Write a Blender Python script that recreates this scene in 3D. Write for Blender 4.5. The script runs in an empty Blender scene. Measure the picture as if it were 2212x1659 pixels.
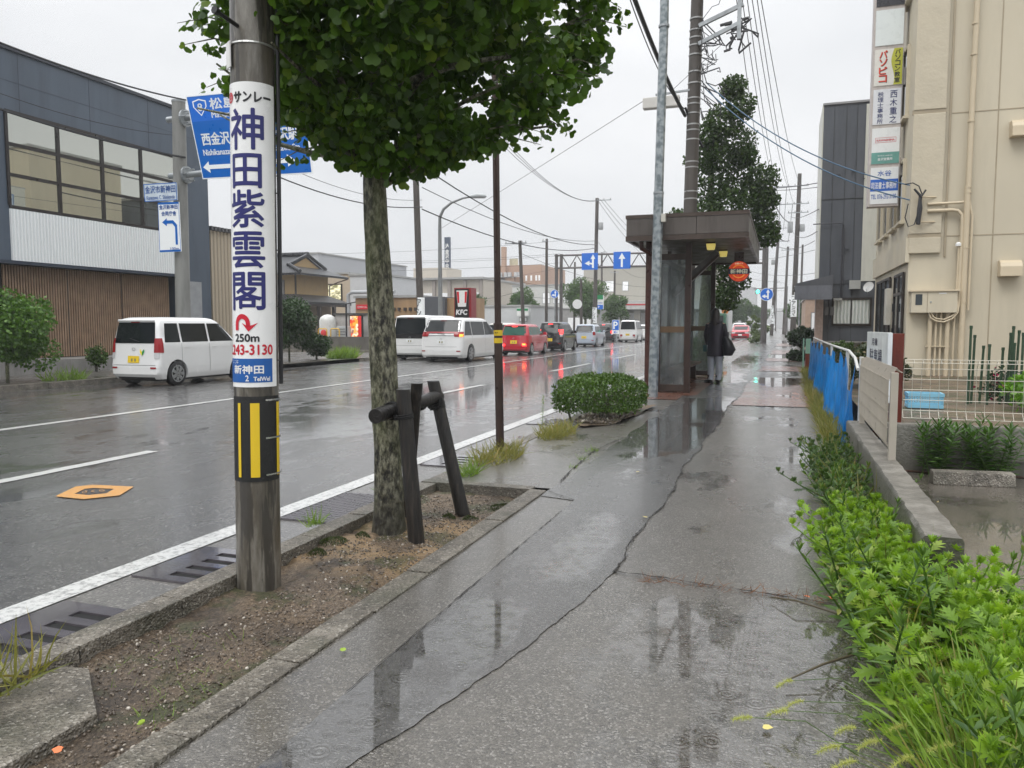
import bpy, bmesh, math, random
import numpy as np
from mathutils import Vector, Matrix
from math import sin, cos, pi, radians as R
random.seed(7); rng = np.random.default_rng(7)
SC = bpy.context.scene; COL = SC.collection
# ---------------- camera, sky, sun, exposure ----------------
cd = bpy.data.cameras.new('camera'); cam = bpy.data.objects.new('camera', cd); COL.objects.link(cam)
cam.location = (0, 0, 1.45); cam.rotation_euler = (R(90 - 4.389), 0, R(19.319))
cd.sensor_width = 36; cd.lens = 36 * 1661 / 2212; cd.clip_start = .05; cd.clip_end = 3000
SC.camera = cam
SC.view_settings.view_transform = 'Standard'; SC.view_settings.look = 'None'
SC.view_settings.exposure = 0.38; SC.view_settings.gamma = 1
SC.cycles.max_bounces = 8; SC.cycles.diffuse_bounces = 3; SC.cycles.glossy_bounces = 4
SC.cycles.transparent_max_bounces = 16; SC.cycles.volume_bounces = 0
W = bpy.data.worlds.new("World"); SC.world = W; W.use_nodes = True
wn = W.node_tree.nodes; wl = W.node_tree.links; wn.clear()
def wnode(t, **k):
    n = wn.new(t)
    for a, b in k.items(): setattr(n, a, b)
    return n
wo = wnode('ShaderNodeOutputWorld'); bg = wnode('ShaderNodeBackground')
sky = wnode('ShaderNodeTexSky', sky_type='NISHITA', sun_disc=False); sky.sun_elevation = R(55); sky.sun_rotation = R(200)
# overcast: cloud layer (grey-white, faint billows) over the clear sky
tc = wnode('ShaderNodeTexCoord'); mp = wnode('ShaderNodeMapping'); mp.inputs['Scale'].default_value = (1, 1, 2.5)
nz = wnode('ShaderNodeTexNoise'); nz.inputs['Scale'].default_value = 1.6; nz.inputs['Detail'].default_value = 5
cr = wnode('ShaderNodeValToRGB'); cr.color_ramp.elements[0].position = .3; cr.color_ramp.elements[1].position = .75
cr.color_ramp.elements[0].color = (6.0, 6.2, 6.45, 1); cr.color_ramp.elements[1].color = (8.7, 8.75, 8.85, 1)
sx = wnode('ShaderNodeSeparateXYZ'); gr = wnode('ShaderNodeFloatCurve')   # overcast: brighter towards the zenith
_c = gr.mapping.curves[0]; _c.points[0].location = (0, .255); _c.points[1].location = (1, .98)
for _p in ((.12, .262), (.4, .32), (.65, .60)): _c.points.new(*_p)
gr.mapping.update(); g3 = wnode('ShaderNodeMath', operation='MULTIPLY'); g3.inputs[1].default_value = 3.3
ml = wnode('ShaderNodeVectorMath', operation='SCALE'); mx = wnode('ShaderNodeMixRGB'); mx.inputs[0].default_value = .97
wl.new(tc.outputs['Generated'], mp.inputs[0]); wl.new(mp.outputs[0], nz.inputs[0]); wl.new(nz.outputs[0], cr.inputs[0])
wl.new(tc.outputs['Generated'], sx.inputs[0]); wl.new(sx.outputs[2], gr.inputs[1]); wl.new(gr.outputs[0], g3.inputs[0])
wl.new(cr.outputs[0], ml.inputs[0]); wl.new(g3.outputs[0], ml.inputs[3])
wl.new(sky.outputs[0], mx.inputs[1]); wl.new(ml.outputs[0], mx.inputs[2])
wl.new(mx.outputs[0], bg.inputs[0]); bg.inputs[1].default_value = .1; wl.new(bg.outputs[0], wo.inputs[0])
sd = bpy.data.lights.new('sun', 'SUN'); sun = bpy.data.objects.new('sun', sd); COL.objects.link(sun)
sd.energy = .8; sd.angle = R(25); sd.color = (1, .98, .95); sun.rotation_euler = (R(35), 0, R(-20))
# ---------------- pixel helper used for real depths ----------------
F_, CX, CY, H = 1661., 1106., 829.5, 1.45
_p, _y = R(4.389), R(19.319); _cp, _sp, _cy, _sy = cos(_p), sin(_p), cos(_y), sin(_y)
_fw = (-_sy*_cp, _cy*_cp, -_sp); _rt = (_cy, _sy, 0); _up = (-_sy*_sp, _cy*_sp, _cp)
def ray(x, y):
    a = (x-CX)/F_; b = -(y-CY)/F_
    return [_fw[i]+a*_rt[i]+b*_up[i] for i in range(3)]
def AY(x, y, Y): d = ray(x, y); t = Y/d[1]; return Vector((d[0]*t, Y, H+d[2]*t))
def AX(x, y, X): d = ray(x, y); t = X/d[0]; return Vector((X, d[1]*t, H+d[2]*t))
def GZ(x, y, z=0.): d = ray(x, y); t = (z-H)/d[2]; return Vector((d[0]*t, d[1]*t, z))
# ---------------- materials ----------------
_m = {}
class NT:
    def __init__(s, name):
        s.m = bpy.data.materials.new(name); s.m.use_nodes = True
        s.n = s.m.node_tree.nodes; s.l = s.m.node_tree.links
        s.p = s.n['Principled BSDF']; s.out = s.n['Material Output']
    def new(s, t, ins=None, **k):
        n = s.n.new(t)
        for a, b in k.items(): setattr(n, a, b)
        for a, b in (ins or {}).items():
            if isinstance(b, bpy.types.NodeSocket): s.l.new(b, n.inputs[a])
            else: n.inputs[a].default_value = b
        return n
    def set(s, k, v):
        if isinstance(v, bpy.types.NodeSocket): s.l.new(v, s.p.inputs[k])
        else: s.p.inputs[k].default_value = v
    def pos(s, sc=(1, 1, 1)):
        t = s.new('ShaderNodeNewGeometry')
        return s.new('ShaderNodeMapping', {0: t.outputs['Position'], 3: sc}).outputs[0]
    def noise(s, scale, detail=4, vec=None, rough=.55):
        return s.new('ShaderNodeTexNoise', {'Vector': vec or s.pos(), 'Scale': scale, 'Detail': detail, 'Roughness': rough}).outputs[0]
    def voro(s, scale, vec=None, feature='F1', out=0, rnd=1):
        n = s.new('ShaderNodeTexVoronoi', {'Vector': vec or s.pos(), 'Scale': scale, 'Randomness': rnd}, feature=feature); return n.outputs[out]
    def ramp(s, fac, stops):
        r = s.new('ShaderNodeValToRGB', {0: fac}); e = r.color_ramp.elements
        while len(e) < len(stops): e.new(.5)
        for i, (p, c) in enumerate(stops):
            e[i].position = p
            if not hasattr(c, '__len__'): c = (c, c, c)
            e[i].color = (*c[:3], 1)
        return r.outputs[0]
    def math(s, op, a, b=0, c=None, clamp=False):
        ins = {0: a, 1: b}
        if c is not None: ins[2] = c
        return s.new('ShaderNodeMath', ins, operation=op, use_clamp=clamp).outputs[0]
    def mix(s, f, a, b, mode='MIX'):
        c4 = lambda v: v if isinstance(v, bpy.types.NodeSocket) else (*v[:3], 1)
        return s.new('ShaderNodeMixRGB', {0: f, 1: c4(a), 2: c4(b)}, blend_type=mode).outputs[0]
    def bump(s, h, strength=.5, dist=.01, normal=None):
        ins = {'Height': h, 'Strength': strength, 'Distance': dist}
        if normal: ins['Normal'] = normal
        return s.new('ShaderNodeBump', ins).outputs[0]
def M(name, col, rough=.5, metal=0, var=.12, vs=3., bump=0, bs=30., emit=0, coat=0, ecol=None, dirt=0, vsz=1., spec=.5):
    if name in _m: return _m[name]
    t = NT(name); col = tuple(col)
    if var or dirt:
        n = t.noise(vs, 5, t.pos((1, 1, vsz)))
        lo = tuple(c*(1-var) for c in col); hi = tuple(min(1, c*(1+var)) for c in col)
        c = t.ramp(n, [(.3, lo), (.7, hi)])
        if dirt:
            d = t.ramp(t.noise(vs*1.7, 6, t.pos((1.5, 1.5, .18)), .7), [(.48, 0), (.75, dirt)])
            c = t.mix(d, c, tuple(x*.3 for x in col))
        t.set('Base Color', c)
        rr = t.ramp(t.noise(vs*2, 3), [(.3, max(.02, rough*.75)), (.7, min(1, rough*1.25))]); t.set('Roughness', rr)
    else:
        t.set('Base Color', (*col, 1)); t.set('Roughness', rough)
    t.set('Metallic', metal); t.set('Specular IOR Level', spec)
    if coat: t.set('Coat Weight', coat); t.set('Coat Roughness', .06)
    if bump: t.set('Normal', t.bump(t.noise(bs, 5), min(1, bump), .01))
    if emit: t.set('Emission Color', (*(ecol or col), 1)); t.set('Emission Strength', emit)
    _m[name] = t.m; return t.m
def MG(name, tint=(.8, .85, .85), amount=.82, dirt=.08, rough=.03):
    """window glass you can see through: fresnel reflection + film of dirt"""
    if name in _m: return _m[name]
    t = NT(name); t.n.remove(t.p)
    tr = t.new('ShaderNodeBsdfTransparent', {0: (*tint, 1)}); gl = t.new('ShaderNodeBsdfGlossy', {0: (1, 1, 1, 1), 'Roughness': rough})
    df = t.new('ShaderNodeBsdfDiffuse', {0: (.6, .62, .62, 1)}); lw = t.new('ShaderNodeFresnel', {0: 1.5})
    dn = t.ramp(t.noise(2.2, 6, t.pos((1, 1, .5))), [(.35, dirt*.5), (.75, dirt*2.2)])
    m1 = t.new('ShaderNodeMixShader', {0: dn, 1: tr.outputs[0], 2: df.outputs[0]})
    m2 = t.new('ShaderNodeMixShader', {0: lw.outputs[0], 1: m1.outputs[0], 2: gl.outputs[0]})
    t.l.new(m2.outputs[0], t.out.inputs[0]); _m[name] = t.m; return t.m
def ML(name, c1, c2, trans=.3, rough=.4, c3=None):
    """leaf: two tones picked per leaf, light passing through"""
    if name in _m: return _m[name]
    t = NT(name); g = t.new('ShaderNodeNewGeometry')
    stops = [(.0, c1), (.85, c2)] + ([(1., c3)] if c3 else [])
    c = t.ramp(g.outputs['Random Per Island'], stops)
    c = t.mix(t.ramp(t.noise(1.3, 2), [(.35, .0), (.65, .35)]), c, c1)
    t.set('Base Color', c); t.set('Roughness', rough); t.set('Specular IOR Level', .4)
    tl = t.new('ShaderNodeBsdfTranslucent', {0: t.mix(.5, c, (c2[0]*1.6, c2[1]*1.6, c2[2]*.6))})
    mxs = t.new('ShaderNodeMixShader', {0: trans, 1: t.p.outputs[0], 2: tl.outputs[0]})
    t.l.new(mxs.outputs[0], t.out.inputs[0]); _m[name] = t.m; return t.m
# ---------------- object helpers ----------------
def wpos(o):
    v = Vector((0, 0, 0))
    while o: v += o.location; o = o.parent
    return v
def tag(o, label=None, cat=None, group=None, kind=None):
    for k, v in (('label', label), ('category', cat), ('group', group), ('kind', kind)):
        if v: o[k] = v
    return o
def thing(name, label, cat, loc=(0, 0, 0), rz=0, group=None):
    o = bpy.data.objects.new(name, None); COL.objects.link(o); o.location = loc; o.rotation_euler.z = rz
    o.empty_display_size = .2
    return tag(o, label, cat, group)
def link(name, me, mats, parent=None, origin=True):
    o = bpy.data.objects.new(name, me); COL.objects.link(o)
    for m in (mats if isinstance(mats, (list, tuple)) else [mats]): me.materials.append(m)
    if parent:
        o.parent = parent; off = wpos(parent)
    elif origin and len(me.vertices):
        co = np.empty(len(me.vertices)*3); me.vertices.foreach_get('co', co); co = co.reshape(-1, 3)
        a = co.min(0); b = co.max(0); off = Vector(((a[0]+b[0])/2, (a[1]+b[1])/2, a[2])); o.location = off
    else: off = Vector((0, 0, 0))
    if off.length > 0: me.transform(Matrix.Translation(-off))
    return o
class MB:
    def __init__(s): s.v = []; s.f = []; s.mi = []; s.cur = 0
    def m(s, i): s.cur = i; return s
    def add(s, vs, fs):
        b = len(s.v); s.v += [tuple(v) for v in vs]; s.f += [tuple(b+i for i in f) for f in fs]; s.mi += [s.cur]*len(fs); return s
    def quad(s, *p): return s.add(p, [tuple(range(len(p)))])
    def box(s, x0, x1, y0, y1, z0, z1):
        return s.add([(x0,y0,z0),(x1,y0,z0),(x1,y1,z0),(x0,y1,z0),(x0,y0,z1),(x1,y0,z1),(x1,y1,z1),(x0,y1,z1)],
                     [(0,3,2,1),(4,5,6,7),(0,1,5,4),(1,2,6,5),(2,3,7,6),(3,0,4,7)])
    def hexa(s, p): return s.add(p, [(0,3,2,1),(4,5,6,7),(0,1,5,4),(1,2,6,5),(2,3,7,6),(3,0,4,7)])
    def slab(s, pts, d):
        """polygon pts (3D, planar) extruded by vector d"""
        n = len(pts); pts = [Vector(p) for p in pts]; d = Vector(d)
        fs = [tuple(range(n))[::-1], tuple(range(n, 2*n))] + [(i, (i+1) % n, n+(i+1) % n, n+i) for i in range(n)]
        return s.add(pts+[p+d for p in pts], fs)
    def bar(s, a, b, w, h, up=(0, 0, 1)):
        a = Vector(a); b = Vector(b); t = (b-a).normalized(); u = Vector(up)
        if abs(t.dot(u)) > .95: u = Vector((1, 0, 0))
        r = t.cross(u).normalized()*w/2; u = r.cross(t).normalized()*h/2
        return s.hexa([a-r-u, a+r-u, b+r-u, b-r-u, a-r+u, a+r+u, b+r+u, b-r+u])
    def tube(s, pts, r, n=8, cap=True):
        pts = [Vector(p) for p in pts]; k = len(pts); rs = r if hasattr(r, '__len__') else [r]*k
        t0 = (pts[1]-pts[0]).normalized(); u = t0.orthogonal().normalized(); vs = []
        for i, p in enumerate(pts):
            t = ((pts[min(i+1, k-1)]-pts[max(i-1, 0)])).normalized()
            u = (u-t*u.dot(t)).normalized(); w = t.cross(u)
            for j in range(n):
                a = 2*pi*j/n; vs.append(p+(u*cos(a)+w*sin(a))*rs[i])
        fs = [(i*n+j, i*n+(j+1) % n, (i+1)*n+(j+1) % n, (i+1)*n+j) for i in range(k-1) for j in range(n)]
        if cap: fs += [tuple(range(n))[::-1], tuple(range((k-1)*n, k*n))]
        return s.add(vs, fs)
    def disc(s, c, nrm, r, n=16, d=0.):
        c = Vector(c); nrm = Vector(nrm).normalized(); u = nrm.orthogonal().normalized(); w = nrm.cross(u)
        p = [c+(u*cos(2*pi*j/n)+w*sin(2*pi*j/n))*r for j in range(n)]
        return s.slab(p, nrm*d) if d else s.quad(*p)
    def lathe(s, prof, c=(0, 0, 0), n=16):
        vs = [(c[0]+r*cos(2*pi*j/n), c[1]+r*sin(2*pi*j/n), c[2]+z) for r, z in prof for j in range(n)]
        fs = [(i*n+j, i*n+(j+1) % n, (i+1)*n+(j+1) % n, (i+1)*n+j) for i in range(len(prof)-1) for j in range(n)]
        return s.add(vs, fs+[tuple(range(n))[::-1], tuple(range((len(prof)-1)*n, len(prof)*n))])
    def mesh(s, name='m', smooth=False):
        me = bpy.data.meshes.new(name); me.from_pydata(s.v, [], s.f); me.polygons.foreach_set('material_index', s.mi)
        if smooth: me.shade_smooth(); me.set_sharp_from_angle(angle=R(40))
        me.update(); return me
    def build(s, name, mats, parent=None, smooth=False, bevel=0):
        me = s.mesh(name, smooth)
        if bevel:
            bm = bmesh.new(); bm.from_mesh(me)
            bmesh.ops.bevel(bm, geom=bm.edges[:], offset=bevel, segments=2, affect='EDGES', profile=.7, clamp_overlap=True)
            bm.to_mesh(me); bm.free()
        return link(name, me, mats, parent)
def inst_mesh(name, TV, TF, P, A, S):
    """template verts TV (k,3), faces TF, placed at P (n,3) with axes A (n,3,3 columns) and scale S (n,)"""
    TV = np.asarray(TV, float); n = len(P); k = len(TV)
    V = np.einsum('nij,kj->nki', A, TV)*np.asarray(S).reshape(-1, 1, 1)+P[:, None, :]
    me = bpy.data.meshes.new(name); me.vertices.add(n*k); me.vertices.foreach_set('co', V.reshape(-1).astype(np.float32))
    lt = [len(f) for f in TF]; fl = np.concatenate([np.array(f) for f in TF])
    loops = (fl[None, :]+(np.arange(n)*k)[:, None]).reshape(-1)
    tot = np.tile(lt, n); st = np.concatenate([[0], np.cumsum(tot)[:-1]])
    me.loops.add(len(loops)); me.loops.foreach_set('vertex_index', loops.astype(np.int32))
    me.polygons.add(len(tot)); me.polygons.foreach_set('loop_start', st.astype(np.int32)); me.polygons.foreach_set('loop_total', tot.astype(np.int32))
    me.update(calc_edges=True); me.validate(); return me
def frames(D, up=None, twist=None):
    """axes: column1 (y) along D, x/z around"""
    D = D/np.linalg.norm(D, axis=1, keepdims=True); n = len(D)
    rnd = rng.normal(size=(n, 3)) if up is None else np.tile(up, (n, 1))+rng.normal(size=(n, 3))*.25
    X = np.cross(D, rnd); X /= np.linalg.norm(X, axis=1, keepdims=True)+1e-9
    Z = np.cross(X, D); return np.stack([X, D, Z], axis=2)
def vnoise(P, s=1., seed=0):
    """cheap value noise on (n,3) points, 0..1"""
    P = np.asarray(P)*s; i = np.floor(P).astype(int); f = P-i; f = f*f*(3-2*f); out = 0
    for dx in (0, 1):
        for dy in (0, 1):
            for dz in (0, 1):
                h = (i[:, 0]+dx)*374761393+(i[:, 1]+dy)*668265263+(i[:, 2]+dz)*2147483647+seed*97531
                h = (h ^ (h >> 13))*1274126177; h = ((h ^ (h >> 16)) & 0xffff)/65535.
                w = (f[:, 0] if dx else 1-f[:, 0])*(f[:, 1] if dy else 1-f[:, 1])*(f[:, 2] if dz else 1-f[:, 2]); out = out+h*w
    return out
# text -> mesh in a rectangle
_tc = {}
def glyph(txt):
    if txt not in _tc:
        c = bpy.data.curves.new('t', 'FONT'); c.body = txt; c.resolution_u = 3; c.align_x = 'LEFT'
        o = bpy.data.objects.new('t', c); me = bpy.data.meshes.new_from_object(o)
        co = np.empty(len(me.vertices)*3); me.vertices.foreach_get('co', co)
        _tc[txt] = (co.reshape(-1, 3), [tuple(p.vertices) for p in me.polygons]); bpy.data.objects.remove(o)
        bpy.data.curves.remove(c); bpy.data.meshes.remove(me)
    return _tc[txt]
def text(mb, txt, o, r, u, w=None, h=None, bold=0., box=None):
    """write txt into MB: o lower-left corner, r right unit vec, u up unit vec, fitted to width w / height h"""
    co, fs = glyph(txt)
    if not len(co): return mb
    a = co.min(0); b = co.max(0); d = b-a
    sx = w/d[0] if w else None; sy = h/d[1] if h else None
    sx = sx or sy; sy = sy or sx
    o = Vector(o); r = Vector(r); u = Vector(u); n = r.cross(u)
    offs = [(0, 0)] if not bold else [(-bold, 0), (bold, 0), (0, bold), (0, -bold)]
    for k, (ox, oy) in enumerate(offs):
        mb.add([o+r*((p[0]-a[0])*sx+ox)+u*((p[1]-a[1])*sy+oy)+n*(k*.0004) for p in co], fs)
    return mb
def vtext(mb, txt, o, r, u, w, h, bold=0.):
    """vertical writing: o = top-left, each character in a cell"""
    n = len(txt); ch = h/n; o = Vector(o); r = Vector(r); u = Vector(u)
    for i, c in enumerate(txt):
        if c in ' 　': continue
        if c == 'ー': text(mb, '|', o-u*(ch*(i+.92))+r*w*.44, r, u, w*.12, ch*.8, bold); continue
        text(mb, c, o-u*(ch*(i+.94)), r, u, w, ch*.86, bold)
    return mb
def sag(a, b, s, n=14):
    a = Vector(a); b = Vector(b)
    return [a.lerp(b, i/n)-Vector((0, 0, 4*s*(i/n)*(1-i/n))) for i in range(n+1)]
def cable(label, a, b, s, r=.012, group='overhead cables', mat=None, n=14):
    o = MB().tube(sag(a, b, s, n), r, 5).build('overhead_cable', mat or M('cable black', (.02, .02, .022), .5, var=0), None)
    return tag(o, label, 'cable', group)
def copy_tree(o, parent=None):
    c = o.copy(); COL.objects.link(c); c.parent = parent
    for ch in list(o.children): copy_tree(ch, c)
    return c
GALV = M('galvanised steel', (.36, .38, .39), .42, .55, .22, 4, .2, 40, dirt=.25)
WHITE = M('white paint', (.78, .78, .76), .35, var=.03)
BLACK = M('black paint', (.015, .015, .017), .35, var=0)
DKBR = M('dark brown painted steel', (.045, .026, .02), .35, .2, .25, 5, .15, 60)
CONC = M('concrete', (.26, .25, .235), .6, 0, .22, 3, .5, 60, dirt=.5)
# =================== GROUND ===================
def wetmat(name, base, light, dark, stone=110., rough=.42, agg=.5, pud=0.02, gsc=1.0, ripple=True, wetcol=.45, wetlo=.0, wr=.04):
    """wet paving: aggregate speckle, damp film, puddles from the 'wet' attribute"""
    t = NT(name); P = t.pos()
    at = t.new('ShaderNodeAttribute', attribute_name='wet').outputs['Fac']
    v = t.new('ShaderNodeTexVoronoi', {'Vector': P, 'Scale': stone}); vc = t.new('ShaderNodeSeparateColor', {0: v.outputs['Color']}).outputs[0]
    big = t.noise(.9, 5); mid = t.noise(7, 5)
    c = t.ramp(vc, [(0, dark), (.4, tuple(x*.8 for x in base)), (.82, tuple(x*1.25 for x in base)), (.985, light)])
    c = t.mix(t.math('MULTIPLY', t.ramp(t.noise(420, 2), [(.42, 1), (.55, 0)]), .55), c, dark)
    c = t.mix(t.math('MULTIPLY', t.ramp(big, [(.35, 0), (.7, 1)]), .45), c, tuple(x*.55 for x in base))
    c = t.mix(t.math('MULTIPLY', t.ramp(mid, [(.3, 0), (.7, 1)]), .3), c, tuple(x*1.35 for x in base))
    cracks = t.voro(.55, feature='DISTANCE_TO_EDGE', vec=t.new('ShaderNodeVectorMath', {0: P, 1: t.new('ShaderNodeTexNoise', {'Vector': P, 'Scale': 2.2, 'Detail': 6}).outputs[1]}, operation='ADD').outputs[0])
    w = t.math('ADD', t.math('MULTIPLY', at, .62), t.math('ADD', t.math('MULTIPLY', t.math('SUBTRACT', t.noise(2.6, 7, t.pos((1.1, .6, 1)), .62), .5), 1.15), .08))
    w = t.ramp(w, [(.42, wetlo), (.56, 1)])
    damp = t.ramp(t.noise(1.6, 5, t.pos((1, .5, 1))), [(.4, 0), (.62, 1)])
    c = t.mix(t.math('MULTIPLY', w, wetcol), c, tuple(x*.35 for x in base))
    t.set('Base Color', c)
    r = t.math('SUBTRACT', rough, t.math('MULTIPLY', damp, rough*.45))
    r = t.new('ShaderNodeMix', {0: w, 2: r, 3: wr+.005}).outputs[0]
    t.set('Roughness', r); t.set('IOR', 1.5); t.set('Specular IOR Level', .62)
    t.set('Coat Weight', t.new('ShaderNodeMix', {0: w, 2: .7, 3: 1.}).outputs[0]); t.set('Coat Roughness', t.new('ShaderNodeMix', {0: w, 2: .2, 3: wr}).outputs[0]); t.set('Coat IOR', t.new('ShaderNodeMix', {0: w, 2: 1.4, 3: 1.6}).outputs[0])
    h = t.math('MULTIPLY', v.outputs['Distance'], -1.)
    inv = t.math('SUBTRACT', 1.04, w)
    b1 = t.bump(t.math('MULTIPLY', t.math('ADD', h, t.math('MULTIPLY', t.noise(260, 2), .7)), inv), agg, .004)
    # ripples: rings round rain drops + wind
    def rings(s, off):
        vv = t.new('ShaderNodeTexVoronoi', {'Vector': t.new('ShaderNodeMapping', {0: P, 1: off}).outputs[0], 'Scale': s, 'Randomness': 1.}, voronoi_dimensions='2D')
        d = vv.outputs['Distance']; sw = t.math('SINE', t.math('MULTIPLY', d, 42.))
        fo = t.math('MULTIPLY', t.math('SUBTRACT', .5, d, clamp=True), 1.6)
        rc = t.new('ShaderNodeSeparateColor', {0: vv.outputs['Color']}).outputs[0]
        return t.math('MULTIPLY', t.math('MULTIPLY', sw, fo), t.math('GREATER_THAN', rc, .35))
    rp = t.math('ADD', rings(7., (0, 0, 0)), t.math('ADD', rings(13., (3.3, 1.7, 0)), t.math('MULTIPLY', t.noise(55, 3), 1.5)))
    b2 = t.bump(t.math('MULTIPLY', rp, w), min(1, pud*50), .006, b1)
    t.set('Normal', t.bump(t.noise(3.5, 3), .25*gsc, .01, b2))
    return t.m
def sheet(name, xs, ys, z, mat, wetf=None, xl=None, xr=None, kind='structure', zf=None):
    """grid sheet between x edges; xs = number of columns or list; edge functions of y"""
    ys = np.asarray(ys, float); n = len(ys)
    a = np.array([xl(y) for y in ys]); b = np.array([xr(y) for y in ys]); u = np.linspace(0, 1, xs)
    X = a[:, None]+(b-a)[:, None]*u; Y = np.repeat(ys[:, None], xs, 1); Z = np.full_like(X, z)
    if zf is not None: Z = Z+zf(X, Y)
    me = bpy.data.meshes.new(name)
    me.from_pydata(np.stack([X, Y, Z], 2).reshape(-1, 3).tolist(), [], [(i*xs+j, i*xs+j+1, (i+1)*xs+j+1, (i+1)*xs+j) for i in range(n-1) for j in range(xs-1)])
    at = me.attributes.new('wet', 'FLOAT', 'POINT')
    wv = (wetf(X, Y) if wetf else np.zeros_like(X)).reshape(-1).astype(np.float32); at.data.foreach_set('value', wv)
    me.shade_smooth()
    o = link(name, me, mat, None, origin=False)
    if kind: o['kind'] = kind
    return o
def blobs(X, Y, L, base=0.):
    w = np.full_like(X, base)
    for cx, cy, rx, ry, s in L:
        d = np.sqrt(((X-cx)/rx)**2+((Y-cy)/ry)**2); w = np.maximum(w, np.clip(1.5-d, 0, 1)*s)
    return w
def ysp(a, b, near=.045, g=.012):
    y = a; o = []
    while y < b: o.append(y); y += max(near, abs(y)*g)
    return o+[b]
ROAD = wetmat('wet road asphalt', (.078, .075, .071), (.33, .32, .30), (.018, .018, .018), 100, .33, 1., .03, wetcol=.3, wr=.085)
SW_AGG = wetmat('exposed aggregate paving', (.118, .107, .09), (.36, .34, .31), (.03, .027, .023), 135, .42, 1., .025)
SW_ASP = wetmat('worn asphalt strip', (.086, .082, .077), (.25, .24, .225), (.024, .023, .022), 150, .33, .9, .02)
SW_RED = wetmat('red brown paving', (.21, .085, .05), (.3, .14, .09), (.1, .04, .03), 60, .34, .4, .02, wetcol=.25)
CONC_G = wetmat('gutter concrete', (.12, .112, .1), (.34, .32, .29), (.05, .048, .045), 80, .4, .7, .02)
LOT = wetmat('parking lot wet concrete', (.1, .085, .068), (.17, .15, .12), (.05, .045, .038), 110, .3, .3, .012)
def road_wet(X, Y):
    w = blobs(X, Y, [(-6.6, 22, 3.0, 15, 1.), (-6.2, 10.5, 2.2, 3.2, .85), (-9, 34, 2, 20, .8), (-5, 40, 2.5, 22, .9), (-7.3, 5.6, 1.8, .8, .62), (-8.0, 8.2, 1.9, 1.6, .5), (-5.3, 6.2, 1.0, .6, .5), (-14.9, 15, .8, 9, .9), (-15.1, 9, .7, 6, .7), (-6.1, 5.0, .6, .8, .7), (-4.6, 4.0, .5, .5, .6)], .42)
    return w
sheet('ground', 2, [-60, 700], -.06, M('far ground', (.12, .12, .11), .7, var=.2, vs=.3), None, lambda y: -400, lambda y: 400)
sheet('road', 90, ysp(-4, 420, .12, .025), 0, ROAD, road_wet, lambda y: -15.75, lambda y: -3.55)
# gutter strip
sheet('gutter', 6, ysp(-3, 400, .1, .04), .003, CONC_G, lambda X, Y: blobs(X, Y, [(-3.3, 2.6, .3, .7, .5), (-3.3, 8.5, .3, 1.5, .7), (-3.35, 14, .3, 3, .6)]), lambda y: -3.56+.012*sin(y*3.1)+.01*sin(y*11), lambda y: -2.95)
# lines
def linemat(nm, wear):
    t = NT(nm)
    c = t.ramp(t.noise(26, 6, rough=.75), [(wear-.04, (.2, .2, .195)), (wear+.12, (.62, .62, .6))])
    t.set('Base Color', c); t.set('Roughness', .28); t.set('Normal', t.bump(t.noise(140, 3), .5, .003)); t.set('Coat Weight', .6); t.set('Coat Roughness', .12)
    return t.m
LINE = linemat('worn white road paint', .4); LINE2 = linemat('white road paint', .22)
def rline(x0, x1, y0, y1, m, nm='lane_line', z=.006):
    n = max(2, int((y1-y0)/.15) if y1 < 30 else 30)
    mb = MB(); L = []; Rr = []
    for i in range(n+1):
        y = y0+(y1-y0)*i/n; L.append((x0+random.uniform(-.006, .006), y, z)); Rr.append((x1+random.uniform(-.006, .006), y, z))
    mb.add(L+Rr, [(i, i+n+1, i+n+2, i+1) for i in range(n)])
    o = link(nm, mb.mesh(), m, None, origin=False); o['kind'] = 'structure'; return o
rline(-3.71, -3.53, -2, 120, LINE, 'edge_line', .009)
for y0 in [-9.6, .4, 14.4-1.5, 23.0, 33.0, 43, 53, 63, 73, 83]:
    if y0 == .4: y0 = 1.2
    rline(-6.88, -6.72, y0, {1.2: 6.9, 12.9: 17.3, 23.0: 28.2}.get(y0, y0+5), LINE2)
rline(-10.24, -10.08, -2, 200, LINE2, 'centre_line')
rline(-13.35, -13.22, 22, 120, LINE)
rline(-8.6, -8.2, 75, 76, LINE)
# stop line far + crosswalk bars
# raised ground right of the road: sidewalk
def sw_l(y): return -1.80 if y < 6.12 else -2.80
WET_SW = [(-.15, 3.2, .75, .75, .95), (.0, 2.2, .6, .9, .8), (-.35, 1.6, .6, .6, .7), (.1, 5.6, .3, 1.2, .62), (.25, 8.5, .35, 1.6, .66), (-.1, 11.5, .6, 1.2, .62), (-.6, 7.0, .28, .55, .75), (-.1, 13.6, .5, .8, .62), (0, 18, .7, 3.0, .8), (.2, 25, .6, 4, .8), (0, 36, .9, 7, .85), (0, 60, 1, 14, .9), (-.45, 5.2, .2, .3, .5)]
def wsw(X, Y): return blobs(X, Y, WET_SW, .3)
sheet('sidewalk', 64, ysp(-1.5, 6.12, .05, .01), .08, SW_AGG, wsw, lambda y: -1.80, lambda y: .92)
sheet('sidewalk', 80, ysp(6.12, 320, .05, .012), .08, SW_AGG, lambda X, Y: np.maximum(wsw(X, Y), blobs(X, Y, [(-2.45, 8.6, .35, .9, .55), (-2.2, 7.2, .5, .35, .45), (-2.4, 13, .4, 1.2, .5), (-1.7, 12.2, .6, .5, .6)])), lambda y: -2.80, lambda y: .95)
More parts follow.
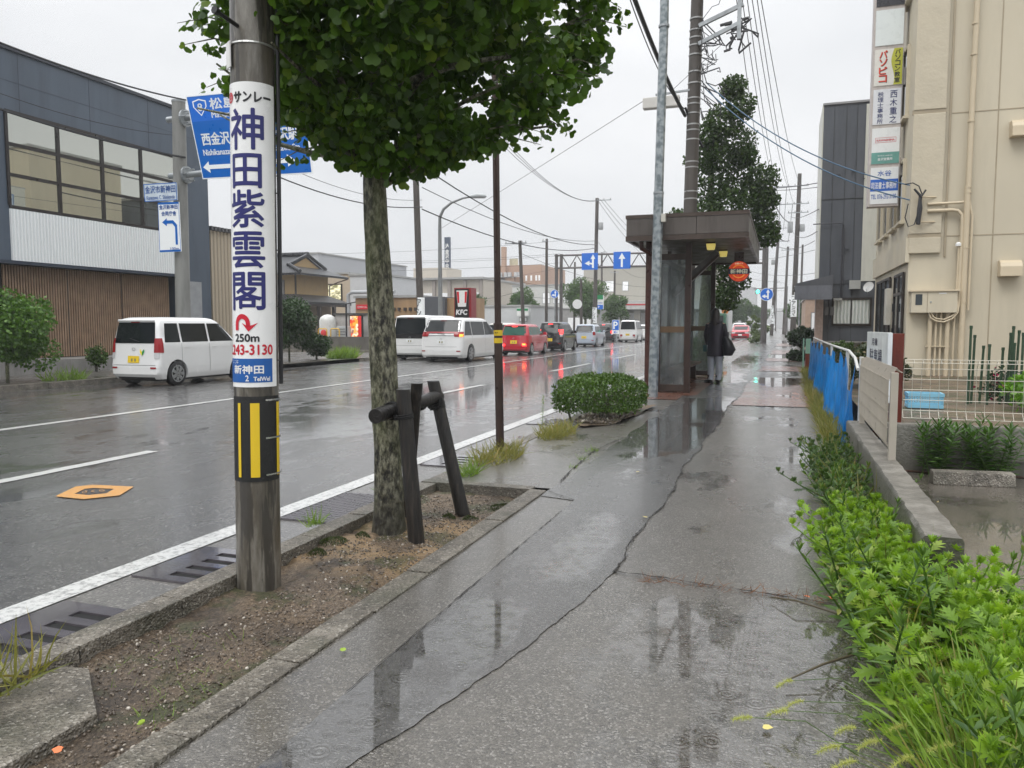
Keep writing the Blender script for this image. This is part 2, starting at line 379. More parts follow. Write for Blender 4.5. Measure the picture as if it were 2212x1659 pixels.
ash = lambda y: float(np.interp(y, [0, 1.95, 2.6, 3.0, 3.5, 4.1, 4.5], [-1.35, -1.25, -1.08, -1.0, -.92, -.845, -.84]))+.004*sin(y*9)+.004*sin(y*23)+.003*sin(y*61) if y < 4.5 else (-.84+.025*sin(y*2.3)+.012*sin(y*9) if y < 9 else -.84+.01*(y-9)+.03*sin(y*1.3)+.01*sin(y*7))
def wst(X, Y): return blobs(X, Y, [(-1.35, 9.7, .75, 2.2, 1.), (-1.15, 13, .6, 2.6, 1.), (-1.3, 3.6, .28, .9, .5), (-1.2, 2.2, .3, .8, .46), (-1.05, 5.2, .25, .9, .5), (-1.2, 6.8, .4, .8, .55), (-1.3, 2.6, .3, 1.6, .8), (-1.15, 4.6, .3, 1.2, .7), (-1.35, 21, .6, 4, .9), (-1.3, 30, .6, 9, .9)], .34)
sheet('sidewalk', 34, ysp(-1.2, 75, .04, .012), .0845, SW_ASP, wst, lambda y: (-1.50 if y < 5.75 else (-1.78+.02*sin(y*5) if y < 16 else -1.75)), ash)
# coarser strip beside the kerb is the base sheet; red paving by the bus stop
sheet('sidewalk', 30, ysp(13.6, 21.0, .08), .0885, SW_RED, lambda X, Y: blobs(X, Y, [(0, 20, .9, 2.5, .9), (.2, 15.8, .5, 1.2, .58)], .1), lambda y: ash(y)+.03+.02*sin(y*17), lambda y: .55)
sheet('sidewalk', 20, ysp(14.2, 22.0, .1), .0886, SW_RED, None, lambda y: -2.78, lambda y: -1.79+(.25 if y > 15.2 else 0))
for y0, y1 in ((24, 27), (30.5, 33.5), (38, 44), (52, 60)):
    sheet('sidewalk', 12, ysp(y0, y1, .2), .0885, SW_RED, lambda X, Y: np.full_like(X, .42), lambda y: ash(y)+.05, lambda y: .6)
# joints and cracks in the paving
JM = M('damp joint dirt', (.02, .018, .016), .8, var=.3, vs=30)
def crack(name, pts, w=.012, z=.0905, mat=JM, jit=.008):
    P = []
    for a, b in zip(pts[:-1], pts[1:]):
        n = max(2, int((Vector((*b, 0))-Vector((*a, 0))).length/.04))
        for i in range(n): P.append((a[0]+(b[0]-a[0])*i/n, a[1]+(b[1]-a[1])*i/n))
    P.append(pts[-1]); L = []; Q = []
    for i, p in enumerate(P):
        q = P[min(i+1, len(P)-1)]; r = P[max(i-1, 0)]; d = Vector((q[0]-r[0], q[1]-r[1])).normalized(); nrm = Vector((-d.y, d.x))
        jx = random.uniform(-jit, jit); ww = w*random.uniform(.1, 1.15)*(.35+.8*abs(sin(i*.17+w*900)))/2
        c = Vector(p)+nrm*jx; L.append((*(c+nrm*ww), z)); Q.append((*(c-nrm*ww), z))
    k = len(P); o = link(name, MB().add(L+Q, [(i, i+k, i+k+1, i+1) for i in range(k-1)]).mesh(), mat, None, origin=False); o['kind'] = 'structure'
crack('paving_joint', [(ash(y), y) for y in np.arange(4.1, 15, .25)], .012)
crack('paving_joint', [(-1.5, y) for y in np.arange(2.4, 5.8, .5)], .007, .0885, jit=.004)
crack('paving_joint', [(-1.5, 5.75), (-1.78, 5.98)], .02)
crack('paving_joint', [(-.84, 4.13), (-.4, 4.08), (.0, 4.02), (.5, 3.95)], .025)
for yy in (8.25, 11.0): crack('paving_joint', [(-2.8, yy), (-.85, yy+.05), (.7, yy-.05)], .01, .0886, jit=.004)
for yy in (7.95,): crack('paving_joint', [(-2.75, yy), (-2.1, yy-.1), (-1.8, yy+.3)], .014, .0848)
crack('paving_joint', [(-1.8, 6.4), (-1.85, 7.1), (-1.9, 8.0), (-1.8, 9.2)], .022, .0885)
crack('paving_joint', [(.5, 5.0), (.52, 7), (.55, 9), (.56, 16)], .02, .084)
# kerbs
def kerb(x0, x1, y0, y1, z0, z1, L=.6, nm='kerb', mat=None, jit=.004):
    y = y0; mb = MB()
    while y < y1-.02:
        e = min(y+L, y1); j = random.uniform(-jit, jit); k = random.uniform(-jit, jit)
        mb.box(x0+j, x1+j, y+.004, e-.004, z0, z1+k); y = e
    o = mb.build(nm, mat or KC, None, bevel=.008 if y1 < 30 else 0); o['kind'] = 'structure'; return o
tk = NT('weathered kerb concrete')
c = tk.ramp(tk.noise(5, 7, rough=.7), [(.3, (.055, .048, .038)), (.52, (.17, .15, .12)), (.72, (.30, .27, .225))])
vk = tk.new('ShaderNodeSeparateColor', {0: tk.voro(95, out=1)}).outputs[0]; c = tk.mix(tk.ramp(vk, [(.0, .75), (.3, 0)]), c, (.04, .035, .028)); c = tk.mix(tk.ramp(vk, [(.86, 0), (.95, .6)]), c, (.42, .39, .34)); c = tk.mix(tk.ramp(tk.noise(2.4, 4), [(.5, 0), (.7, .6)]), c, (.05, .055, .03))
tk.set('Base Color', c); tk.set('Roughness', .38); tk.set('Normal', tk.bump(tk.math('ADD', tk.noise(70, 6), tk.math('MULTIPLY', tk.voro(95), .8)), 1., .012)); KC = tk.m
kerb(-2.95, -2.80, -3, 6.12, -.1, .085, .6)
kerb(-2.95, -2.80, 6.12, 120, -.1, .082, 2)
kerb(-1.94, -1.80, 1.35, 6.0, -.1, .092, .6)
kerb(-2.80, -1.94, 6.0, 6.14, -.1, .09, .4)
kerb(-15.95, -15.75, -5, 21, -.1, .14, 1.2)
kerb(-15.95, -15.75, 27, 160, -.1, .14, 2)
# soil in the bed
ts = NT('bed soil with moss and sand')
n1 = ts.noise(1.7, 6); n2 = ts.noise(60, 7, rough=.88)
c = ts.ramp(n2, [(.38, (.018, .011, .006)), (.5, (.135, .093, .058)), (.62, (.33, .25, .165))]); c = ts.mix(ts.ramp(n1, [(.45, 0), (.6, .7)]), c, (.02, .014, .01))
sep = ts.new('ShaderNodeSeparateXYZ', {0: ts.pos()})
sand = ts.math('MULTIPLY', ts.ramp(ts.noise(2.6, 5), [(.4, 0), (.56, 1)]), ts.ramp(ts.math('DIVIDE', sep.outputs[1], 10.), [(.36, 0), (.4, 1), (.5, 1), (.53, .1)]))
c = ts.mix(sand, c, ts.ramp(n2, [(.3, (.16, .10, .045)), (.7, (.46, .31, .16))]))
moss = ts.math('MULTIPLY', ts.ramp(ts.noise(3.1, 5, ts.pos((1, 1.0, 1))), [(.52, 0), (.6, 1)]), .75)
c = ts.mix(moss, c, ts.ramp(n2, [(.3, (.015, .022, .006)), (.7, (.07, .085, .02))]))
ts.set('Base Color', c); ts.set('Roughness', .62); ts.set('Coat Weight', .15); ts.set('Coat Roughness', .2); ts.set('Normal', ts.bump(n2, .9, .02)); SOIL = ts.m
def soilz(X, Y):
    P = np.stack([X.reshape(-1), Y.reshape(-1), np.zeros(X.size)], 1)
    return ((vnoise(P, 3, 1)-.5)*.05+(vnoise(P, 14, 2)-.5)*.02+(vnoise(P, 45, 3)-.5)*.012).reshape(X.shape)
sheet('planting_bed', 70, ysp(-.5, 6.02, .018, 0), .01, SOIL, None, lambda y: -2.81, lambda y: -1.93 if y > 1.4 else -1.79, zf=soilz)
# concrete flags at the near end of the bed
mb = MB()
mb.slab([(-2.79, .6, -.02), (-2.3, .6, -.02), (-2.32, 2.05, -.02), (-2.66, 2.32, -.02), (-2.79, 2.3, -.02)], (0, 0, .062))
o = mb.build('kerb', KC, None, bevel=.012); o['kind'] = 'structure'
# pebbles
def pebbles(name, n, xf, zf_, mat, s0, s1, label=None, seed=1):
    ico = bmesh.new(); bmesh.ops.create_icosphere(ico, subdivisions=1, radius=1); TV = [v.co[:] for v in ico.verts]; TF = [[v.index for v in f.verts] for f in ico.faces]; ico.free()
    P = xf(n); n = len(P); A = frames(rng.normal(size=(n, 3))); S = rng.uniform(s0, s1, n)*rng.choice([.6, 1, 1.6], n)
    A = A*np.array([1, .75, .5])[None, :, None] if False else A
    me = inst_mesh(name, np.array(TV)*[1, .75, .55], TF, P, A, S); me.shade_smooth()
    o = link(name, me, mat, None, origin=False); tag(o, None, None, None, 'stuff'); return o
tp = NT('pebble mix'); g = tp.new('ShaderNodeNewGeometry')
tp.set('Base Color', tp.ramp(g.outputs['Random Per Island'], [(0, (.035, .026, .018)), (.5, (.11, .085, .062)), (.88, (.2, .16, .12)), (1, (.48, .44, .38))])); tp.set('Roughness', .3); PEB = tp.m
def bedp(n):
    P = np.stack([rng.uniform(-2.78, -1.95, n), rng.uniform(1.3, 5.95, n)**1.0, np.zeros(n)], 1)
    keep = vnoise(P, 2.2, 9) > .38; P = P[keep]; P[:, 2] = .012+soilz(P[:, 0], P[:, 1]); return P
pebbles('gravel', 9000, bedp, None, PEB, .0025, .0075)
def moss(name, cx, cy, r, label):
    n = int(900*r*8); a = rng.uniform(0, 2*pi, n); q = np.sqrt(rng.uniform(0, 1, n)); X = cx+q*r*np.cos(a); Y = cy+q*r*1.0*np.sin(a)
    P = np.stack([X, Y, .015+soilz(X, Y)+.03*(1-q**2)], 1)
    D = rng.normal(size=(n, 3))*.5+[0, 0, 1]; me = inst_mesh(name, [(-.2, 0, 0), (.2, 0, 0), (0, 1, 0)], [(0, 1, 2)], P, frames(D), rng.uniform(.008, .018, n))
    o = link(name, me, ML('moss', (.02, .03, .008), (.06, .085, .015), .1)); tag(o, label, 'moss', 'moss cushions in the tree bed')
for i, (a, b, r, l) in enumerate([(-2.15, 5.2, .06, 'small moss cushion by the foot of the slanting stake'), (-2.3, 5.15, .05, 'dark moss cushion between the trunk and the slanting stake'), (-2.72, 4.25, .09, 'moss clump left of the trunk base beside the road kerb'), (-2.62, 4.45, .05, 'little moss tuft touching the trunk base on the left'), (-2.68, 4.0, .06, 'moss clump nearest the concrete pole'), (-2.05, 5.6, .09, 'green moss patch in the far corner of the tree bed')]): moss('moss_cushion', a, b, r, l)
# drain grates in the gutter
GR = M('dark steel drain cover', (.10, .09, .10), .09, .25, .2, 6, .1, 30, coat=.8)
def grate(y0, y1, label, slots=4, checker=False):
    t = thing('drain_grate', label, 'drain cover', (-3.28, (y0+y1)/2, .004), 0, 'drain covers in the gutter')
    X0, X1 = -3.50, -3.0; mb = MB(); z0, z1 = .004, .016
    if checker:
        mb.box(X0, X1, y0, y1, z0, z1); mb.build('plate', M('checker plate', (.16, .15, .16), .3, .6, .15, 5), t)
        mb = MB(); k = 0
        for i in range(12):
            for j in range(int((y1-y0)/.04)):
                x = X0+.02+i*.04; y = y0+.02+j*.04; s = .014 if (i+j) % 2 else -.014
                mb.bar((x-.014, y-s, z1+.001), (x+.014, y+s, z1+.001), .006, .004)
        mb.build('tread_pattern', M('checker plate', (1, 1, 1)), t); return
    L = (y1-y0)/slots*.62; y = y0
    xa, xb = -3.30, -3.02
    mb.box(X0, xa, y0, y1, z0, z1); mb.box(xb, X1, y0, y1, z0, z1)
    off = (y1-y0)*.12; pitch = (y1-y0-off*1.3)/slots
    mb.box(xa, xb, y0, y0+off, z0, z1)
    for i in range(slots):
        a = y0+off+i*pitch+pitch*.5; b = y0+off+(i+1)*pitch if i < slots-1 else y1
        mb.box(xa, xb, a, b, z0, z1)
    mb.build('cover_plate', GR, t)
    MB().box(xa-.01, xb+.01, y0+.01, y1-.01, .0035, .0055).build('slot_shadow_pit', M('slot shade black', (.004, .004, .004), .9, var=0), t).name = 'slot_shadow_sheet'  # thin black sheet: the shade below the slots is put in as colour
grate(2.28, 2.93, 'wet steel drain cover with slots nearest the bottom left corner')
grate(3.36, 3.97, 'steel drain cover with slots just left of the concrete pole')
grate(4.75, 5.7, 'patterned steel plate in the gutter beside the ginkgo trunk', checker=True)
grate(7.1, 7.75, 'slotted drain cover in the gutter by the thin brown post')
grate(10.6, 11.3, 'slotted drain cover in the gutter beside the clipped hedge')
# orange utility cover mark on the road
to = thing('utility_cover', 'orange painted utility cover mark on the wet road near the left edge', 'manhole cover', (-5.62, 5.07, .0))
om = linemat('orange road paint', .34); om.node_tree.nodes['Principled BSDF'].inputs['Base Color'].links[0].from_node.color_ramp.elements[1].color = (.68, .31, .04, 1)
def oq(a, b): return GZ(a, b, .008)
mb = MB(); ou = [oq(119, 1072), oq(163, 1051), oq(200, 1047), oq(289, 1051), oq(258, 1070), oq(180, 1078)]
cn = sum(ou, Vector())/6; inn = [cn+(p-cn)*.5 for p in ou]
for i in range(6): mb.quad(ou[i], ou[(i+1) % 6], inn[(i+1) % 6], inn[i])
mb.build('painted_border', om, to)
MB().quad(*[p+Vector((0, 0, -.003)) for p in inn]).build('lid', M('cover dark', (.05, .045, .05), .2, .5), to)
mb = MB(); rr = (oq(250, 1058)-oq(160, 1066)); wl_ = rr.length; rr.normalize(); uu = Vector((0, 0, 1)).cross(rr)
text(mb, 'さくら', cn-rr*wl_*.28-uu*.06+Vector((0, 0, .002)), rr, uu, wl_*.55, .12); mb.build('lettering', om, to)
# left sidewalk, parking, forecourts
sheet('left_sidewalk', 8, ysp(-5, 160, .5, .05), .12, SW_AGG, lambda X, Y: np.full_like(X, .4), lambda y: -19.0, lambda y: -15.93)
sheet('forecourt', 6, ysp(-5, 200, .8, .05), .1, CONC_G, lambda X, Y: np.full_like(X, .45), lambda y: -60, lambda y: -18.9)
# right: parking lot and garden
sheet('parking_lot', 50, ysp(-1, 8.15, .08, .01), .05, LOT, lambda X, Y: blobs(X, Y, [(1.9, 5.4, 1.0, 1.2, 1.), (1.3, 6.9, .6, .4, .6), (2.6, 6.4, 1, 1, .8)], .1), lambda y: .86, lambda y: 7)
sheet('garden_soil', 12, ysp(8.35, 60, .3, .02), .40, SOIL, None, lambda y: .95, lambda y: 12, zf=lambda X, Y: 0*X)
sheet('flower_bed', 20, ysp(8.1, 8.36, .05), .056, M('bark mulch', (.06, .025, .015), .7, var=.6, vs=25, bump=1, bs=40), None, lambda y: .95, lambda y: 6)
# =================== NEAR OBJECTS ===================
# ---- big concrete pole with wrapped advert ----
BARK_P = None
tpm = NT('stained pole concrete')
c = tpm.ramp(tpm.noise(3, 6, tpm.pos((2.5, 2.5, .5)), .65), [(.3, (.035, .03, .023)), (.5, (.095, .083, .064)), (.68, (.25, .235, .205))])
c = tpm.mix(tpm.ramp(tpm.noise(9, 6, tpm.pos((1.6, 1.6, .14)), .6), [(.53, 0), (.56, .85)]), c, (.035, .031, .026))
tpm.set('Base Color', c); tpm.set('Roughness', .33); tpm.set('Normal', tpm.bump(tpm.noise(60, 5, tpm.pos((1, 1, .5))), .35, .01)); tpm.set('Coat Weight', .4); tpm.set('Coat Roughness', .15)
POLEM = tpm.m
PB = Vector((-2.72, 3.49, 0.0)); PT = Vector((-2.60, 3.49, 7.5))
def pr(z): return .119 - .0022*z if z < 8 else .102
t = thing('utility_pole', 'thick wet concrete pole wrapped in a white advert with blue characters, in the tree bed', 'utility pole', PB)
def pc(z): return PB.lerp(PT, z/7.5)
MB().tube([pc(z) for z in (-.05, 1, 2, 3, 4, 5, 6, 7.5)], [pr(z) for z in (0, 1, 2, 3, 4, 5, 6, 7.5)], 40).build('shaft', POLEM, t, True)
def wrap(mb, off, az0, flip=False):
    """take flat MB (x = arc metres from az0, z = height, y = thickness) and wrap it on the pole"""
    out = []
    for x, y, z in mb.v:
        r = pr(z)+off+y; a = az0+x/pr(z); c = pc(z); out.append((c.x+r*cos(a), c.y+r*sin(a), z))
    mb.v = out; return mb
CAMAZ = math.atan2(-PB.y, -PB.x)      # towards the viewer's side of the pavement
def sheetflat(x0, x1, z0, z1, nx=26, nz=10, y=0):
    mb = MB(); vs = [(x0+(x1-x0)*i/nx, y, z0+(z1-z0)*j/nz) for j in range(nz+1) for i in range(nx+1)]
    return mb.add(vs, [(j*(nx+1)+i, j*(nx+1)+i+1, (j+1)*(nx+1)+i+1, (j+1)*(nx+1)+i) for j in range(nz) for i in range(nx)])
def slicex(mb, step=.012):
    me = mb.mesh(); bm = bmesh.new(); bm.from_mesh(me)
    xs = [v.co.x for v in bm.verts]; x = math.floor(min(xs)/step)*step
    while x < max(xs):
        x += step; bmesh.ops.bisect_plane(bm, geom=bm.verts[:]+bm.edges[:]+bm.faces[:], plane_co=(x, 0, 0), plane_no=(1, 0, 0))
    bm.verts.index_update(); r = MB(); r.v = [v.co[:] for v in bm.verts]; r.f = [tuple(v.index for v in f.verts) for f in bm.faces]; r.mi = [0]*len(r.f); bm.free(); return r
RAD = .119; CA = CAMAZ-R(27)         # centre of the writing
hw = RAD*R(84)
ad = wrap(sheetflat(-hw, hw, 1.12, 2.70), .004, CA).build('advert_panel', M('white advert film', (.82, .82, .81), .3, var=.03, vs=6), t, True)
NAVY = M('navy lettering', (.018, .02, .14), .35, var=0); REDL = M('red lettering', (.55, .01, .03), .35, var=0); BLKL = M('black lettering', (.015, .015, .018), .35, var=0)
WHTL = M('white lettering', (.8, .8, .8), .35, var=0)
def padd(fn, mat, off=.0065, nm='lettering'):
    mb = MB(); fn(mb); mb.v = [(v[0]*.82, v[1], v[2]) for v in mb.v]; return wrap(slicex(mb), off, CA).build(nm, mat, ad)
xr_, xu = (1, 0, 0), (0, 0, 1)
cw = .225
def ring2(cx, cz, ro, ri, n=24):
    vs = [(cx+r*cos(2*pi*i/n), 0, cz+r*sin(2*pi*i/n)) for r in (ro, ri) for i in range(n)]
    return vs, [(i, (i+1) % n, n+(i+1) % n, n+i) for i in range(n)]
def big(mb):
    for ch, z1, z0 in (('神', 2.565, 2.36), ('田', 2.335, 2.165), ('紫', 2.15, 1.96), ('雲', 1.935, 1.75), ('閣', 1.725, 1.53)):
        w = cw*(.84 if ch == '田' else .98); text(mb, ch, (.126-cw/2-w/2, 0, z0), xr_, xu, w, z1-z0, .0034)
padd(big, NAVY)
padd(lambda mb: text(mb, 'サンレー', (-.06, 0, 2.598), xr_, xu, .235, .052, .003), BLKL)
def logo(mb): mb.add(*ring2(-.1, 2.627, .028, .02)); mb.add(*ring2(-.095, 2.63, .013, .006)); mb.quad((-.112, 0, 2.61), (-.104, 0, 2.61), (-.104, 0, 2.64), (-.112, 0, 2.64))
padd(logo, REDL)
def arrow(mb):
    n = 10; ro, ri = .052, .026; cx, cz = -.02, 1.456
    o = [(cx+ro*cos(pi-pi*i/n), 0, cz+ro*sin(pi-pi*i/n)) for i in range(n+1)]; q = [(cx+ri*cos(pi-pi*i/n), 0, cz+ri*sin(pi-pi*i/n)) for i in range(n+1)]
    mb.add(o+q, [(i, i+1, n+2+i, n+1+i) for i in range(n)])
    mb.quad((cx-ro, 0, 1.422), (cx-ri, 0, 1.422), (cx-ri, 0, cz), (cx-ro, 0, cz))
    mb.quad((cx+ri, 0, 1.442), (cx+ro, 0, 1.442), (cx+ro, 0, cz), (cx+ri, 0, cz))
    mb.add([(cx-.002, 0, 1.462), (cx+.042, 0, 1.415), (cx+.1, 0, 1.462), (cx+.06, 0, 1.448), (cx+.026, 0, 1.448)], [(0, 1, 4), (1, 3, 4), (1, 2, 3)])
padd(arrow, REDL, nm='arrow')
padd(lambda mb: text(mb, '250m', (-.075, 0, 1.362), xr_, xu, .16, .04, .002), BLKL)
padd(lambda mb: text(mb, 'TEL.243-3130', (-.25, 0, 1.293), xr_, xu, .422, .052, .0022), REDL)
bl = wrap(sheetflat(-.165, .14, 1.145, 1.272, 30, 2), .0058, CA).build('address_plate', M('plate blue', (.01, .1, .36), .35, var=0), ad, True)
padd(lambda mb: (text(mb, '新神田', (-.09, 0, 1.192), xr_, xu, .2, .045, .0015), text(mb, '2', (.0, 0, 1.153), xr_, xu, .02, .03, .001), text(mb, 'TelWel', (.05, 0, 1.153), xr_, xu, .1, .022, .001), text(mb, 'ここは', (-.11, 0, 1.247), xr_, xu, .06, .018)), WHTL, .0072)
# black and yellow warning band
bd = wrap(sheetflat(-RAD*R(75), RAD*R(66), .61, 1.07, 30, 4), .005, CAMAZ).build('warning_band', M('black rubber band', (.012, .012, .012), .45, var=.1, bump=.3, bs=90), t, True)
for a, b in ((-47, -39), (-15, 5.5), (50, 62)): wrap(sheetflat(RAD*R(a)*1.05, RAD*R(b)*1.05, .635, 1.035, 5, 2), .008, CAMAZ).build('yellow_stripe', M('yellow reflective film', (.72, .5, .02), .35, var=.04), bd, True)
SSM = M('steel strap', (.55, .55, .53), .3, .8, .1)
for z in (.64, .84, 1.045): wrap(sheetflat(RAD*R(20), RAD*R(100), z, z+.009, 10, 1), .011, CAMAZ).build('steel_strap', SSM, t)
for z in (2.9, 3.2): MB().tube([pc(z)+Vector(((pr(z)+.003)*cos(a), (pr(z)+.003)*sin(a), 0)) for a in np.linspace(0, 2*pi, 30)], .006, 4, False).build('steel_strap', SSM, t)
# conduit running up the right side
a = CAMAZ+R(76); mb = MB(); mb.tube([pc(z)+Vector(((pr(z)+.016)*cos(a), (pr(z)+.016)*sin(a), 0)) for z in (1.13, 2, 3, 4)], .011, 8)
mb.build('conduit', BLACK, t)
for z in (1.26, 1.55, 1.85, 2.15, 2.45): MB().tube([pc(z)+Vector(((pr(z)+.012)*cos(a+q), (pr(z)+.012)*sin(a+q), 0)) for q in np.linspace(-.28, .2, 6)], .004, 4).build('cable_tie', BLACK, t)
z = 2.98; a = CAMAZ-R(40); p = pc(z)+Vector((pr(z)*cos(a), pr(z)*sin(a), 0)); q = p+Vector((cos(a), sin(a), .12))*.14
mb = MB().tube([p, q], .011, 8); mb.tube([q, q+(q-p).normalized()*.025], .019, 8); mb.build('step_bolt', BLACK, t)
z = 2.78; a = CAMAZ-R(72); c0 = pc(z)+Vector(((pr(z)+.008)*cos(a), (pr(z)+.008)*sin(a), 0)); tt = Vector((-sin(a), cos(a), 0))
MB().slab([c0-tt*.03, c0+tt*.03, c0+tt*.03+Vector((0, 0, .13)), c0-tt*.03+Vector((0, 0, .13))], Vector((cos(a), sin(a), 0))*.006).build('number_plate', WHITE, t)

# ---- ginkgo ----
tb = NT('ginkgo bark')
P = tb.pos((1, 1, .42)); n1 = tb.noise(30, 8, P, .75); v = tb.voro(34, P)
c = tb.ramp(n1, [(.42, (.008, .007, .005)), (.49, (.10, .095, .06)), (.6, (.33, .32, .23))])
mm = tb.ramp(tb.noise(2.4, 5, tb.pos((1.5, 1.5, .5))), [(.42, 0), (.6, .7)]); c = tb.mix(mm, c, tb.mix(.6, c, (.13, .16, .03)))
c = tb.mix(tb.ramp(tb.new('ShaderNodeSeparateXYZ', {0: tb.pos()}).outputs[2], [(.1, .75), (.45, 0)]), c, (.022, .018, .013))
tb.set('Base Color', c); tb.set('Roughness', .55); tb.set('Coat Weight', .25); tb.set('Coat Roughness', .25)
tb.set('Normal', tb.bump(tb.math('ADD', n1, tb.math('MULTIPLY', v, .8)), 1., .03)); BARK = tb.m
def trunkmesh(pts, rs, n=36, rough=.1, rings=60, seed=0, sink=0):
    """knobbly trunk along pts"""
    pts = [Vector(p) for p in pts]; k = len(pts); V = []; 
    for i in range(rings+1):
        s = i/rings*(k-1); j = min(int(s), k-2); f = s-j; c = pts[j].lerp(pts[j+1], f); r = rs[j]*(1-f)+rs[j+1]*f
        for q in range(n):
            a = 2*pi*q/n; V.append((c.x, c.y, c.z, cos(a), sin(a), r))
    V = np.array(V); N = np.stack([V[:, 3]*2.2, V[:, 4]*2.2, V[:, 2]*.9], 1)
    d = (vnoise(N, 2.0, seed)-.5)*2*rough+(vnoise(N*[1, 1, .8], 6.5, seed+1)-.5)*rough*.9
    kn = np.clip(vnoise(N*[.8, .8, 1.6], 2.6, seed+5)-.74, 0, 1)*rough*6
    r = V[:, 5]*(1+d+kn); V = np.stack([V[:, 0]+V[:, 3]*r, V[:, 1]+V[:, 4]*r, V[:, 2]], 1)
    mb = MB(); mb.add(V.tolist(), [(i*n+j, i*n+(j+1) % n, (i+1)*n+(j+1) % n, (i+1)*n+j) for i in range(rings) for j in range(n)]); return mb
TB = Vector((-2.565, 4.71, 0))
t = thing('ginkgo_tree', 'leafy ginkgo with rough mossy bark standing beside the wrapped concrete pole', 'tree', TB)
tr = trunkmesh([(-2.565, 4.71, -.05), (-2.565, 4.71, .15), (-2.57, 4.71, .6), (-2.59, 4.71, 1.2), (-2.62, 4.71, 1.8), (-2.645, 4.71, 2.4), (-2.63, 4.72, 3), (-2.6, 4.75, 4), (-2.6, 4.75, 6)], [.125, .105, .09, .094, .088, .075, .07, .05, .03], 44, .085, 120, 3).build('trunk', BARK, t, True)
mb = MB(); LIMBS = []
for i in range(30):
    z = 2.35+rng.uniform(0, 2.6) if i > 6 else 2.38+i*.06; a = rng.uniform(0, 2*pi) if i > 6 else i*2*pi/7+.4; L = rng.uniform(.8, 1.5); b = Vector((-2.63, 4.73, z)); pts = [b]
    for k in range(1, 6): f = k/5; pts.append(b+Vector((cos(a)*L*f, sin(a)*L*f, .35*L*f+.1*sin(f*3+i))))
    mb.tube(pts, [.03*(1-.8*k/5) for k in range(6)], 7); LIMBS.append(pts)
mb.tube([(-2.62, 4.7, 2.42), (-2.5, 4.6, 2.5), (-2.34, 4.5, 2.62), (-2.1, 4.4, 2.8)], [.03, .028, .022, .014], 8)
mb.build('branch', BARK, t, True)
# ginkgo leaf: fan with a notch, slightly folded
GV = [(0, 0, 0), (.0, .28, 0), (-.46, .62, .1), (-.40, .86, .12), (-.2, .99, .06), (-.03, .93, .0), (.03, .93, 0), (.2, .99, .06), (.40, .86, .12), (.46, .62, .1)]
GF = [(1, 2, 3, 4, 5), (1, 6, 7, 8, 9)]; GF = [(1, 5, 4, 3, 2), (1, 9, 8, 7, 6), (0, 1, 2), (0, 9, 1)]
GF = [(1, 5, 4, 3, 2), (1, 9, 8, 7, 6), (1, 6, 5)]
LEAFG = ML('ginkgo leaf', (.018, .052, .005), (.105, .21, .022), .34, .34, (.24, .33, .04))
def crown_pts(n, inside, lo, hi, k0, holes=.42, seed=0, sc=2.2):
    out = []
    while sum(len(o) for o in out) < n:
        P = rng.uniform(lo, hi, (n*2, 3)); d = inside(P); ok = (d > 0) & (vnoise(P, sc, seed) > holes*np.clip(1-d*.0, 0, 1)) ; ok &= (rng.uniform(size=len(P)) < np.clip(k0+1-d, .15, 1)); out.append(P[ok])
    return np.concatenate(out)[:n]
# envelope: funnel shaped from below, measured as radius by height; centre drifts towards the pavement
zz = np.array([2.40, 2.52, 2.66, 2.8, 2.9, 3.15, 3.4, 3.7, 4.3, 5.2, 6.2, 6.8]); rr_ = np.array([.0, .36, .68, .88, 1.05, 1.22, 1.34, 1.42, 1.45, 1.35, .9, .05])
def inside_g(P):
    az = np.arctan2(P[:, 1]-4.72, P[:, 0]+2.42); lump = 1+.24*(vnoise(np.stack([np.cos(az)*2, np.sin(az)*2, P[:, 2]*1.1], 1), 1.4, 4)-.5)*2
    c = np.interp(P[:, 2], [2.4, 3.4], [-2.42, -2.17]); d = np.hypot(P[:, 0]-c, (P[:, 1]-4.6)*np.where(P[:, 1] > 4.6, 1.2, 1)); return (np.interp(P[:, 2], zz, rr_)*lump-d)/1.4
Pg = crown_pts(40000, inside_g, (-4.4, 2.9, 2.33), (-.4, 6.6, 5.6), .12, .46, 11, 3.0)
D = rng.normal(size=(len(Pg), 3))*.55+np.stack([(Pg[:, 0]+2.45)*.35, (Pg[:, 1]-4.72)*.35, np.full(len(Pg), -.75)], 1)
me = inst_mesh('crown', GV, GF, Pg, frames(D), rng.uniform(.06, .1, len(Pg))); crown = link('crown', me, LEAFG, t)
# fine twigs that poke out of the outline
tips = []
for i in range(90):
    a = rng.uniform(0, 2*pi); z = rng.uniform(2.6, 4); r = np.interp(z, zz, rr_)*.8; b = Vector((-2.42+r*cos(a), 4.72+r*sin(a), z)); e = b+Vector((cos(a)*.36, sin(a)*.36, rng.uniform(-.12, .12))); MB().tube([b, b.lerp(e, .5)+Vector((0, 0, .04)), e], [.007, .005, .002], 4).build('twig', BARK, t)
    for k in range(20): q = b.lerp(e, .1+.95*rng.uniform()); tips.append([q.x+rng.normal()*.03, q.y+rng.normal()*.03, q.z])
tips = np.array(tips); me = inst_mesh('twig_leaf', GV, GF, tips, frames(rng.normal(size=(len(tips), 3))*.6+[0, 0, -.7]), rng.uniform(.045, .075, len(tips)))
link('outer_foliage', me, LEAFG, t)

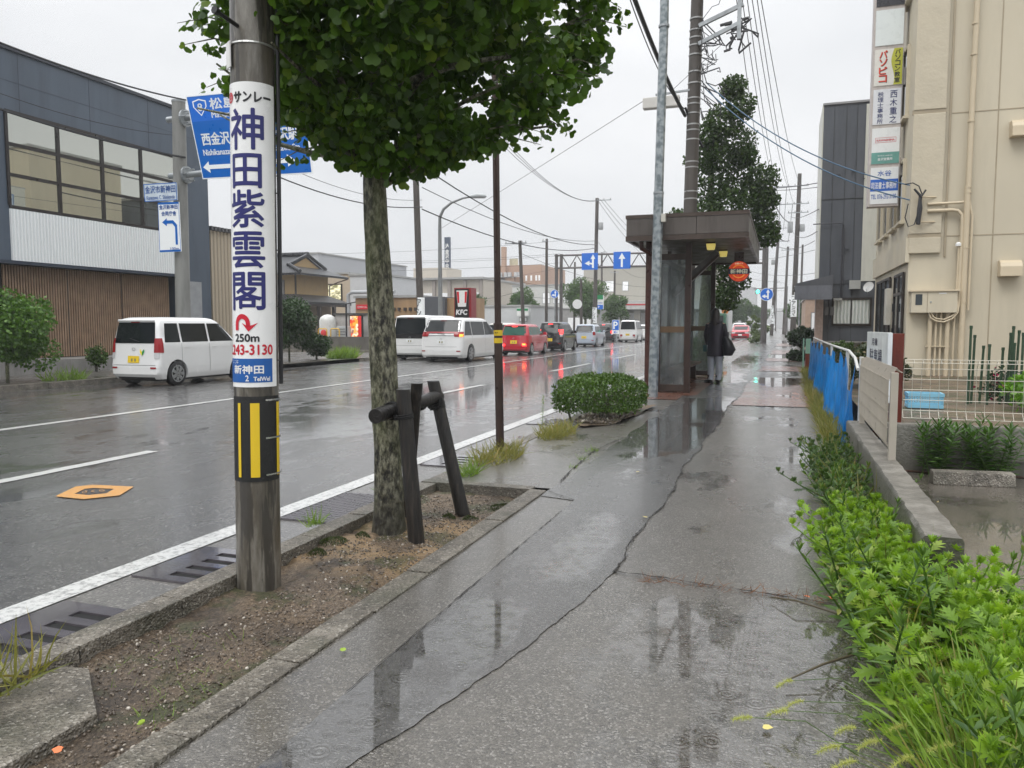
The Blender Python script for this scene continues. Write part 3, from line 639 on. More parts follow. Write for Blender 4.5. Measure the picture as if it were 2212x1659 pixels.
# ---- timber support of the tree ----
tw = NT('weathered timber'); n1 = tw.noise(14, 7, tw.pos((3, 3, .25)), .7)
tw.set('Base Color', tw.ramp(n1, [(.4, (.004, .003, .0025)), (.54, (.016, .012, .009)), (.7, (.06, .046, .034))])); tw.set('Roughness', .5); tw.set('Normal', tw.bump(n1, 1., .02)); tw.set('Coat Weight', .3); tw.set('Coat Roughness', .3); TIM = tw.m
t = thing('tree_support', 'dark weathered timber stakes tied to a crossbar beside the ginkgo trunk', 'tree support', (-2.4, 4.9, 0))
for a, b, r in (((-2.245, 4.5, 0), (-2.335, 4.5, 1.03), .052), ((-2.29, 5.38, .0), (-2.53, 5.38, 1.02), .052), ((-2.62, 5.06, 0), (-2.36, 4.76, 1.05), .045)):
    a, b = Vector(a), Vector(b); k = 14
    o = trunkmesh([a.lerp(b, i/k) for i in range(k+1)], [r*(1.04-.12*i/k) for i in range(k+1)], 18, .07, 40, int(a.y*10)); top = len(o.v)-18
    o.f.append(tuple(range(top, top+18))); o.mi.append(0); o.build('stake', TIM, t, True)
a, b = Vector((-2.43, 4.3, .87)), Vector((-2.5, 5.42, .9)); mb = MB().tube([a.lerp(b, i/8)+Vector((0, 0, .004*(i % 2))) for i in range(9)], [.048, .05, .05, .047, .046, .047, .045, .046, .044], 16); mb.build('crossbar', M('black tarred timber', (.012, .01, .009), .4, var=.5, vs=20, bump=.8, bs=50), t, True)
ROPE = M('black rope', (.01, .01, .01), .7, var=0)
def coil(c, ax, r, n, step):
    mb = MB(); c = Vector(c); ax = Vector(ax).normalized(); u = ax.orthogonal().normalized(); w = ax.cross(u); mb.tube([c+ax*(step*i/16)+(u*cos(2*pi*i/16)+w*sin(2*pi*i/16))*r for i in range(16*n)], .005, 5); mb.build('binding_rope', ROPE, t)
coil((-2.33, 4.5, .83), (-.1, 0, 1), .064, 3, .012); coil((-2.44, 4.52, .88), (0, 1, 0), .058, 3, .014); coil((-2.5, 5.3, .86), (0, 1, 0), .056, 5, .02); coil((-2.49, 5.38, .8), (-.2, 0, 1), .06, 4, .014); coil((-2.5, 5.0, .88), (0, 1, 0), .054, 4, .03)
# ---- thin brown post ----
t = thing('thin_post', 'thin dark brown steel post with two yellow bands at the kerb beyond the stakes', 'post', (-2.86, 7.77, .08))
MB().tube([(-2.87, 7.8, 0), (-2.895, 7.8, 1.46)], .045, 20).build('lower_tube', DKBR, t, True)
MB().tube([(-2.895, 7.8, 1.455), (-2.895, 7.8, 1.47)], [.052, .05], 20).build('collar', DKBR, t, True)
MB().tube([(-2.895, 7.8, 1.46), (-2.93, 7.8, 4.6)], .036, 20).build('upper_tube', DKBR, t, True)
YEL = M('yellow reflective film', (.7, .5, .02), .35)
for a, b in ((1.12, 1.17), (1.20, 1.24)): pass
for a, b in ((1.255-.0, 1.31), (1.335, 1.395)):
    q = MB().tube([(-2.892, 7.8, a), (-2.893, 7.8, b)], .0475, 24, False).build('yellow_band', YEL, t, True)
mb = MB(); text(mb, '100 M', (-2.915, 7.7505, 1.36), (.95, -.3, 0), (0, 0, 1), .045, .014, .0006); mb.build('lettering', BLKL, t)
# ---- galvanised lighting pole (square-edged tall pole by the shelter) ----
t = thing('street_lamp', 'tall galvanised steel pole with patchy zinc standing at the near corner of the bus shelter', 'street pole', (-2.29, 14.63, .08))
GP = NT('patchy zinc'); c = GP.ramp(GP.voro(14, GP.pos((1.4, 1.4, .8)), out=1) if False else GP.noise(11, 4, rough=.4), [(.4, (.17, .2, .21)), (.5, (.27, .3, .31)), (.62, (.36, .39, .4))])
GP.set('Base Color', c); GP.set('Metallic', .5); GP.set('Roughness', .4)
MB().tube([(-2.29, 14.63, .05), (-2.235, 14.63, 3.9)], .093, 8).build('lower_shaft', GP.m, t)
MB().tube([(-2.235, 14.63, 3.9), (-2.18, 14.63, 7.0), (-2.17, 14.63, 9.5)], [.085, .082, .07], 8).build('upper_shaft', GP.m, t)
for z in (3.9, 6.9): MB().tube([(-2.235+.055*(z-3.9)/3.1, 14.63, z-.02), (-2.235+.055*(z-3.9)/3.1, 14.63, z+.02)], .1, 12).build('steel_strap', GALV, t)
MB().box(-2.165, -2.085, 14.5, 14.6, 3.35, 3.5).build('junction_box', M('beige plastic', (.5, .48, .42), .4), t, bevel=.01)
# =================== BUS SHELTER, PERSON, STREET TREES ===================
BRZ = M('bronze aluminium', (.075, .055, .045), .38, .35, .15, 3, .1, 50, dirt=.5)
FAS = M('bronze fascia', (.10, .085, .075), .4, .2, .14, 2, .1, 40, dirt=.6, vsz=.3)
RUSTP = M('red brown painted post', (.06, .02, .014), .35, .1, .3, 6, .3, 50)
SG = MG('shelter glass', (.72, .78, .78), .8, .16, .05)
t = thing('bus_shelter', 'brown steel and glass bus shelter with a flat overhanging roof', 'bus shelter', (-2.1, 18, .08))
RX0, RX1, RY0, RY1, RZ0, RZ1 = -2.86, -.62, 14.75, 21.3, 3.04, 3.53
mb = MB(); mb.box(RX0+.04, RX1-.04, RY0+.04, RY1-.04, RZ0+.05, RZ1-.04)
roof = mb.build('roof', M('soffit metal', (.1, .095, .07), .5, .1, .2, 2, dirt=.4), t)
for k in range(2):
    xa = RX0+(RX1-RX0)*k*.585/1+(0 if k == 0 else 0); xb = RX0+(RX1-RX0)*(.585 if k == 0 else 1)
    MB().box(xa+.004, xb-.004, RY0-.002, RY0+.045, RZ0+.1, RZ1-.07).build('fascia_panel', FAS, roof, bevel=.006)
for k in range(4):
    y0 = RY0+.05+(RY1-RY0-.1)*k/4; y1 = RY0+.05+(RY1-RY0-.1)*(k+1)/4
    MB().box(RX1-.045, RX1+.002, y0+.005, y1-.005, RZ0+.1, RZ1-.07).build('fascia_panel', FAS, roof, bevel=.006)
    MB().box(RX0-.002, RX0+.045, y0+.005, y1-.005, RZ0+.1, RZ1-.07).build('fascia_panel', FAS, roof, bevel=.006)
for z0, z1, e in ((RZ1-.068, RZ1, .012), (RZ0, RZ0+.096, .008)):
    mb = MB(); mb.box(RX0-e, RX1+e, RY0-e, RY0+.05, z0, z1); mb.box(RX0-e, RX1+e, RY1-.05, RY1+e, z0, z1); mb.box(RX0-e, RX0+.05, RY0+.052, RY1-.052, z0, z1); mb.box(RX1-.05, RX1+e, RY0+.052, RY1-.052, z0, z1)
    mb.build('roof_trim', BRZ, roof)
def panel(p, q, z0=.12, z1=2.75, zr=(1.30, 1.42), nm='glass_panel'):
    """glazed frame between ground points p and q"""
    p = Vector((*p, 0)); q = Vector((*q, 0)); d = (q-p).normalized(); n = Vector((d.y, -d.x, 0))*.035
    def rail(a, b, m=BRZ, nm='rail'): MB().slab([p+d*a[0]+Vector((0, 0, a[1]))-n, p+d*b[0]+Vector((0, 0, a[1]))-n, p+d*b[0]+Vector((0, 0, b[1]))-n, p+d*a[0]+Vector((0, 0, b[1]))-n], n*2).build(nm, m, t)
    L = (q-p).length
    rail((0, z0), (L, z0+.13)); rail((0, zr[0]), (L, zr[1]), M('tan rail', (.16, .1, .055), .35, .2)); rail((0, z1), (L, z1+.12))
    for a, b in ((z0+.13, zr[0]), (zr[1], z1)):
        MB().slab([p+Vector((0, 0, a))-n*.1, q+Vector((0, 0, a))-n*.1, q+Vector((0, 0, b))-n*.1, p+Vector((0, 0, b))-n*.1], n*.2).build(nm, SG, t)
def post(x, y, w=.09, m=RUSTP, z1=RZ0+.04, z0=.08): MB().box(x-w/2, x+w/2, y-w/2, y+w/2, z0, z1).build('post', m, t, bevel=.006)
post(-2.52, 15.35, .1); post(-1.79, 15.75, .12, DKBR); post(-2.36, 15.75, .07, DKBR)
panel((-2.33, 15.75), (-1.85, 15.75))
post(-1.73, 20.85, .11, DKBR); post(-2.36, 20.85, .09, DKBR)
panel((-2.31, 20.85), (-1.79, 20.85))
for y in (17.45, 19.15): post(-2.40, y, .08, DKBR)
for a, b in ((15.8, 17.4), (17.5, 19.1), (19.2, 20.8)): panel((-2.40, a), (-2.40, b))
mb = MB().slab([(-2.3, 18.0, 2.05), (-2.3, 18.25, 2.0), (-2.3, 18.25, 2.0), (-2.3, 18.0, 2.05)], (0, 0, 0)) if False else MB()
a, b = Vector((-2.32, 17.4, 2.12)), Vector((-1.36, 17.4, 3.02)); mb.bar(a, b, .42, .13, (0, 0, 1)); mb.build('tilted_light_trough', M('grey trough', (.13, .12, .11), .4, .3, .2, 5, dirt=.4), t, bevel=.01)
mb = MB().bar(a+Vector((.03, -.22, -.07)), b+Vector((.03, -.22, -.07)), .03, .05); mb.build('trough_edge', BRZ, t)
mb = MB().tube([(-2.62, 15.05, RZ0+.02), (-2.62, 15.1, 2.93), (-2.52, 15.2, 2.88), (-2.44, 15.3, 2.8), (-2.44, 15.3, .1)], .045, 10); mb.build('downpipe', RUSTP, t, True)
def lamp(x, y):
    o = MB().slab([(x-.09, y-.09, RZ0+.05), (x+.09, y-.09, RZ0+.05), (x+.09, y+.09, RZ0+.05), (x-.09, y+.09, RZ0+.05)], (0, 0, -.03)).build('lamp_base', BRZ, t)
    MB().hexa([(x-.07, y-.07, RZ0-.1), (x+.07, y-.07, RZ0-.1), (x+.07, y+.07, RZ0-.1), (x-.07, y+.07, RZ0-.1), (x-.09, y-.09, RZ0+.018), (x+.09, y-.09, RZ0+.018), (x+.09, y+.09, RZ0+.018), (x-.09, y+.09, RZ0+.018)]).build('lamp_shade', M('yellowed lamp lens', (.6, .52, .16), .3, emit=.3, ecol=(1, .8, .2), var=.05), o, bevel=.02)
lamp(-1.38, 15.9); lamp(-1.26, 17.6)
# rim plate of the bench seen inside
MB().box(-2.3, -1.95, 16.6, 20.2, .48, .53).build('bench_seat', M('weathered bench wood', (.1, .06, .035), .5, var=.3, vs=8), t)
for y in (16.8, 18.4, 20): MB().box(-2.2, -2.05, y-.03, y+.03, .08, .48).build('bench_leg', DKBR, t)
# round bus stop sign hanging from the roof edge
SX, SY, SZ = -.945, 18, 2.64; sr = .235
t = thing('bus_stop_sign', 'round red and navy bus stop sign hanging under the shelter roof edge', 'sign', (SX, SY, SZ-.22))
def discm(r, y0, y1, n=40): return MB().slab([(SX+r*cos(2*pi*i/n), y0, SZ+r*sin(2*pi*i/n)) for i in range(n)], (0, y1-y0, 0))
discm(sr, SY-.05, SY+.05).build('rim', M('sign rim', (.05, .03, .03), .3), t); 
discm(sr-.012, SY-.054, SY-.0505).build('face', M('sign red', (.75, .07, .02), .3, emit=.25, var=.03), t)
mb = MB(); h = .062; n = 14; r = sr-.013
up = [(SX+r*cos(a), SY-.057, SZ+r*sin(a)) for a in np.linspace(-math.asin(h/r), math.asin(h/r), n)]; lo = [(SX-r*cos(a), SY-.057, SZ+r*sin(a)) for a in np.linspace(math.asin(h/r), -math.asin(h/r), n)]
mb.quad(*(up+lo)); mb.build('navy_band', M('sign navy', (.012, .012, .06), .3, var=0), t)
for s_ in (1, -1):
    mb = MB(); o = [(SX+.15*cos(a), SY-.057, SZ+.15*s_*sin(a)) for a in np.linspace(R(28), R(152), 14)]; i_ = [(SX+.128*cos(a), SY-.057, SZ+.128*s_*sin(a)) for a in np.linspace(R(33), R(147), 14)]
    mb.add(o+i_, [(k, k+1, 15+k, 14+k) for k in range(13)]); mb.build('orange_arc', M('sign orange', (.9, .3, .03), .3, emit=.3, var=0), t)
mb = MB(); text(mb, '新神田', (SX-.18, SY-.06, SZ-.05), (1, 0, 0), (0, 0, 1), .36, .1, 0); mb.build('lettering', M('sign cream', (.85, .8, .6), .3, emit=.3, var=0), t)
mb = MB(); text(mb, '北鉄バス', (SX-.09, SY-.06, SZ+.155), (1, 0, 0), (0, 0, 1), .18, .035, .001); mb.build('lettering', M('sign cream', (1, 1, 1)), t)
MB().box(SX-.1, SX+.1, SY-.04, SY+.04, SZ+.2, RZ0+.02).build('hanger', DKBR, t)

# ---- person waiting ----
def skinbody(name, chain, mat, parent, sub=2, smooth=True):
    """chain: list of (points, radii); points joined where they coincide"""
    V = []; E = []; Rr = []; idx = {}
    for pts, rs in chain:
        prev = None
        for p, r in zip(pts, rs):
            k = tuple(round(c, 4) for c in p)
            if k not in idx: idx[k] = len(V); V.append(p); Rr.append(r)
            if prev is not None and prev != idx[k]: E.append((prev, idx[k]))
            prev = idx[k]
    me = bpy.data.meshes.new('sk'); me.from_pydata(V, E, []); o = bpy.data.objects.new('sk', me); COL.objects.link(o)
    m = o.modifiers.new('s', 'SKIN'); m.use_smooth_shade = True
    for i, r in enumerate(Rr):
        sv = me.skin_vertices[0].data[i]; sv.radius = (r, r) if not hasattr(r, '__len__') else r; sv.use_root = (i == 0)
    o.modifiers.new('u', 'SUBSURF').levels = sub
    dg = bpy.context.evaluated_depsgraph_get(); dg.update(); nm = bpy.data.meshes.new_from_object(o.evaluated_get(dg)); bpy.data.objects.remove(o); bpy.data.meshes.remove(me)
    nm.materials.clear(); nm.shade_smooth(); return link(name, nm, mat, parent)
def loft(rings, n=24):
    """rings: (cx,cy,cz,rx,ry[,lumps])"""
    mb = MB(); V = []
    for k, (cx, cy, cz, rx, ry) in enumerate(rings):
        for j in range(n):
            a = 2*pi*j/n; w = 1+.05*sin(a*5+k*.9)*(k/len(rings)); V.append((cx+rx*w*cos(a), cy+ry*w*sin(a), cz))
    mb.add(V, [(i*n+j, i*n+(j+1) % n, (i+1)*n+(j+1) % n, (i+1)*n+j) for i in range(len(rings)-1) for j in range(n)]); mb.f += [tuple(range(n)), tuple(range((len(rings)-1)*n, len(rings)*n))]; mb.mi += [0, 0]; return mb
PX, PY, PZ = -1.47, 18.6, .08
t = thing('person', 'person in a dark raincoat and pale trousers standing with back turned at the shelter', 'person', (PX, PY, PZ))
SKIN = M('skin', (.42, .25, .18), .5, var=.05)
def pp(x, y, z): return (PX+x, PY+y, PZ+z)
body = skinbody('body', [
    ([pp(0, 0, .95), pp(0, 0, 1.15), pp(0, .01, 1.36), pp(0, .0, 1.46), pp(-.01, .01, 1.54), pp(-.015, .03, 1.63), pp(-.015, .025, 1.70)], [(.13, .1), (.12, .095), (.15, .095), .055, .05, (.075, .088), .05]),
    ([pp(0, .01, 1.36), pp(-.17, .01, 1.37), pp(-.215, .05, 1.12), pp(-.19, .16, .93), pp(-.17, .2, .88)], [(.15, .095), .06, .045, .032, .028]),
    ([pp(0, .01, 1.36), pp(.17, .01, 1.37), pp(.215, .02, 1.13), pp(.2, .16, .98), pp(.12, .24, 1.0)], [(.15, .095), .06, .045, .032, .028]),
    ([pp(0, 0, .95), pp(-.085, 0, .84), pp(-.09, .02, .47), pp(-.1, 0, .09), pp(-.115, .1, .035)], [(.13, .1), .09, .055, .038, .03]),
    ([pp(0, 0, .95), pp(.085, 0, .84), pp(.08, -.01, .47), pp(.075, -.03, .09), pp(.075, .07, .035)], [(.13, .1), .09, .055, .038, .03])], SKIN, t)
for sx_, hx, hy, hz in ((-1, -.17, .2, .88), (1, .12, .24, 1.0)):
    base = Vector(pp(hx, hy, hz)); 
    pal = [(tuple(base), tuple(base+Vector((0, .04, -.045)))), ]; ch = [([tuple(base), tuple(base+Vector((.0, .03, -.05)))], [(.028, .016), (.034, .014)])]
    for f in range(4):
        o_ = Vector((-.024+.016*f, .0, 0)); p0 = base+Vector((.0, .03, -.05)); L = (.03, .034, .032, .026)[f]
        ch.append(([tuple(p0), tuple(p0+o_+Vector((0, .008, -.02))), tuple(p0+o_+Vector((0, .014, -.02-L))), tuple(p0+o_+Vector((0, .004, -.03-L*1.5)))], [(.034, .014), .009, .008, .007]))
    ch.append(([tuple(base), tuple(base+Vector((-sx_*.035, .02, -.02))), tuple(base+Vector((-sx_*.04, .035, -.055)))], [(.028, .016), .01, .008]))
    skinbody('hand', ch, SKIN, body, 1)
# face details (turned towards the road, to the left)
fb = Vector(pp(-.015, .028, 1.60)); fd = Vector((-.85, .5, 0)).normalized(); fs = Vector((-fd.y, fd.x, 0))
mb = MB(); mb.add([fb+fd*.082+Vector((0, 0, .035)), fb+fd*.108+Vector((0, 0, -.005)), fb+fd*.084+fs*.014+Vector((0, 0, -.01)), fb+fd*.084-fs*.014+Vector((0, 0, -.01))], [(0, 2, 1), (0, 1, 3), (1, 2, 3)]); mb.build('nose', SKIN, body, True)
for s_ in (1, -1): MB().disc(fb+fd*.084+fs*.03*s_+Vector((0, 0, .03)), fd, .01, 10, .004).build('eye', M('eye', (.03, .02, .02), .2, var=0), body)
for s_ in (1, -1): MB().disc(fb+fs*.08*s_+Vector((0, 0, .01)), fs*s_, .022, 10, .008).build('ear', SKIN, body)
MB().bar(fb+fd*.088+fs*.02+Vector((0, 0, -.035)), fb+fd*.088-fs*.02+Vector((0, 0, -.035)), .006, .008).build('mouth', M('lips', (.35, .12, .1), .4, var=0), body)
TRO = M('pale grey trousers', (.4, .42, .46), .7, var=.12, vs=9, bump=.5, bs=25)
mb = MB(); 
for s_, kx, ky in ((-1, 0, .02), (1, -.005, -.01)):
    q = loft([(PX+s_*.085, PY, PZ+.9, .11, .11), (PX+s_*.09+kx, PY+ky*.6, PZ+.7, .1, .105), (PX+s_*.09+kx, PY+ky, PZ+.47, .083, .088), (PX+s_*.095, PY+ky*.5, PZ+.25, .075, .08), (PX+s_*.095-(.0 if s_ < 0 else .02), PY-.01, PZ+.09, .07, .075)]); q.build('trouser_leg', TRO, t, True)
COAT = M('dark plum raincoat', (.018, .012, .022), .42, var=.3, vs=8, bump=.6, bs=14)
q = loft([(PX, PY, PZ+.64, .2, .155), (PX+.01, PY, PZ+.74, .2, .155), (PX, PY, PZ+.92, .188, .15), (PX, PY, PZ+1.1, .168, .135), (PX, PY, PZ+1.28, .185, .13), (PX, PY, PZ+1.38, .185, .12), (PX, PY, PZ+1.44, .12, .09), (PX, PY, PZ+1.49, .065, .065)], 32)
coat = q.build('coat', COAT, t, True)
for s_, pts in ((-1, [(-.165, .01, 1.39), (-.215, .04, 1.13), (-.195, .14, .96), (-.18, .18, .91)]), (1, [(.165, .01, 1.39), (.218, .02, 1.13), (.2, .14, 1.0), (.14, .22, 1.0)])):
    MB().tube([pp(*p) for p in pts], [.068, .066, .055, .05], 14).build('sleeve', COAT, coat, True)
q = loft([(PX-.005, PY-.05, PZ+1.36, .1, .05), (PX-.005, PY-.06, PZ+1.43, .12, .07), (PX-.008, PY-.045, PZ+1.5, .085, .06)], 18); q.build('hood', COAT, coat, True)
HAIR = M('dark brown hair', (.018, .01, .007), .35, var=.4, vs=30, bump=.8, bs=90)
q = loft([(PX-.005, PY-.075, PZ+1.28, .045, .03), (PX-.008, PY-.085, PZ+1.38, .07, .045), (PX-.01, PY-.07, PZ+1.48, .085, .06), (PX-.012, PY-.02, PZ+1.57, .1, .1), (PX-.012, PY+.005, PZ+1.66, .1, .115), (PX-.012, PY+.01, PZ+1.73, .078, .09), (PX-.012, PY+.01, PZ+1.765, .03, .04)], 26); q.build('hair', HAIR, t, True)
BOOT = M('black wet leather', (.01, .01, .011), .2, var=0)
for x, y, r in ((-.115, -.01, -.75), (.07, -.02, .1)):
    mb = MB(); mb.tube([pp(x, y-.01, .2), pp(x, y, .09)], [.052, .055], 14); 
    d = Vector((sin(r), cos(r), 0)); b = Vector(pp(x, y, .045)); mb.tube([b-d*.07, b-d*.03, b+d*.08+Vector((0, 0, -.006)), b+d*.16+Vector((0, 0, -.015)), b+d*.19+Vector((0, 0, -.02))], [.034, .044, .042, .033, .018], 14)
    mb.build('boot', BOOT, t, True)
t = thing('shoulder_bag', 'black shoulder bag hanging at the right side of the waiting person', 'bag', pp(.27, -.05, .6))
mb = loft([(PX+.28, PY-.05, PZ+.66, .07, .15), (PX+.3, PY-.05, PZ+.8, .1, .19), (PX+.27, PY-.05, PZ+1.0, .07, .17), (PX+.24, PY-.05, PZ+1.1, .035, .13)], 20)
mb.v = [(PX+.27+(v[0]-PX-.27)*1.5, v[1], v[2]) for v in mb.v]; mb.build('bag_body', M('black canvas', (.008, .008, .012), .45, bump=.5), t, True)
MB().tube([pp(.29, -.14, 1.05), pp(.2, -.1, 1.3), pp(.13, -.02, 1.45), pp(.12, .08, 1.38)], .014, 6).build('strap', BLACK, t)
t = thing('hand_bag', 'small teal green pouch held at the left side of the waiting person', 'bag', pp(-.2, .14, .8))
MB().box(PX-.29, PX-.13, PY+.06, PY+.14, PZ+.74, PZ+.9).build('bag_body', M('teal fabric', (.02, .09, .1), .5, var=.2), t, bevel=.02)
MB().tube([pp(-.27, .1, .9), pp(-.21, .14, .97), pp(-.15, .1, .9)], .006, 5).build('strap', BLACK, t)

# ---- foliage helpers ----
LV = [(0, 0, 0), (-.3, .45, .06), (0, 1, 0), (.3, .45, .06), (0, .5, 0)]; LFc = [(0, 4, 1), (1, 4, 2), (2, 4, 3), (3, 4, 0)]
L2V = [(0, 0, 0), (-.38, .5, .08), (0, 1, 0), (.38, .5, .08)]; L2F = [(0, 3, 2, 1)]
def leaves(name, P, s0, s1, mat, parent=None, D=None, TV=None, TF=None, droop=.3):
    if D is None: D = rng.normal(size=(len(P), 3))+[0, 0, -droop]
    me = inst_mesh(name, TV or L2V, TF or L2F, P, frames(D), rng.uniform(s0, s1, len(P))); return link(name, me, mat, parent)
def clumps(n, C, Rd, sd=.55, flat=.8):
    """n points spread over shells of the clump spheres C (k,3) radius Rd"""
    k = rng.integers(0, len(C), n); d = rng.normal(size=(n, 3)); d /= np.linalg.norm(d, axis=1, keepdims=True); r = rng.uniform(sd, 1, n)**.7
    return np.array(C)[k]+d*(np.array(Rd)[k]*r)[:, None]*[1, 1, flat]
def crownclumps(c, rx, rz, k, seed, rmin=.3, rmax=.5, ry=None):
    rs = np.random.default_rng(seed); d = rs.normal(size=(k, 3)); d /= np.linalg.norm(d, axis=1, keepdims=True); q = rs.uniform(.25, .8, k)[:, None]
    return np.array(c)+d*q*[rx, ry or rx, rz], rs.uniform(rmin, rmax, k)*min(rx, rz)
def tree(name, label, base, h, rx, rz, cz, n, leaf, mat, seed, group=None, trunk_r=.12, cat='tree', k=22, ry=None):
    t = thing(name, label, cat, base, 0, group); b = Vector(base)
    mb = trunkmesh([b+Vector((0, 0, -.05)), b+Vector((.04, 0, cz*.5)), b+Vector((0, .03, cz)), b+Vector((0, 0, cz+rz*.6))], [trunk_r*1.2, trunk_r, trunk_r*.75, trunk_r*.3], 12, .08, 20, seed); C, Rd = crownclumps((b.x, b.y, b.z+cz), rx, rz, k, seed, ry=ry)
    for c in C[:8]: mb.tube([b+Vector((0, 0, cz-rz*.7)), b.lerp(Vector(c), .6)+Vector((0, 0, b.z*0+cz*.25)), Vector(c)], [trunk_r*.45, trunk_r*.3, trunk_r*.1], 6)
    mb.build('trunk', BARK, t, True); P = clumps(n, C, Rd); leaves('crown', P, leaf*.7, leaf*1.25, mat, t); return t
LDK = ML('dark evergreen leaf', (.008, .02, .005), (.025, .055, .012), .15, .35)
LMD = ML('mid green leaf', (.022, .05, .007), (.08, .15, .018), .22, .35)
LFAR = ML('street tree leaf', (.03, .07, .012), (.08, .16, .03), .25, .45)
LBR = ML('bright weed leaf', (.05, .13, .012), (.16, .33, .03), .32, .42, (.17, .30, .035))
LMU = ML('mugwort leaf', (.08, .16, .012), (.25, .42, .03), .38, .42, (.42, .52, .09))
GRS = ML('grass blade', (.05, .10, .012), (.16, .21, .04), .3, .5, (.32, .27, .09))
# ---- clipped hedge in the small bed by the shelter ----
t = thing('clipped_hedge', 'low clipped evergreen hedge with bare stems in a pebble bed by the shelter', 'hedge', (-2.55, 11.4, .08))
def hull_pts(n, f, lo, hi, shell=.12):
    out = []
    while sum(map(len, out)) < n:
        P = rng.uniform(lo, hi, (n*3, 3)); d = f(P); out.append(P[(d > 0) & ((d < shell) | (rng.uniform(size=len(P)) < .12))])
    return np.concatenate(out)[:n]
def fh(P):
    u = (P[:, 0]+2.55); v = (P[:, 1]-11.35); a = R(8); x = (u*cos(a)+v*sin(a)*.15)/.62; y = v/1.15
    r = 1-(np.abs(x)**3+np.abs(y)**3)**(1/3)+.22*(vnoise(P, 3.2, 6)-.6); top = .62+.13*vnoise(P, 3.5, 2)-.12*np.clip(np.hypot(x, y), 0, 1)**4; bot = .17+.1*vnoise(P, 3, 5); return np.minimum(np.minimum(r, (top-P[:, 2])*1.6), (P[:, 2]-bot)*1.6)
P = hull_pts(9000, fh, (-3.3, 10.1, .2), (-1.8, 12.7, .72)); leaves('foliage', P, .035, .06, LMD, t, rng.normal(size=(len(P), 3))*.6+[0, 0, .6], LV, LFc)
mb = MB()
for i in range(16):
    x, y = -2.9+rng.uniform(0, .7), 10.6+rng.uniform(0, 1.5); mb.tube([(x, y, .05), (x+rng.normal()*.05, y, .25), (x+rng.normal()*.14, y+rng.normal()*.1, .5)], [.022, .016, .008], 6)
mb.build('stems', BARK, t)
sheet('planting_bed', 30, ysp(9.9, 12.9, .06), .105, SOIL, None, lambda y: -2.79+.35*max(0, (10.7-y)), lambda y: -2.05+.1*(y-11.3)/1.5-.5*max(0, 10.5-y), zf=lambda X, Y: soilz(X, Y))
def bp2(n):
    P = np.stack([rng.uniform(-2.75, -2.1, n), rng.uniform(10.2, 12.7, n), np.full(n, .12)], 1); return P
pebbles('gravel', 900, bp2, None, PEB, .008, .022)
# ---- second planting behind the glass: hedge and ginkgo 2 ----
t = thing('box_hedge', 'dense green box hedge seen through the far glass of the shelter', 'hedge', (-2.4, 26.5, .08))
def fh2(P): x = (P[:, 0]+2.45)/.5; y = (P[:, 1]-27)/2.2; return np.minimum(1-(np.abs(x)**4+np.abs(y)**4)**.25, (1.02-P[:, 2]))
P = hull_pts(3500, fh2, (-3, 24.6, .1), (-1.9, 29.4, 1.0)); leaves('foliage', P, .06, .1, LMD, t)
T2 = Vector((-2.35, 25.2, .08)); t = thing('ginkgo_tree', 'tall narrow ginkgo behind the bus shelter beside the power pole', 'tree', T2)
trunkmesh([T2, T2+Vector((0, 0, 2)), T2+Vector((.15, 0, 4.5)), T2+Vector((.1, 0, 8))], [.22, .17, .13, .05], 20, .09, 60, 8).build('trunk', BARK, t, True)
CL = [(-2.5, 25, 6.6, .55), (-2.3, 25, 7.3, .5), (-.6, 25, 4.2, .5), (-1.0, 25, 5.2, .75), (-1.6, 24.6, 5.0, .8), (-2.3, 25, 4.9, .7), (-.75, 25, 5.9, .6), (-1.4, 25.4, 5.9, .7), (-2.1, 25, 5.7, .65), (-1.9, 25, 6.6, .6), (-1.5, 25, 7.1, .65), (-1.9, 25, 7.7, .6), (-1.4, 25, 8.1, .5), (-1.6, 25, 8.7, .42), (-.7, 25, 4.6, .55), (-1.5, 24.5, 4.3, .7), (-2.4, 25.5, 4.3, .7), (-1.9, 25, 3.5, .6), (-1.5, 25.2, 2.9, .55), (-1.7, 25, 2.3, .45), (-1.2, 25, 6.6, .4), (-3.2, 25.2, 4.8, .45), (-.6, 25, 5.3, .45)]
P = clumps(19000, [c[:3] for c in CL], [c[3] for c in CL], .35, .85); leaves('crown', P, .07, .13, ML('ginkgo leaf far', (.018, .04, .007), (.055, .11, .018), .22, .4, (.09, .13, .03)), t, None, GV, GF, .5)
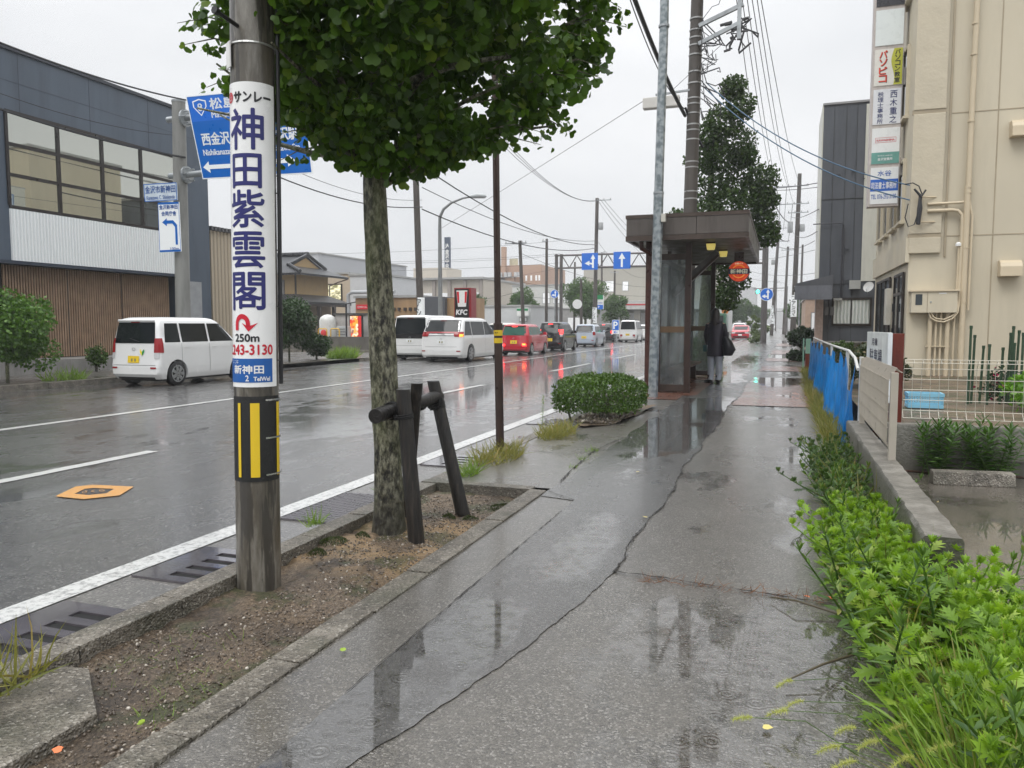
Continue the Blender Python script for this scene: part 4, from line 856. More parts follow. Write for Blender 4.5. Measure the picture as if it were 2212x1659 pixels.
# =================== RIGHT SIDE ===================
# ---- concrete retaining wall + beige mesh panel ----
tcw = NT('cast concrete dark sides'); n1 = tcw.noise(4, 6, tcw.pos((1.4, 1.4, .5)), .68)
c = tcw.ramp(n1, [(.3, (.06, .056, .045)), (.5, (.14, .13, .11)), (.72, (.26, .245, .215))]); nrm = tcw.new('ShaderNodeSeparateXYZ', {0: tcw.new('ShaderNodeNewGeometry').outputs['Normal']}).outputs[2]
c = tcw.mix(tcw.math('MULTIPLY', tcw.ramp(nrm, [(.3, 1), (.7, 0)]), .6), c, (.06, .06, .045)); tcw.set('Base Color', c); tcw.set('Roughness', .45); tcw.set('Normal', tcw.bump(tcw.noise(45, 6), .8, .012)); CWALL = tcw.m  # side faces mixed darker than the top, by surface normal
def rough_block(mb, x0, x1, y0, y1, z0, z1, n=24, jit=.006, zf=None):
    V = []; 
    for i in range(n+1):
        y = y0+(y1-y0)*i/n; z = z1+(zf(y) if zf else 0); j = lambda: random.uniform(-jit, jit)
        V += [(x0+j(), y, z0), (x0+j()*.5, y, z-.02), (x0+.014+j(), y, z+j()*.4), (x1-.014+j(), y, z+j()*.4), (x1+j()*.5, y, z-.02), (x1+j(), y, z0)]
    F = [(i*6+k, i*6+k+1, (i+1)*6+k+1, (i+1)*6+k) for i in range(n) for k in range(5)]; return mb.add(V, F+[tuple(range(6)), tuple(range(n*6+5, n*6-1, -1))])
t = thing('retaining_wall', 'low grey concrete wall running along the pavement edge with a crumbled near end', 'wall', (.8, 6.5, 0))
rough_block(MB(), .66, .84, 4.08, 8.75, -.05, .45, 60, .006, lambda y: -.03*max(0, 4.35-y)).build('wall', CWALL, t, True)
sheet('flower_bed', 14, ysp(-1, 8.8, .08), .075, M('dark weedy soil', (.035, .028, .018), .7, var=.5, vs=20, bump=1, bs=50), None, lambda y: .50+.03*sin(y*3), lambda y: .66 if y > 4.1 else .9)
BGM = M('beige powder coated wire', (.44, .40, .34), .35, .2, .06, 5)
t = thing('mesh_fence', 'short beige wire mesh fence panel with folded top standing on the low concrete wall', 'fence', (.77, 7.4, .45))
for z, x in ((.50, .80), (.57, .755), (.66, .755), (.76, .755), (.86, .755), (.95, .755), (1.06, .755), (1.13, .80), (1.10, .855)):
    pass
def mesh_panel(P0, P1, out, parent, zb, zt, mat, nv, r=.0028, folds=True, nh=6, barname='wire'):
    """welded mesh: vertical wires folded near top and bottom + horizontal rods, as one panel"""
    P0 = Vector(P0); P1 = Vector(P1); out = Vector(out); mb = MB(); d = P1-P0
    pr_ = [(zb, .05), (zb+.07, 0), (zt-.09, 0), (zt, .05), (zt-.03, .085)] if folds else [(zb, 0), (zt, 0)]
    for i in range(nv+1):
        b = P0+d*(i/nv); mb.tube([Vector((b.x, b.y, 0))+out*o+Vector((0, 0, z)) for z, o in pr_], r, 4)
    hz = [(zb+.07, 0), (zt-.09, 0), (zt, .05), (zb, .05), (zt-.03, .085)] if folds else [(zb, 0), (zt, 0)]
    a, b = zb+.07, zt-.09
    hz += [(a+(b-a)*k/nh, 0) for k in range(1, nh)]
    for z, o in hz: mb.tube([Vector((P0.x, P0.y, z))+out*(o+.004), Vector((P1.x, P1.y, z))+out*(o+.004)], r*1.3, 5)
    return mb.build(barname, mat, parent)
mesh_panel((.755, 6.3, 0), (.755, 8.5, 0), (1, 0, 0), t, .50, 1.13, BGM, 64, .0032, nh=4, barname='wire_panel')
MB().box(.765, .815, 6.24, 6.29, .45, 1.10).build('post', BGM, t, bevel=.004); MB().box(.765, .815, 8.52, 8.57, .45, 1.12).build('post', BGM, t, bevel=.004)
# ---- garden front wall with wire fence ----
t = thing('garden_wall', 'dark low concrete wall below the wire garden fence', 'wall', (3.5, 8.3, 0))
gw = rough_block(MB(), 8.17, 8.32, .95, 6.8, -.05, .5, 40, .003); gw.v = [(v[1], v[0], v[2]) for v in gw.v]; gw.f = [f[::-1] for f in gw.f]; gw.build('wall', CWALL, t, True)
MB().box(1.25, 6.6, 8.14, 8.165, .19, .205).build('form_joint_lip', CWALL, t)
t = thing('wire_fence', 'pale wire garden fence with folded top strung along the dark low wall', 'fence', (3.5, 8.25, .5))
mesh_panel((1.12, 8.25, 0), (6.2, 8.25, 0), (0, -1, 0), t, .56, 1.12, M('pale fence wire', (.5, .47, .4), .3, .5, .05), 66, .0024, nh=4, barname='wire_panel')
for x in (2.35, 4.5): MB().tube([(x, 8.3, .45), (x, 8.3, 1.14)], .016, 8).build('post', BGM, t)
# ---- rust brown board sign ----
t = thing('notice_board', 'faded notice board on rusty red brown posts at the end of the mesh fence', 'sign board', (1.14, 9.2, .05))
RUST = M('rusty red brown steel', (.13, .022, .012), .4, .2, .45, 5, .4, 40, dirt=.5, vsz=.4)
MB().box(1.10, 1.215, 9.0, 9.1, 0, 1.36).build('post', RUST, t, bevel=.006)
MB().box(1.02, 1.09, 9.75, 9.83, 0, 1.36).build('post', RUST, t, bevel=.006)
P1, P2 = Vector((1.095, 9.0, 0)), Vector((1.0, 10.1, 0)); d = (P2-P1).normalized(); n = Vector((-d.y, d.x, 0))*.04; n = n if n.x < 0 else -n
bd = MB().slab([P1+Vector((0, 0, .62)), P2+Vector((0, 0, .62)), P2+Vector((0, 0, 1.37)), P1+Vector((0, 0, 1.37))], n).build('board', M('faded white sheet', (.6, .62, .6), .45, var=.15, vs=5, dirt=.3), t, bevel=.004)
MB().slab([P1-d*.035+Vector((0, 0, .63)), P1-d*.002+Vector((0, 0, .63)), P1-d*.002+Vector((0, 0, 1.365)), P1-d*.035+Vector((0, 0, 1.365))], n*1.02).build('edge_strip', M('chipped white edge', (.65, .68, .7), .4, dirt=.4), bd)
def onb(u0, u1, z0, z1, mat, nm, off=1.03): 
    A = P2-d*u0+n*off; B = P2-d*u1+n*off; MB().slab([A+Vector((0, 0, z0)), B+Vector((0, 0, z0)), B+Vector((0, 0, z1)), A+Vector((0, 0, z1))], n*.03).build(nm, mat, bd)
onb(.02, 1.08, .62, .72, M('board red', (.5, .04, .03), .4, var=.2), 'red_stripe'); onb(.1, .4, .74, 1.0, M('board green', (.1, .3, .12), .4), 'green_panel')
mb = MB(); q = P2+n*1.05; mb2 = text(mb, '駐車場', q-d*.2+Vector((0, 0, 1.02)), -d, (0, 0, 1), .65, .16, .003); text(mb, '月極', q-d*.3+Vector((0, 0, 1.22)), -d, (0, 0, 1), .3, .08, .002); mb.build('lettering', M('faded black', (.08, .08, .1), .5), bd)
# ---- blue net fence along the pavement ----
t = thing('net_fence', 'bright blue netting sagging on a rail along the pavement edge', 'fence', (.76, 14, 0))
tn = NT('blue netting'); tr_ = tn.new('ShaderNodeBsdfTransparent'); dl = tn.new('ShaderNodeBsdfTranslucent', {0: (.005, .2, .62, 1)})
cN = tn.ramp(tn.noise(2.5, 4, tn.pos((1, 1.6, .5))), [(.3, (.006, .17, .52)), (.7, (.012, .32, .85))]); tn.set('Base Color', cN); tn.set('Roughness', .45)
ma = tn.new('ShaderNodeMixShader', {0: .3, 1: tn.p.outputs[0], 2: dl.outputs[0]}); mb_ = tn.new('ShaderNodeMixShader', {0: tn.ramp(tn.noise(5, 4, tn.pos((1, 2, .6))), [(.4, .66), (.6, .97)]), 1: tr_.outputs[0], 2: ma.outputs[0]}); tn.l.new(mb_.outputs[0], tn.out.inputs[0])
def net(name, ys, topf, botf, xf, parent, nz=26):
    V = []; n = len(ys)
    for i, y in enumerate(ys):
        zt, zb = topf(y), botf(y)
        for j in range(nz+1):
            f = j/nz; V.append((xf(y, f), y+.03*sin(j*.7+y*5)*(1-f), zb+(zt-zb)*f))
    mb = MB().add(V, [(i*(nz+1)+j, (i+1)*(nz+1)+j, (i+1)*(nz+1)+j+1, i*(nz+1)+j+1) for i in range(n-1) for j in range(nz)]); return mb.build(name, tn.m, parent, True)
def ztop(y):
    pk = [8.75, 9.75, 10.6, 12.3, 13.9, 15.7, 17.6, 19.5, 21.7]; 
    for a, b in zip(pk[:-1], pk[1:]):
        if a <= y <= b: f = (y-a)/(b-a); return 1.10-(.40 if a < 9.5 else .16)*4*f*(1-f)*(b-a)**.3+.02*sin(y*9)
    return 1.1
ys_ = np.concatenate([np.arange(8.75, 14, .045), np.arange(14, 21.8, .1)])
net('netting', ys_, ztop, lambda y: .02+.03*sin(y*4), lambda y, f: .72+.05*sin(y*6.2+f*1.5)*(1.05-f)+.035*sin(y*15+f*2)*(1-f*.6)-.10*(1-f)*max(0, sin(y*1.7)), t)
for y in (8.78, 10.6, 13.9, 17.6, 21.6): MB().tube([(.79, y, 0), (.79, y, 1.12)], .02, 8).build('post', M('pale pipe', (.55, .55, .52), .4), t)
MB().tube([(.77, 8.9, .98), (.78, 9.4, 1.08), (.79, 10.4, 1.13), (.79, 12.3, 1.12), (.79, 16, 1.11), (.79, 21.7, 1.12)], .017, 8).build('rail', M('pale pipe', (1, 1, 1)), t)
t = thing('net_fence', 'blue netting stretched between dark poles behind the shrub by the building', 'fence', (1.4, 14.5, .4))
nx0, nx1 = AY(1862, 750, 14.5).x, AY(1916, 750, 14.5).x; xs_ = np.linspace(nx0, nx1, 15); V = []
for x in xs_:
    for j in range(9): V.append((x, 14.5+.02*sin(x*14+j), .4+.085*j))
MB().add(V, [(i*9+j, (i+1)*9+j, (i+1)*9+j+1, i*9+j+1) for i in range(len(xs_)-1) for j in range(8)]).build('netting', M('dark blue netting', (.01, .06, .22), .5, var=.3, vs=4), t, True)
for x in (nx0, nx0+.62): MB().tube([(x, 14.48, .4), (x, 14.48, 1.16)], .015, 6).build('post', BLACK, t)

# ---- beige office building ----
BG = M('beige painted render', (.55, .49, .37), .6, var=.06, vs=.8, bump=.12, bs=22, dirt=.16, vsz=.4)
BGD = M('beige textured panel', (.52, .46, .345), .6, var=.05, vs=2, bump=.9, bs=11, vsz=1.4)
BGP = M('beige painted pipe', (.56, .47, .33), .38, var=.05)
bX, bY = 2.43, 18.0; Z0 = .33; YB = 24.1
t = thing('beige_building', 'tall beige rendered office building at the right edge', 'building', (6, 21, 0))
MB().box(bX+.02, 14, bY+.02, YB, Z0, 16).build('wall', BG, t)
MB().box(bX+.08, 14, bY+.06, YB, -.1, Z0+.01).build('foundation', M('dark wet foundation', (.05, .048, .042), .6, dirt=.5), t)
JD = M('joint groove', (.36, .30, .21), .7)
# front pilaster panels (textured), with recessed joints
for z0, z1 in ((2.93, 3.25), (3.33, 5.75), (5.83, 8.4), (8.48, 11), (11.1, 15.9)):
    MB().box(bX+.0, 3.02, bY-.06, bY+.02, z0, z1).build('textured_panel', BGD, t, bevel=.015)
MB().box(bX+.05, 3.02, bY-.028, bY+.02, 2.93, 15.9).build('pilaster', BG, t)
for z in (3.29, 5.79, 8.44): MB().box(bX-.02, 3.03, bY-.045, bY+.02, z-.04, z+.04).build('joint_band', JD, t)
MB().box(3.09, 3.13, bY-.012, bY+.02, 2.85, 15.9).build('joint', JD, t)
for x in (3.95, 5.9): MB().box(x, x+.02, bY+.012, bY+.021, Z0, 15.9).build('joint', JD, t)
for z in (3.26, 5.72, 8.2): MB().box(3.14, 14, bY+.013, bY+.0215, z, z+.02).build('joint', JD, t)
# road side facade: band, reveals, window strips
MB().box(bX-.05, bX+.02, bY-.04, YB, 2.75, 3.27).build('fascia_band', BG, t)
for y0, y1 in ((18.9, 19.55), (20.1, 20.85), (21.5, 22.3), (22.8, 23.6)):
    for z0, z1 in ((3.75, 5.0), (6.0, 7.4), (8.5, 10)):
        f = MB().box(bX-.045, bX+.02, y0-.05, y1+.05, z0-.05, z0).box(bX-.045, bX+.02, y0-.05, y1+.05, z1, z1+.05).box(bX-.045, bX+.02, y0-.05, y0, z0, z1).box(bX-.045, bX+.02, y1, y1+.05, z0, z1).build('window', BG, t)
        MB().box(bX-.012, bX+.021, y0, y1, z0, z1).build('pane', M('dark office glass', (.05, .055, .055), .08, 0, 0), f)
        MB().box(bX-.09, bX+.02, y0-.08, y1+.08, z0-.1, z0-.052).build('sill', BG, f)
DG = M('dark window glass', (.03, .04, .045), .06, 0, 0); DF = M('dark bronze frame', (.035, .027, .022), .4, .3)
def win(x, y0, y1, z0, z1, nm='window', mull=1, parent=t):
    f = MB(); w = .055
    f.box(x-.04, x, y0, y1, z0, z0+w).box(x-.04, x, y0, y1, z1-w, z1).box(x-.04, x, y0, y0+w, z0+w, z1-w).box(x-.04, x, y1-w, y1, z0+w, z1-w)
    for k in range(1, mull+1): yy = y0+(y1-y0)*k/(mull+1); f.box(x-.038, x-.002, yy-w/2, yy+w/2, z0+w, z1-w)
    o = f.build(nm, DF, parent); MB().box(x-.015, x+.005, y0+w, y1-w, z0+w, z1-w).build('pane', DG, o); return o
win(bX+.0, 20.5, 23.2, 1.0, 2.6, 'window', 2); win(bX+.0, 18.35, 19.75, .5, 2.58, 'door', 1)
MB().box(bX-.045, bX-.002, 18.4, 19.7, 2.1, 2.16).build('door_transom', DF, t)
MB().box(bX-.16, bX-.045, 19.9, 20.25, 1.45, 2.3).build('light_box', M('beige light box', (.55, .52, .45), .4), t, bevel=.015)
for z in (1.2, 1.75): MB().box(bX-.1, bX-.045, 19.3, 19.36, z, z+.18).build('door_handle', BLACK, t)
# meter box, pipes, vents
mbx = MB().box(2.50, 3.34, bY-.22, bY+.01, 1.70, 2.13).build('meter_box', BG, t, bevel=.012)
MB().box(2.47, 3.38, bY-.25, bY+.01, 2.132, 2.165).build('box_lid', BGP, mbx, bevel=.006)
MB().box(2.575, 2.70, bY-.225, bY-.218, 1.86, 2.08).build('meter_window', DG, mbx); MB().box(2.79, 2.80, bY-.226, bY-.219, 1.71, 2.12).build('door_gap', JD, mbx)
MB().disc((2.86, bY-.222, 1.92), (0, -1, 0), .015, 10, .01).build('lock', GALV, mbx); MB().box(3.0, 3.14, bY-.224, bY-.2195, 2.085, 2.105).build('name_label', WHITE, mbx)
def pipe(pts, r): MB().tube(pts, r, 10).build('pipe', BGP, t, True)
yy = bY-.09
pipe([(3.46, yy, Z0+.05), (3.46, yy, 4.25)], .058); pipe([(3.47, yy, 4.25), (3.47, yy, 5.6), (3.52, yy, 16)], .052)
for z in (1.9, 3.0, 4.2, 4.1, 5.5, 6.8, 7.4): MB().tube([(3.465, yy, z), (3.465, yy, z+.03)], .065, 12).build('pipe_collar', BGP, t)
pipe([(2.88, yy, Z0), (2.88, yy, 1.7)], .045); pipe([(3.20, yy, Z0), (3.20, yy, 1.7)], .045)
for x in (2.99, 3.08): pipe([(x, yy, Z0), (x, yy, 1.7)], .022)
pipe([(3.32, yy, Z0), (3.32, yy, 1.72)], .02)
pipe([(3.42-.0, yy-.05, 1.85), (3.40, yy-.05, 1.72)], .02) if False else None
for r in (.0, .05): pipe([(2.84+r, yy-.08, 1.7), (2.87+r, yy-.08, 1.6+r*.4), (2.97, yy-.08, 1.53+r), (3.12, yy-.08, 1.51+r), (3.27-r*.3, yy-.08, 1.58+r), (3.36-r*.6, yy-.08, 1.70), (3.385-r*.5, yy-.04, 1.85), (3.385-r*.9, yy, 2.0), (3.385-r*.9, yy, 3.05)], .017)
pipe([(3.385, yy, 1.9), (3.385, yy, 3.55), (3.37, yy, 3.68), (3.30, yy, 3.76), (3.2, yy, 3.78), (2.75, yy, 3.78)], .035)
pipe([(2.75, yy, 3.92), (3.30, yy, 3.92), (3.40, yy, 3.93)], .028); pipe([(3.56, yy, 1.75), (3.56, yy, 3.65), (3.52, yy, 3.8), (3.5, yy, 3.95)], .024)
MB().lathe([(.055, 0), (.055, .05), (.02, .08)], (3.335, yy, 3.05), 12).build('vent_cap', WHITE, t)
MB().box(2.82, 3.26, yy-.04, yy+.08, 1.0, 1.02).build('pipe_bracket', BGP, t)
mb = MB(); mb.tube([(2.62, bY-.1, 3.55), (2.62, bY-.1, 4.1)], .02, 6); mb.tube([(2.55, bY-.18, 3.56), (2.9, bY-.06, 3.56)], .015, 6); mb.tube([(2.55, bY-.18, 4.06), (2.9, bY-.06, 4.06)], .015, 6); mb.build('cable_bracket', BGP, t)
def vent(x, z, w=.38):
    h = .32; y = bY+.02; pr_ = [(y, z), (y, z+h), (y-.12, z+h), (y-.2, z+h*.85), (y-.24, z+h*.6), (y-.25, z)]
    MB().slab([(x, a, b) for a, b in pr_], (w, 0, 0)).build('vent_hood', BGP, t, bevel=.008)
vent(4.07, 2.42); vent(4.16, 5.15); vent(4.4, 8.25)
# ---- blade signboard on the road side ----
t = thing('blade_sign', 'tall white framed vertical signboard with stacked tenant panels on the beige building', 'signboard', (2.06, 19.3, 4.1))
sx0, sx1, sy = 1.77, 2.36, 19.2
FR = M('weathered sign frame', (.5, .45, .42), .45, var=.1, vs=6, dirt=.3)
MB().box(sx0-.03, sx1, sy+.01, sy+.32, 4.1, 12).build('frame', FR, t)
def S_panel(z0, z1, col, nm='sign_panel', w=0):
    return MB().box(sx0+.012, sx1-.02, sy-.006, sy+.011, z0+.03, z1-.03).build(nm, M('sign '+nm+str(col), col, .3, emit=.12, var=.03, vs=4), t)
def L(par, txt, x, z, w, h, mat, bold=.0, vert=False, oy=-.0095):
    mb = MB(); (vtext if vert else text)(mb, txt, (x, sy+oy, z), (1, 0, 0), (0, 0, 1), w, h, bold); mb.build('lettering', mat, par)
cW = (.66, .67, .66)
p = S_panel(4.12, 4.98, cW); MB().box(sx0+.012, sx1-.02, sy-.0085, sy-.0065, 4.43, 4.69).build('blue_band', M('sign blue', (.015, .10, .42), .35, emit=.1), p)
BLU = M('blue lettering', (.02, .1, .4), .4, var=0)
L(p, '水谷', 1.92, 4.76, .28, .12, BLU, .002); L(p, '司法書士事務所', 1.80, 4.48, .51, .15, WHTL, .002, oy=-.011); L(p, 'TEL 076-292-3100', 1.80, 4.26, .51, .10, BLU, .0015)
p = S_panel(5.0, 5.84, cW); MB().box(sx0+.012, sx1-.02, sy-.0085, sy-.0065, 5.03, 5.28).build('green_band', M('sign green', (.12, .3, .26), .35, emit=.08), p)
L(p, 'KAWASHIMA', 1.88, 5.52, .36, .045, REDL, .002); MB().add(*(lambda o, i: (o+i, [(k, (k+1) % 4, 4+(k+1) % 4, 4+k) for k in range(4)]))([(1.85, sy-.009, 5.49), (2.27, sy-.009, 5.49), (2.27, sy-.009, 5.6), (1.85, sy-.009, 5.6)], [(1.857, sy-.009, 5.497), (2.263, sy-.009, 5.497), (2.263, sy-.009, 5.593), (1.857, sy-.009, 5.593)])).build('logo_frame', REDL, p)
L(p, '金沢営業所', 1.91, 5.1, .3, .06, WHTL, .001, oy=-.011); L(p, '株式会社 川島製作所', 1.91, 5.19, .3, .03, WHTL, 0, oy=-.011)
p = S_panel(5.86, 6.68, (.6, .61, .63)); L(p, '西木重之', 2.12, 6.62, .14, .72, M('indigo lettering', (.03, .04, .14), .4), .002, True); L(p, '税理士事務所', 1.87, 6.60, .115, .70, M('indigo lettering', (1, 1, 1)), .0015, True)
p = S_panel(6.70, 7.54, (.62, .6, .55))
mb = MB(); n = 16; A = [(2.15+.035*sin(k/n*2*pi+.5), sy-.0085, 6.73+.78*k/n) for k in range(n+1)]; B = [(sx1-.02, sy-.0085, 6.73+.78*k/n) for k in range(n+1)]; mb.add(A+B, [(k, n+1+k, n+2+k, k+1) for k in range(n)]); mb.build('yellow_field', M('sign olive yellow', (.42, .42, .04), .35, emit=.1), p)
L(p, 'パソピコ', 1.885, 7.48, .155, .7, M('sign black shade', (.03, .02, .02), .4), .004, True); L(p, 'パソピコ', 1.875, 7.49, .155, .7, M('vermilion lettering', (.65, .05, .02), .4), .004, True, oy=-.013); L(p, 'パソコン教室', 2.19, 7.49, .105, .72, BLKL, .003, True, oy=-.012)
S_panel(7.56, 8.38, (.62, .66, .65)); p = S_panel(8.40, 9.3, (.03, .03, .035)); S_panel(9.35, 10.2, cW)
for z in (4.95, 6.92, 9): MB().box(sx1, bX+.02, sy+.1, sy+.32, z-.18, z+.2).build('bracket', M('beige bracket cover', (.6, .55, .5), .4), t, bevel=.01)

# ---- dark grey building beyond ----
t = thing('dark_grey_building', 'charcoal grey clad building with curtained window beyond the beige one', 'building', (3, 34, 0))
DGW = M('charcoal cladding', (.085, .094, .112), .5, var=.12, vs=1.5, bump=.1, dirt=.3, vsz=.3); CR_ = M('cream cladding', (.58, .58, .52), .5, var=.04, dirt=.15)
a0 = AY(1768, 700, 30).x
MB().box(1.2, 5, 30, 33, -.1, 9.2).build('wall', DGW, t)
MB().box(2.58, 5, 29.96, 30, 3.0, 9.12).build('cream_panel', CR_, t)
MB().box(1.16, 1.2, 29.99, 33, 2.6, 9.22).build('side_wall', CR_, t)
MB().box(1.17, 5, 29.95, 33.05, 9.2, 9.27).build('roof_edge', M('roof edge', (.3, .3, .31), .4), t)
for x in (1.55, 1.95, 2.3): MB().box(x, x+.012, 29.985, 30.001, 0, 9.15).build('seam', M('dark seam', (.025, .027, .03), .5), t)
for z in (2.9, 5.9): MB().box(1.2, 2.58, 29.98, 30.002, z, z+.015).build('seam', M('dark seam', (1, 1, 1)), t)
f = MB().box(1.66, 2.96, 29.93, 30, 1.42, 1.5).box(1.66, 2.96, 29.93, 30, 2.34, 2.42).box(1.66, 1.72, 29.93, 30, 1.5, 2.34).box(2.9, 2.96, 29.93, 30, 1.5, 2.34).box(2.28, 2.32, 29.935, 30, 1.5, 2.34).build('window', DF, t)
cm_ = NT('white curtain'); wv = cm_.new('ShaderNodeTexWave', {'Vector': cm_.pos(), 'Scale': 2.6, 'Distortion': 2.2, 'Detail': 2}, bands_direction='X').outputs[1]
cm_.set('Base Color', cm_.ramp(wv, [(.2, (.5, .55, .52)), (.8, (.8, .84, .82))])); cm_.set('Normal', cm_.bump(wv, .8, .05)); cm_.set('Roughness', .4)
for a, b in ((1.72, 2.28), (2.32, 2.9)): MB().box(a, b, 29.96, 29.99, 1.5, 2.34).build('curtain', cm_.m, f)
MB().box(1.1, 1.36, 29.6, 30, 0, 2.9).build('brick_pier', None or M('pink brick', (.42, .32, .28), .6, var=.15, vs=12, bump=.6, bs=30), t)
MB().slab([(.35, 28.9, 2.72), (1.62, 28.9, 2.72), (1.62, 28.9, 2.95), (1.62, 28.9, 3.18), (.42, 28.9, 2.9)], (0, 3, 0)).build('canopy', M('grey canopy', (.1, .105, .12), .45, dirt=.4), t, bevel=.01)
MB().box(.38, 1.6, 28.86, 28.9, 2.33, 2.82).build('canopy_front', M('canopy front', (.17, .18, .21), .4, dirt=.3), t)
MB().box(1.7, 1.98, 29.8, 29.95, 2.32, 2.4).box(2.2, 2.56, 29.75, 29.95, 2.72, 3.02).build('wall_unit', M('pale unit', (.4, .41, .4), .4), t)
for x in (1.42, 1.60): MB().box(x, x+.13, 29.85, 29.99, 1.8, 2.1).build('meter', M('grey meter', (.14, .14, .145), .4), t, bevel=.01)
for x, r, zt in ((1.93, .025, 5.0), (1.99, .018, 4.9), (1.56, .016, 3.7)): MB().tube([(x, 29.93, 2.4 if x > 1.9 else 1.2), (x, 29.93, zt)], r, 6).build('conduit', M('dark conduit', (.06, .06, .07), .4), t)
MB().tube([(1.99, 29.9, 4.95), (1.9, 29.9, 5.05), (1.2, 29.9, 5.05), (.95, 29.7, 5.02)], .018, 6).build('conduit', M('dark conduit', (1, 1, 1)), t)
for x, z in ((2.1, 4.2), (2.1, 3.1), (1.75, 6.8), (2.2, 6.9)): MB().disc((x, 29.96, z), (0, -1, 0), .06, 10, .05).build('vent_cap', M('charcoal cladding', (1, 1, 1)), t)
t = thing('satellite_dish', 'round white satellite dish on the charcoal wall above the curtained window', 'antenna', (2.78, 29.7, 2.5))
mb = MB(); c = Vector((2.8, 29.6, 2.78)); nrm = Vector((-.55, -.75, .35)).normalized(); u = nrm.orthogonal().normalized(); w = nrm.cross(u); rings = [(0, -.04), (.1, -.03), (.19, 0)]
V = [c+(u*cos(2*pi*k/20)+w*sin(2*pi*k/20))*r+nrm*h for r, h in rings for k in range(20)]; mb.add(V, [(i*20+k, i*20+(k+1) % 20, (i+1)*20+(k+1) % 20, (i+1)*20+k) for i in range(2) for k in range(20)]); mb.build('dish', M('dish grey', (.55, .55, .54), .4), t, True)
MB().tube([c, c+nrm*.15+Vector((0, 0, -.14)), c+Vector((.02, .3, -.25))], .012, 6).build('arm', GALV, t)
# bush, round hedge, bits by the path beyond
t = thing('shrub', 'bushy dark green shrub with reddish tips behind the blue netting', 'shrub', (1.35, 14, .4)); C, Rd = crownclumps((1.55, 14.3, .85), .75, .38, 22, 5, .45, .7, ry=1.9)
P = clumps(9000, C, Rd); leaves('foliage', P, .035, .065, ML('dull olive shrub leaf', (.015, .028, .008), (.05, .07, .018), .15, .45, (.14, .08, .03)), t); mb = MB()
for i in range(7): mb.tube([(1.4+rng.normal()*.3, 14+rng.normal()*.8, .35), (1.5+rng.normal()*.4, 14+rng.normal(), 1.0)], .012, 5)
mb.build('stems', BARK, t)
def ballbush(label, x, y, z, r, n, name='round_hedge', rz=None, mat=None, s=.05, ry=None, k=26):
    t = thing(name, label, 'shrub', (x, y, z)); C, Rd = crownclumps((x, y, z+(rz or r)), r*.8, (rz or r)*.8, k, abs(int(x*7+y)), .4, .6, ry=ry); P = clumps(n, C, Rd, .6); P = P[P[:, 2] > z]; leaves('foliage', P, s*.7, s*1.3, mat or LDK, t)
    MB().tube([(x, y, z-.05), (x, y, z+(rz or r))], .04, 6).build('stem', BARK, t); return t
ballbush('dark rounded clipped bush at the foot of the charcoal building', .75, 33, .4, .85, 5000, rz=.55, s=.09, ry=1.8)
ballbush('smaller dark clipped bush spilling low onto the pavement edge', .55, 31.5, -.1, .5, 2500, rz=.35, s=.08, ry=.9)
ballbush('small ivy patch hanging on the concrete block wall of the garden', 1.8, 26, .55, .7, 2600, 'ivy_clump', .22, LMD, .06)
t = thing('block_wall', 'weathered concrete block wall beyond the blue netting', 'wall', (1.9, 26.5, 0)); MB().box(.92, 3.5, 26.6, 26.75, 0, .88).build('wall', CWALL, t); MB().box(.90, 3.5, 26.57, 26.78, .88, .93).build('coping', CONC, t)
t = thing('short_post', 'short green and rusty steel post at the end of the blue netting', 'post', (.63, 24, 0)); MB().box(.66, .76, 24, 24.1, 0, .62).build('post', RUST, t); MB().box(.66, .8, 23.98, 24.12, .62, 1.05).build('green_plate', M('pale green paint', (.2, .36, .28), .4), t)
MB().box(.58, .62, 24, 24.05, 0, 1.06).build('post', M('pale green paint', (1, 1, 1)), t)
# ---- garden things ----
t = thing('crate', 'light blue plastic crate standing in the garden behind the wire fence', 'crate', (1.72, 10.9, .4)); cx, cy, cz, w_, d_, h_ = 1.72, 10.9, .41, .40, .28, .185
CB = M('light blue plastic', (.22, .48, .62), .35, var=.05)
for i, (a, b, c_, d2) in enumerate(((cx-w_/2, cx+w_/2, cy-d_/2, cy-d_/2+.012), (cx-w_/2, cx+w_/2, cy+d_/2-.012, cy+d_/2), (cx-w_/2, cx-w_/2+.012, cy-d_/2+.013, cy+d_/2-.013), (cx+w_/2-.012, cx+w_/2, cy-d_/2+.013, cy+d_/2-.013))):
    mb = MB(); mb.box(a, b, c_, d2, cz, cz+.04); mb.box(a-.006, b+.006, c_-.006, d2+.006, cz+h_-.04, cz+h_)
    L_ = (b-a) if b-a > .1 else (d2-c_); N = int(L_/.03)
    for k in range(N+1):
        if b-a > .1: x = a+.006+(L_-.012)*k/N; mb.box(x-.004, x+.004, c_+.002, d2-.002, cz+.04, cz+h_-.04)
        else: y = c_+.006+(L_-.012)*k/N; mb.box(a+.002, b-.002, y-.004, y+.004, cz+.04, cz+h_-.04)
    for z in (.065, .085, .105, .125): mb.box(a+.003, b-.003, c_+.003, d2-.003, cz+z, cz+z+.008)
    mb.build('crate_side', CB, t)
MB().box(cx-w_/2+.014, cx+w_/2-.014, cy-d_/2+.014, cy+d_/2-.014, cz, cz+.01).build('crate_base', CB, t)
GST = M('green garden stake', (.03, .06, .03), .4)
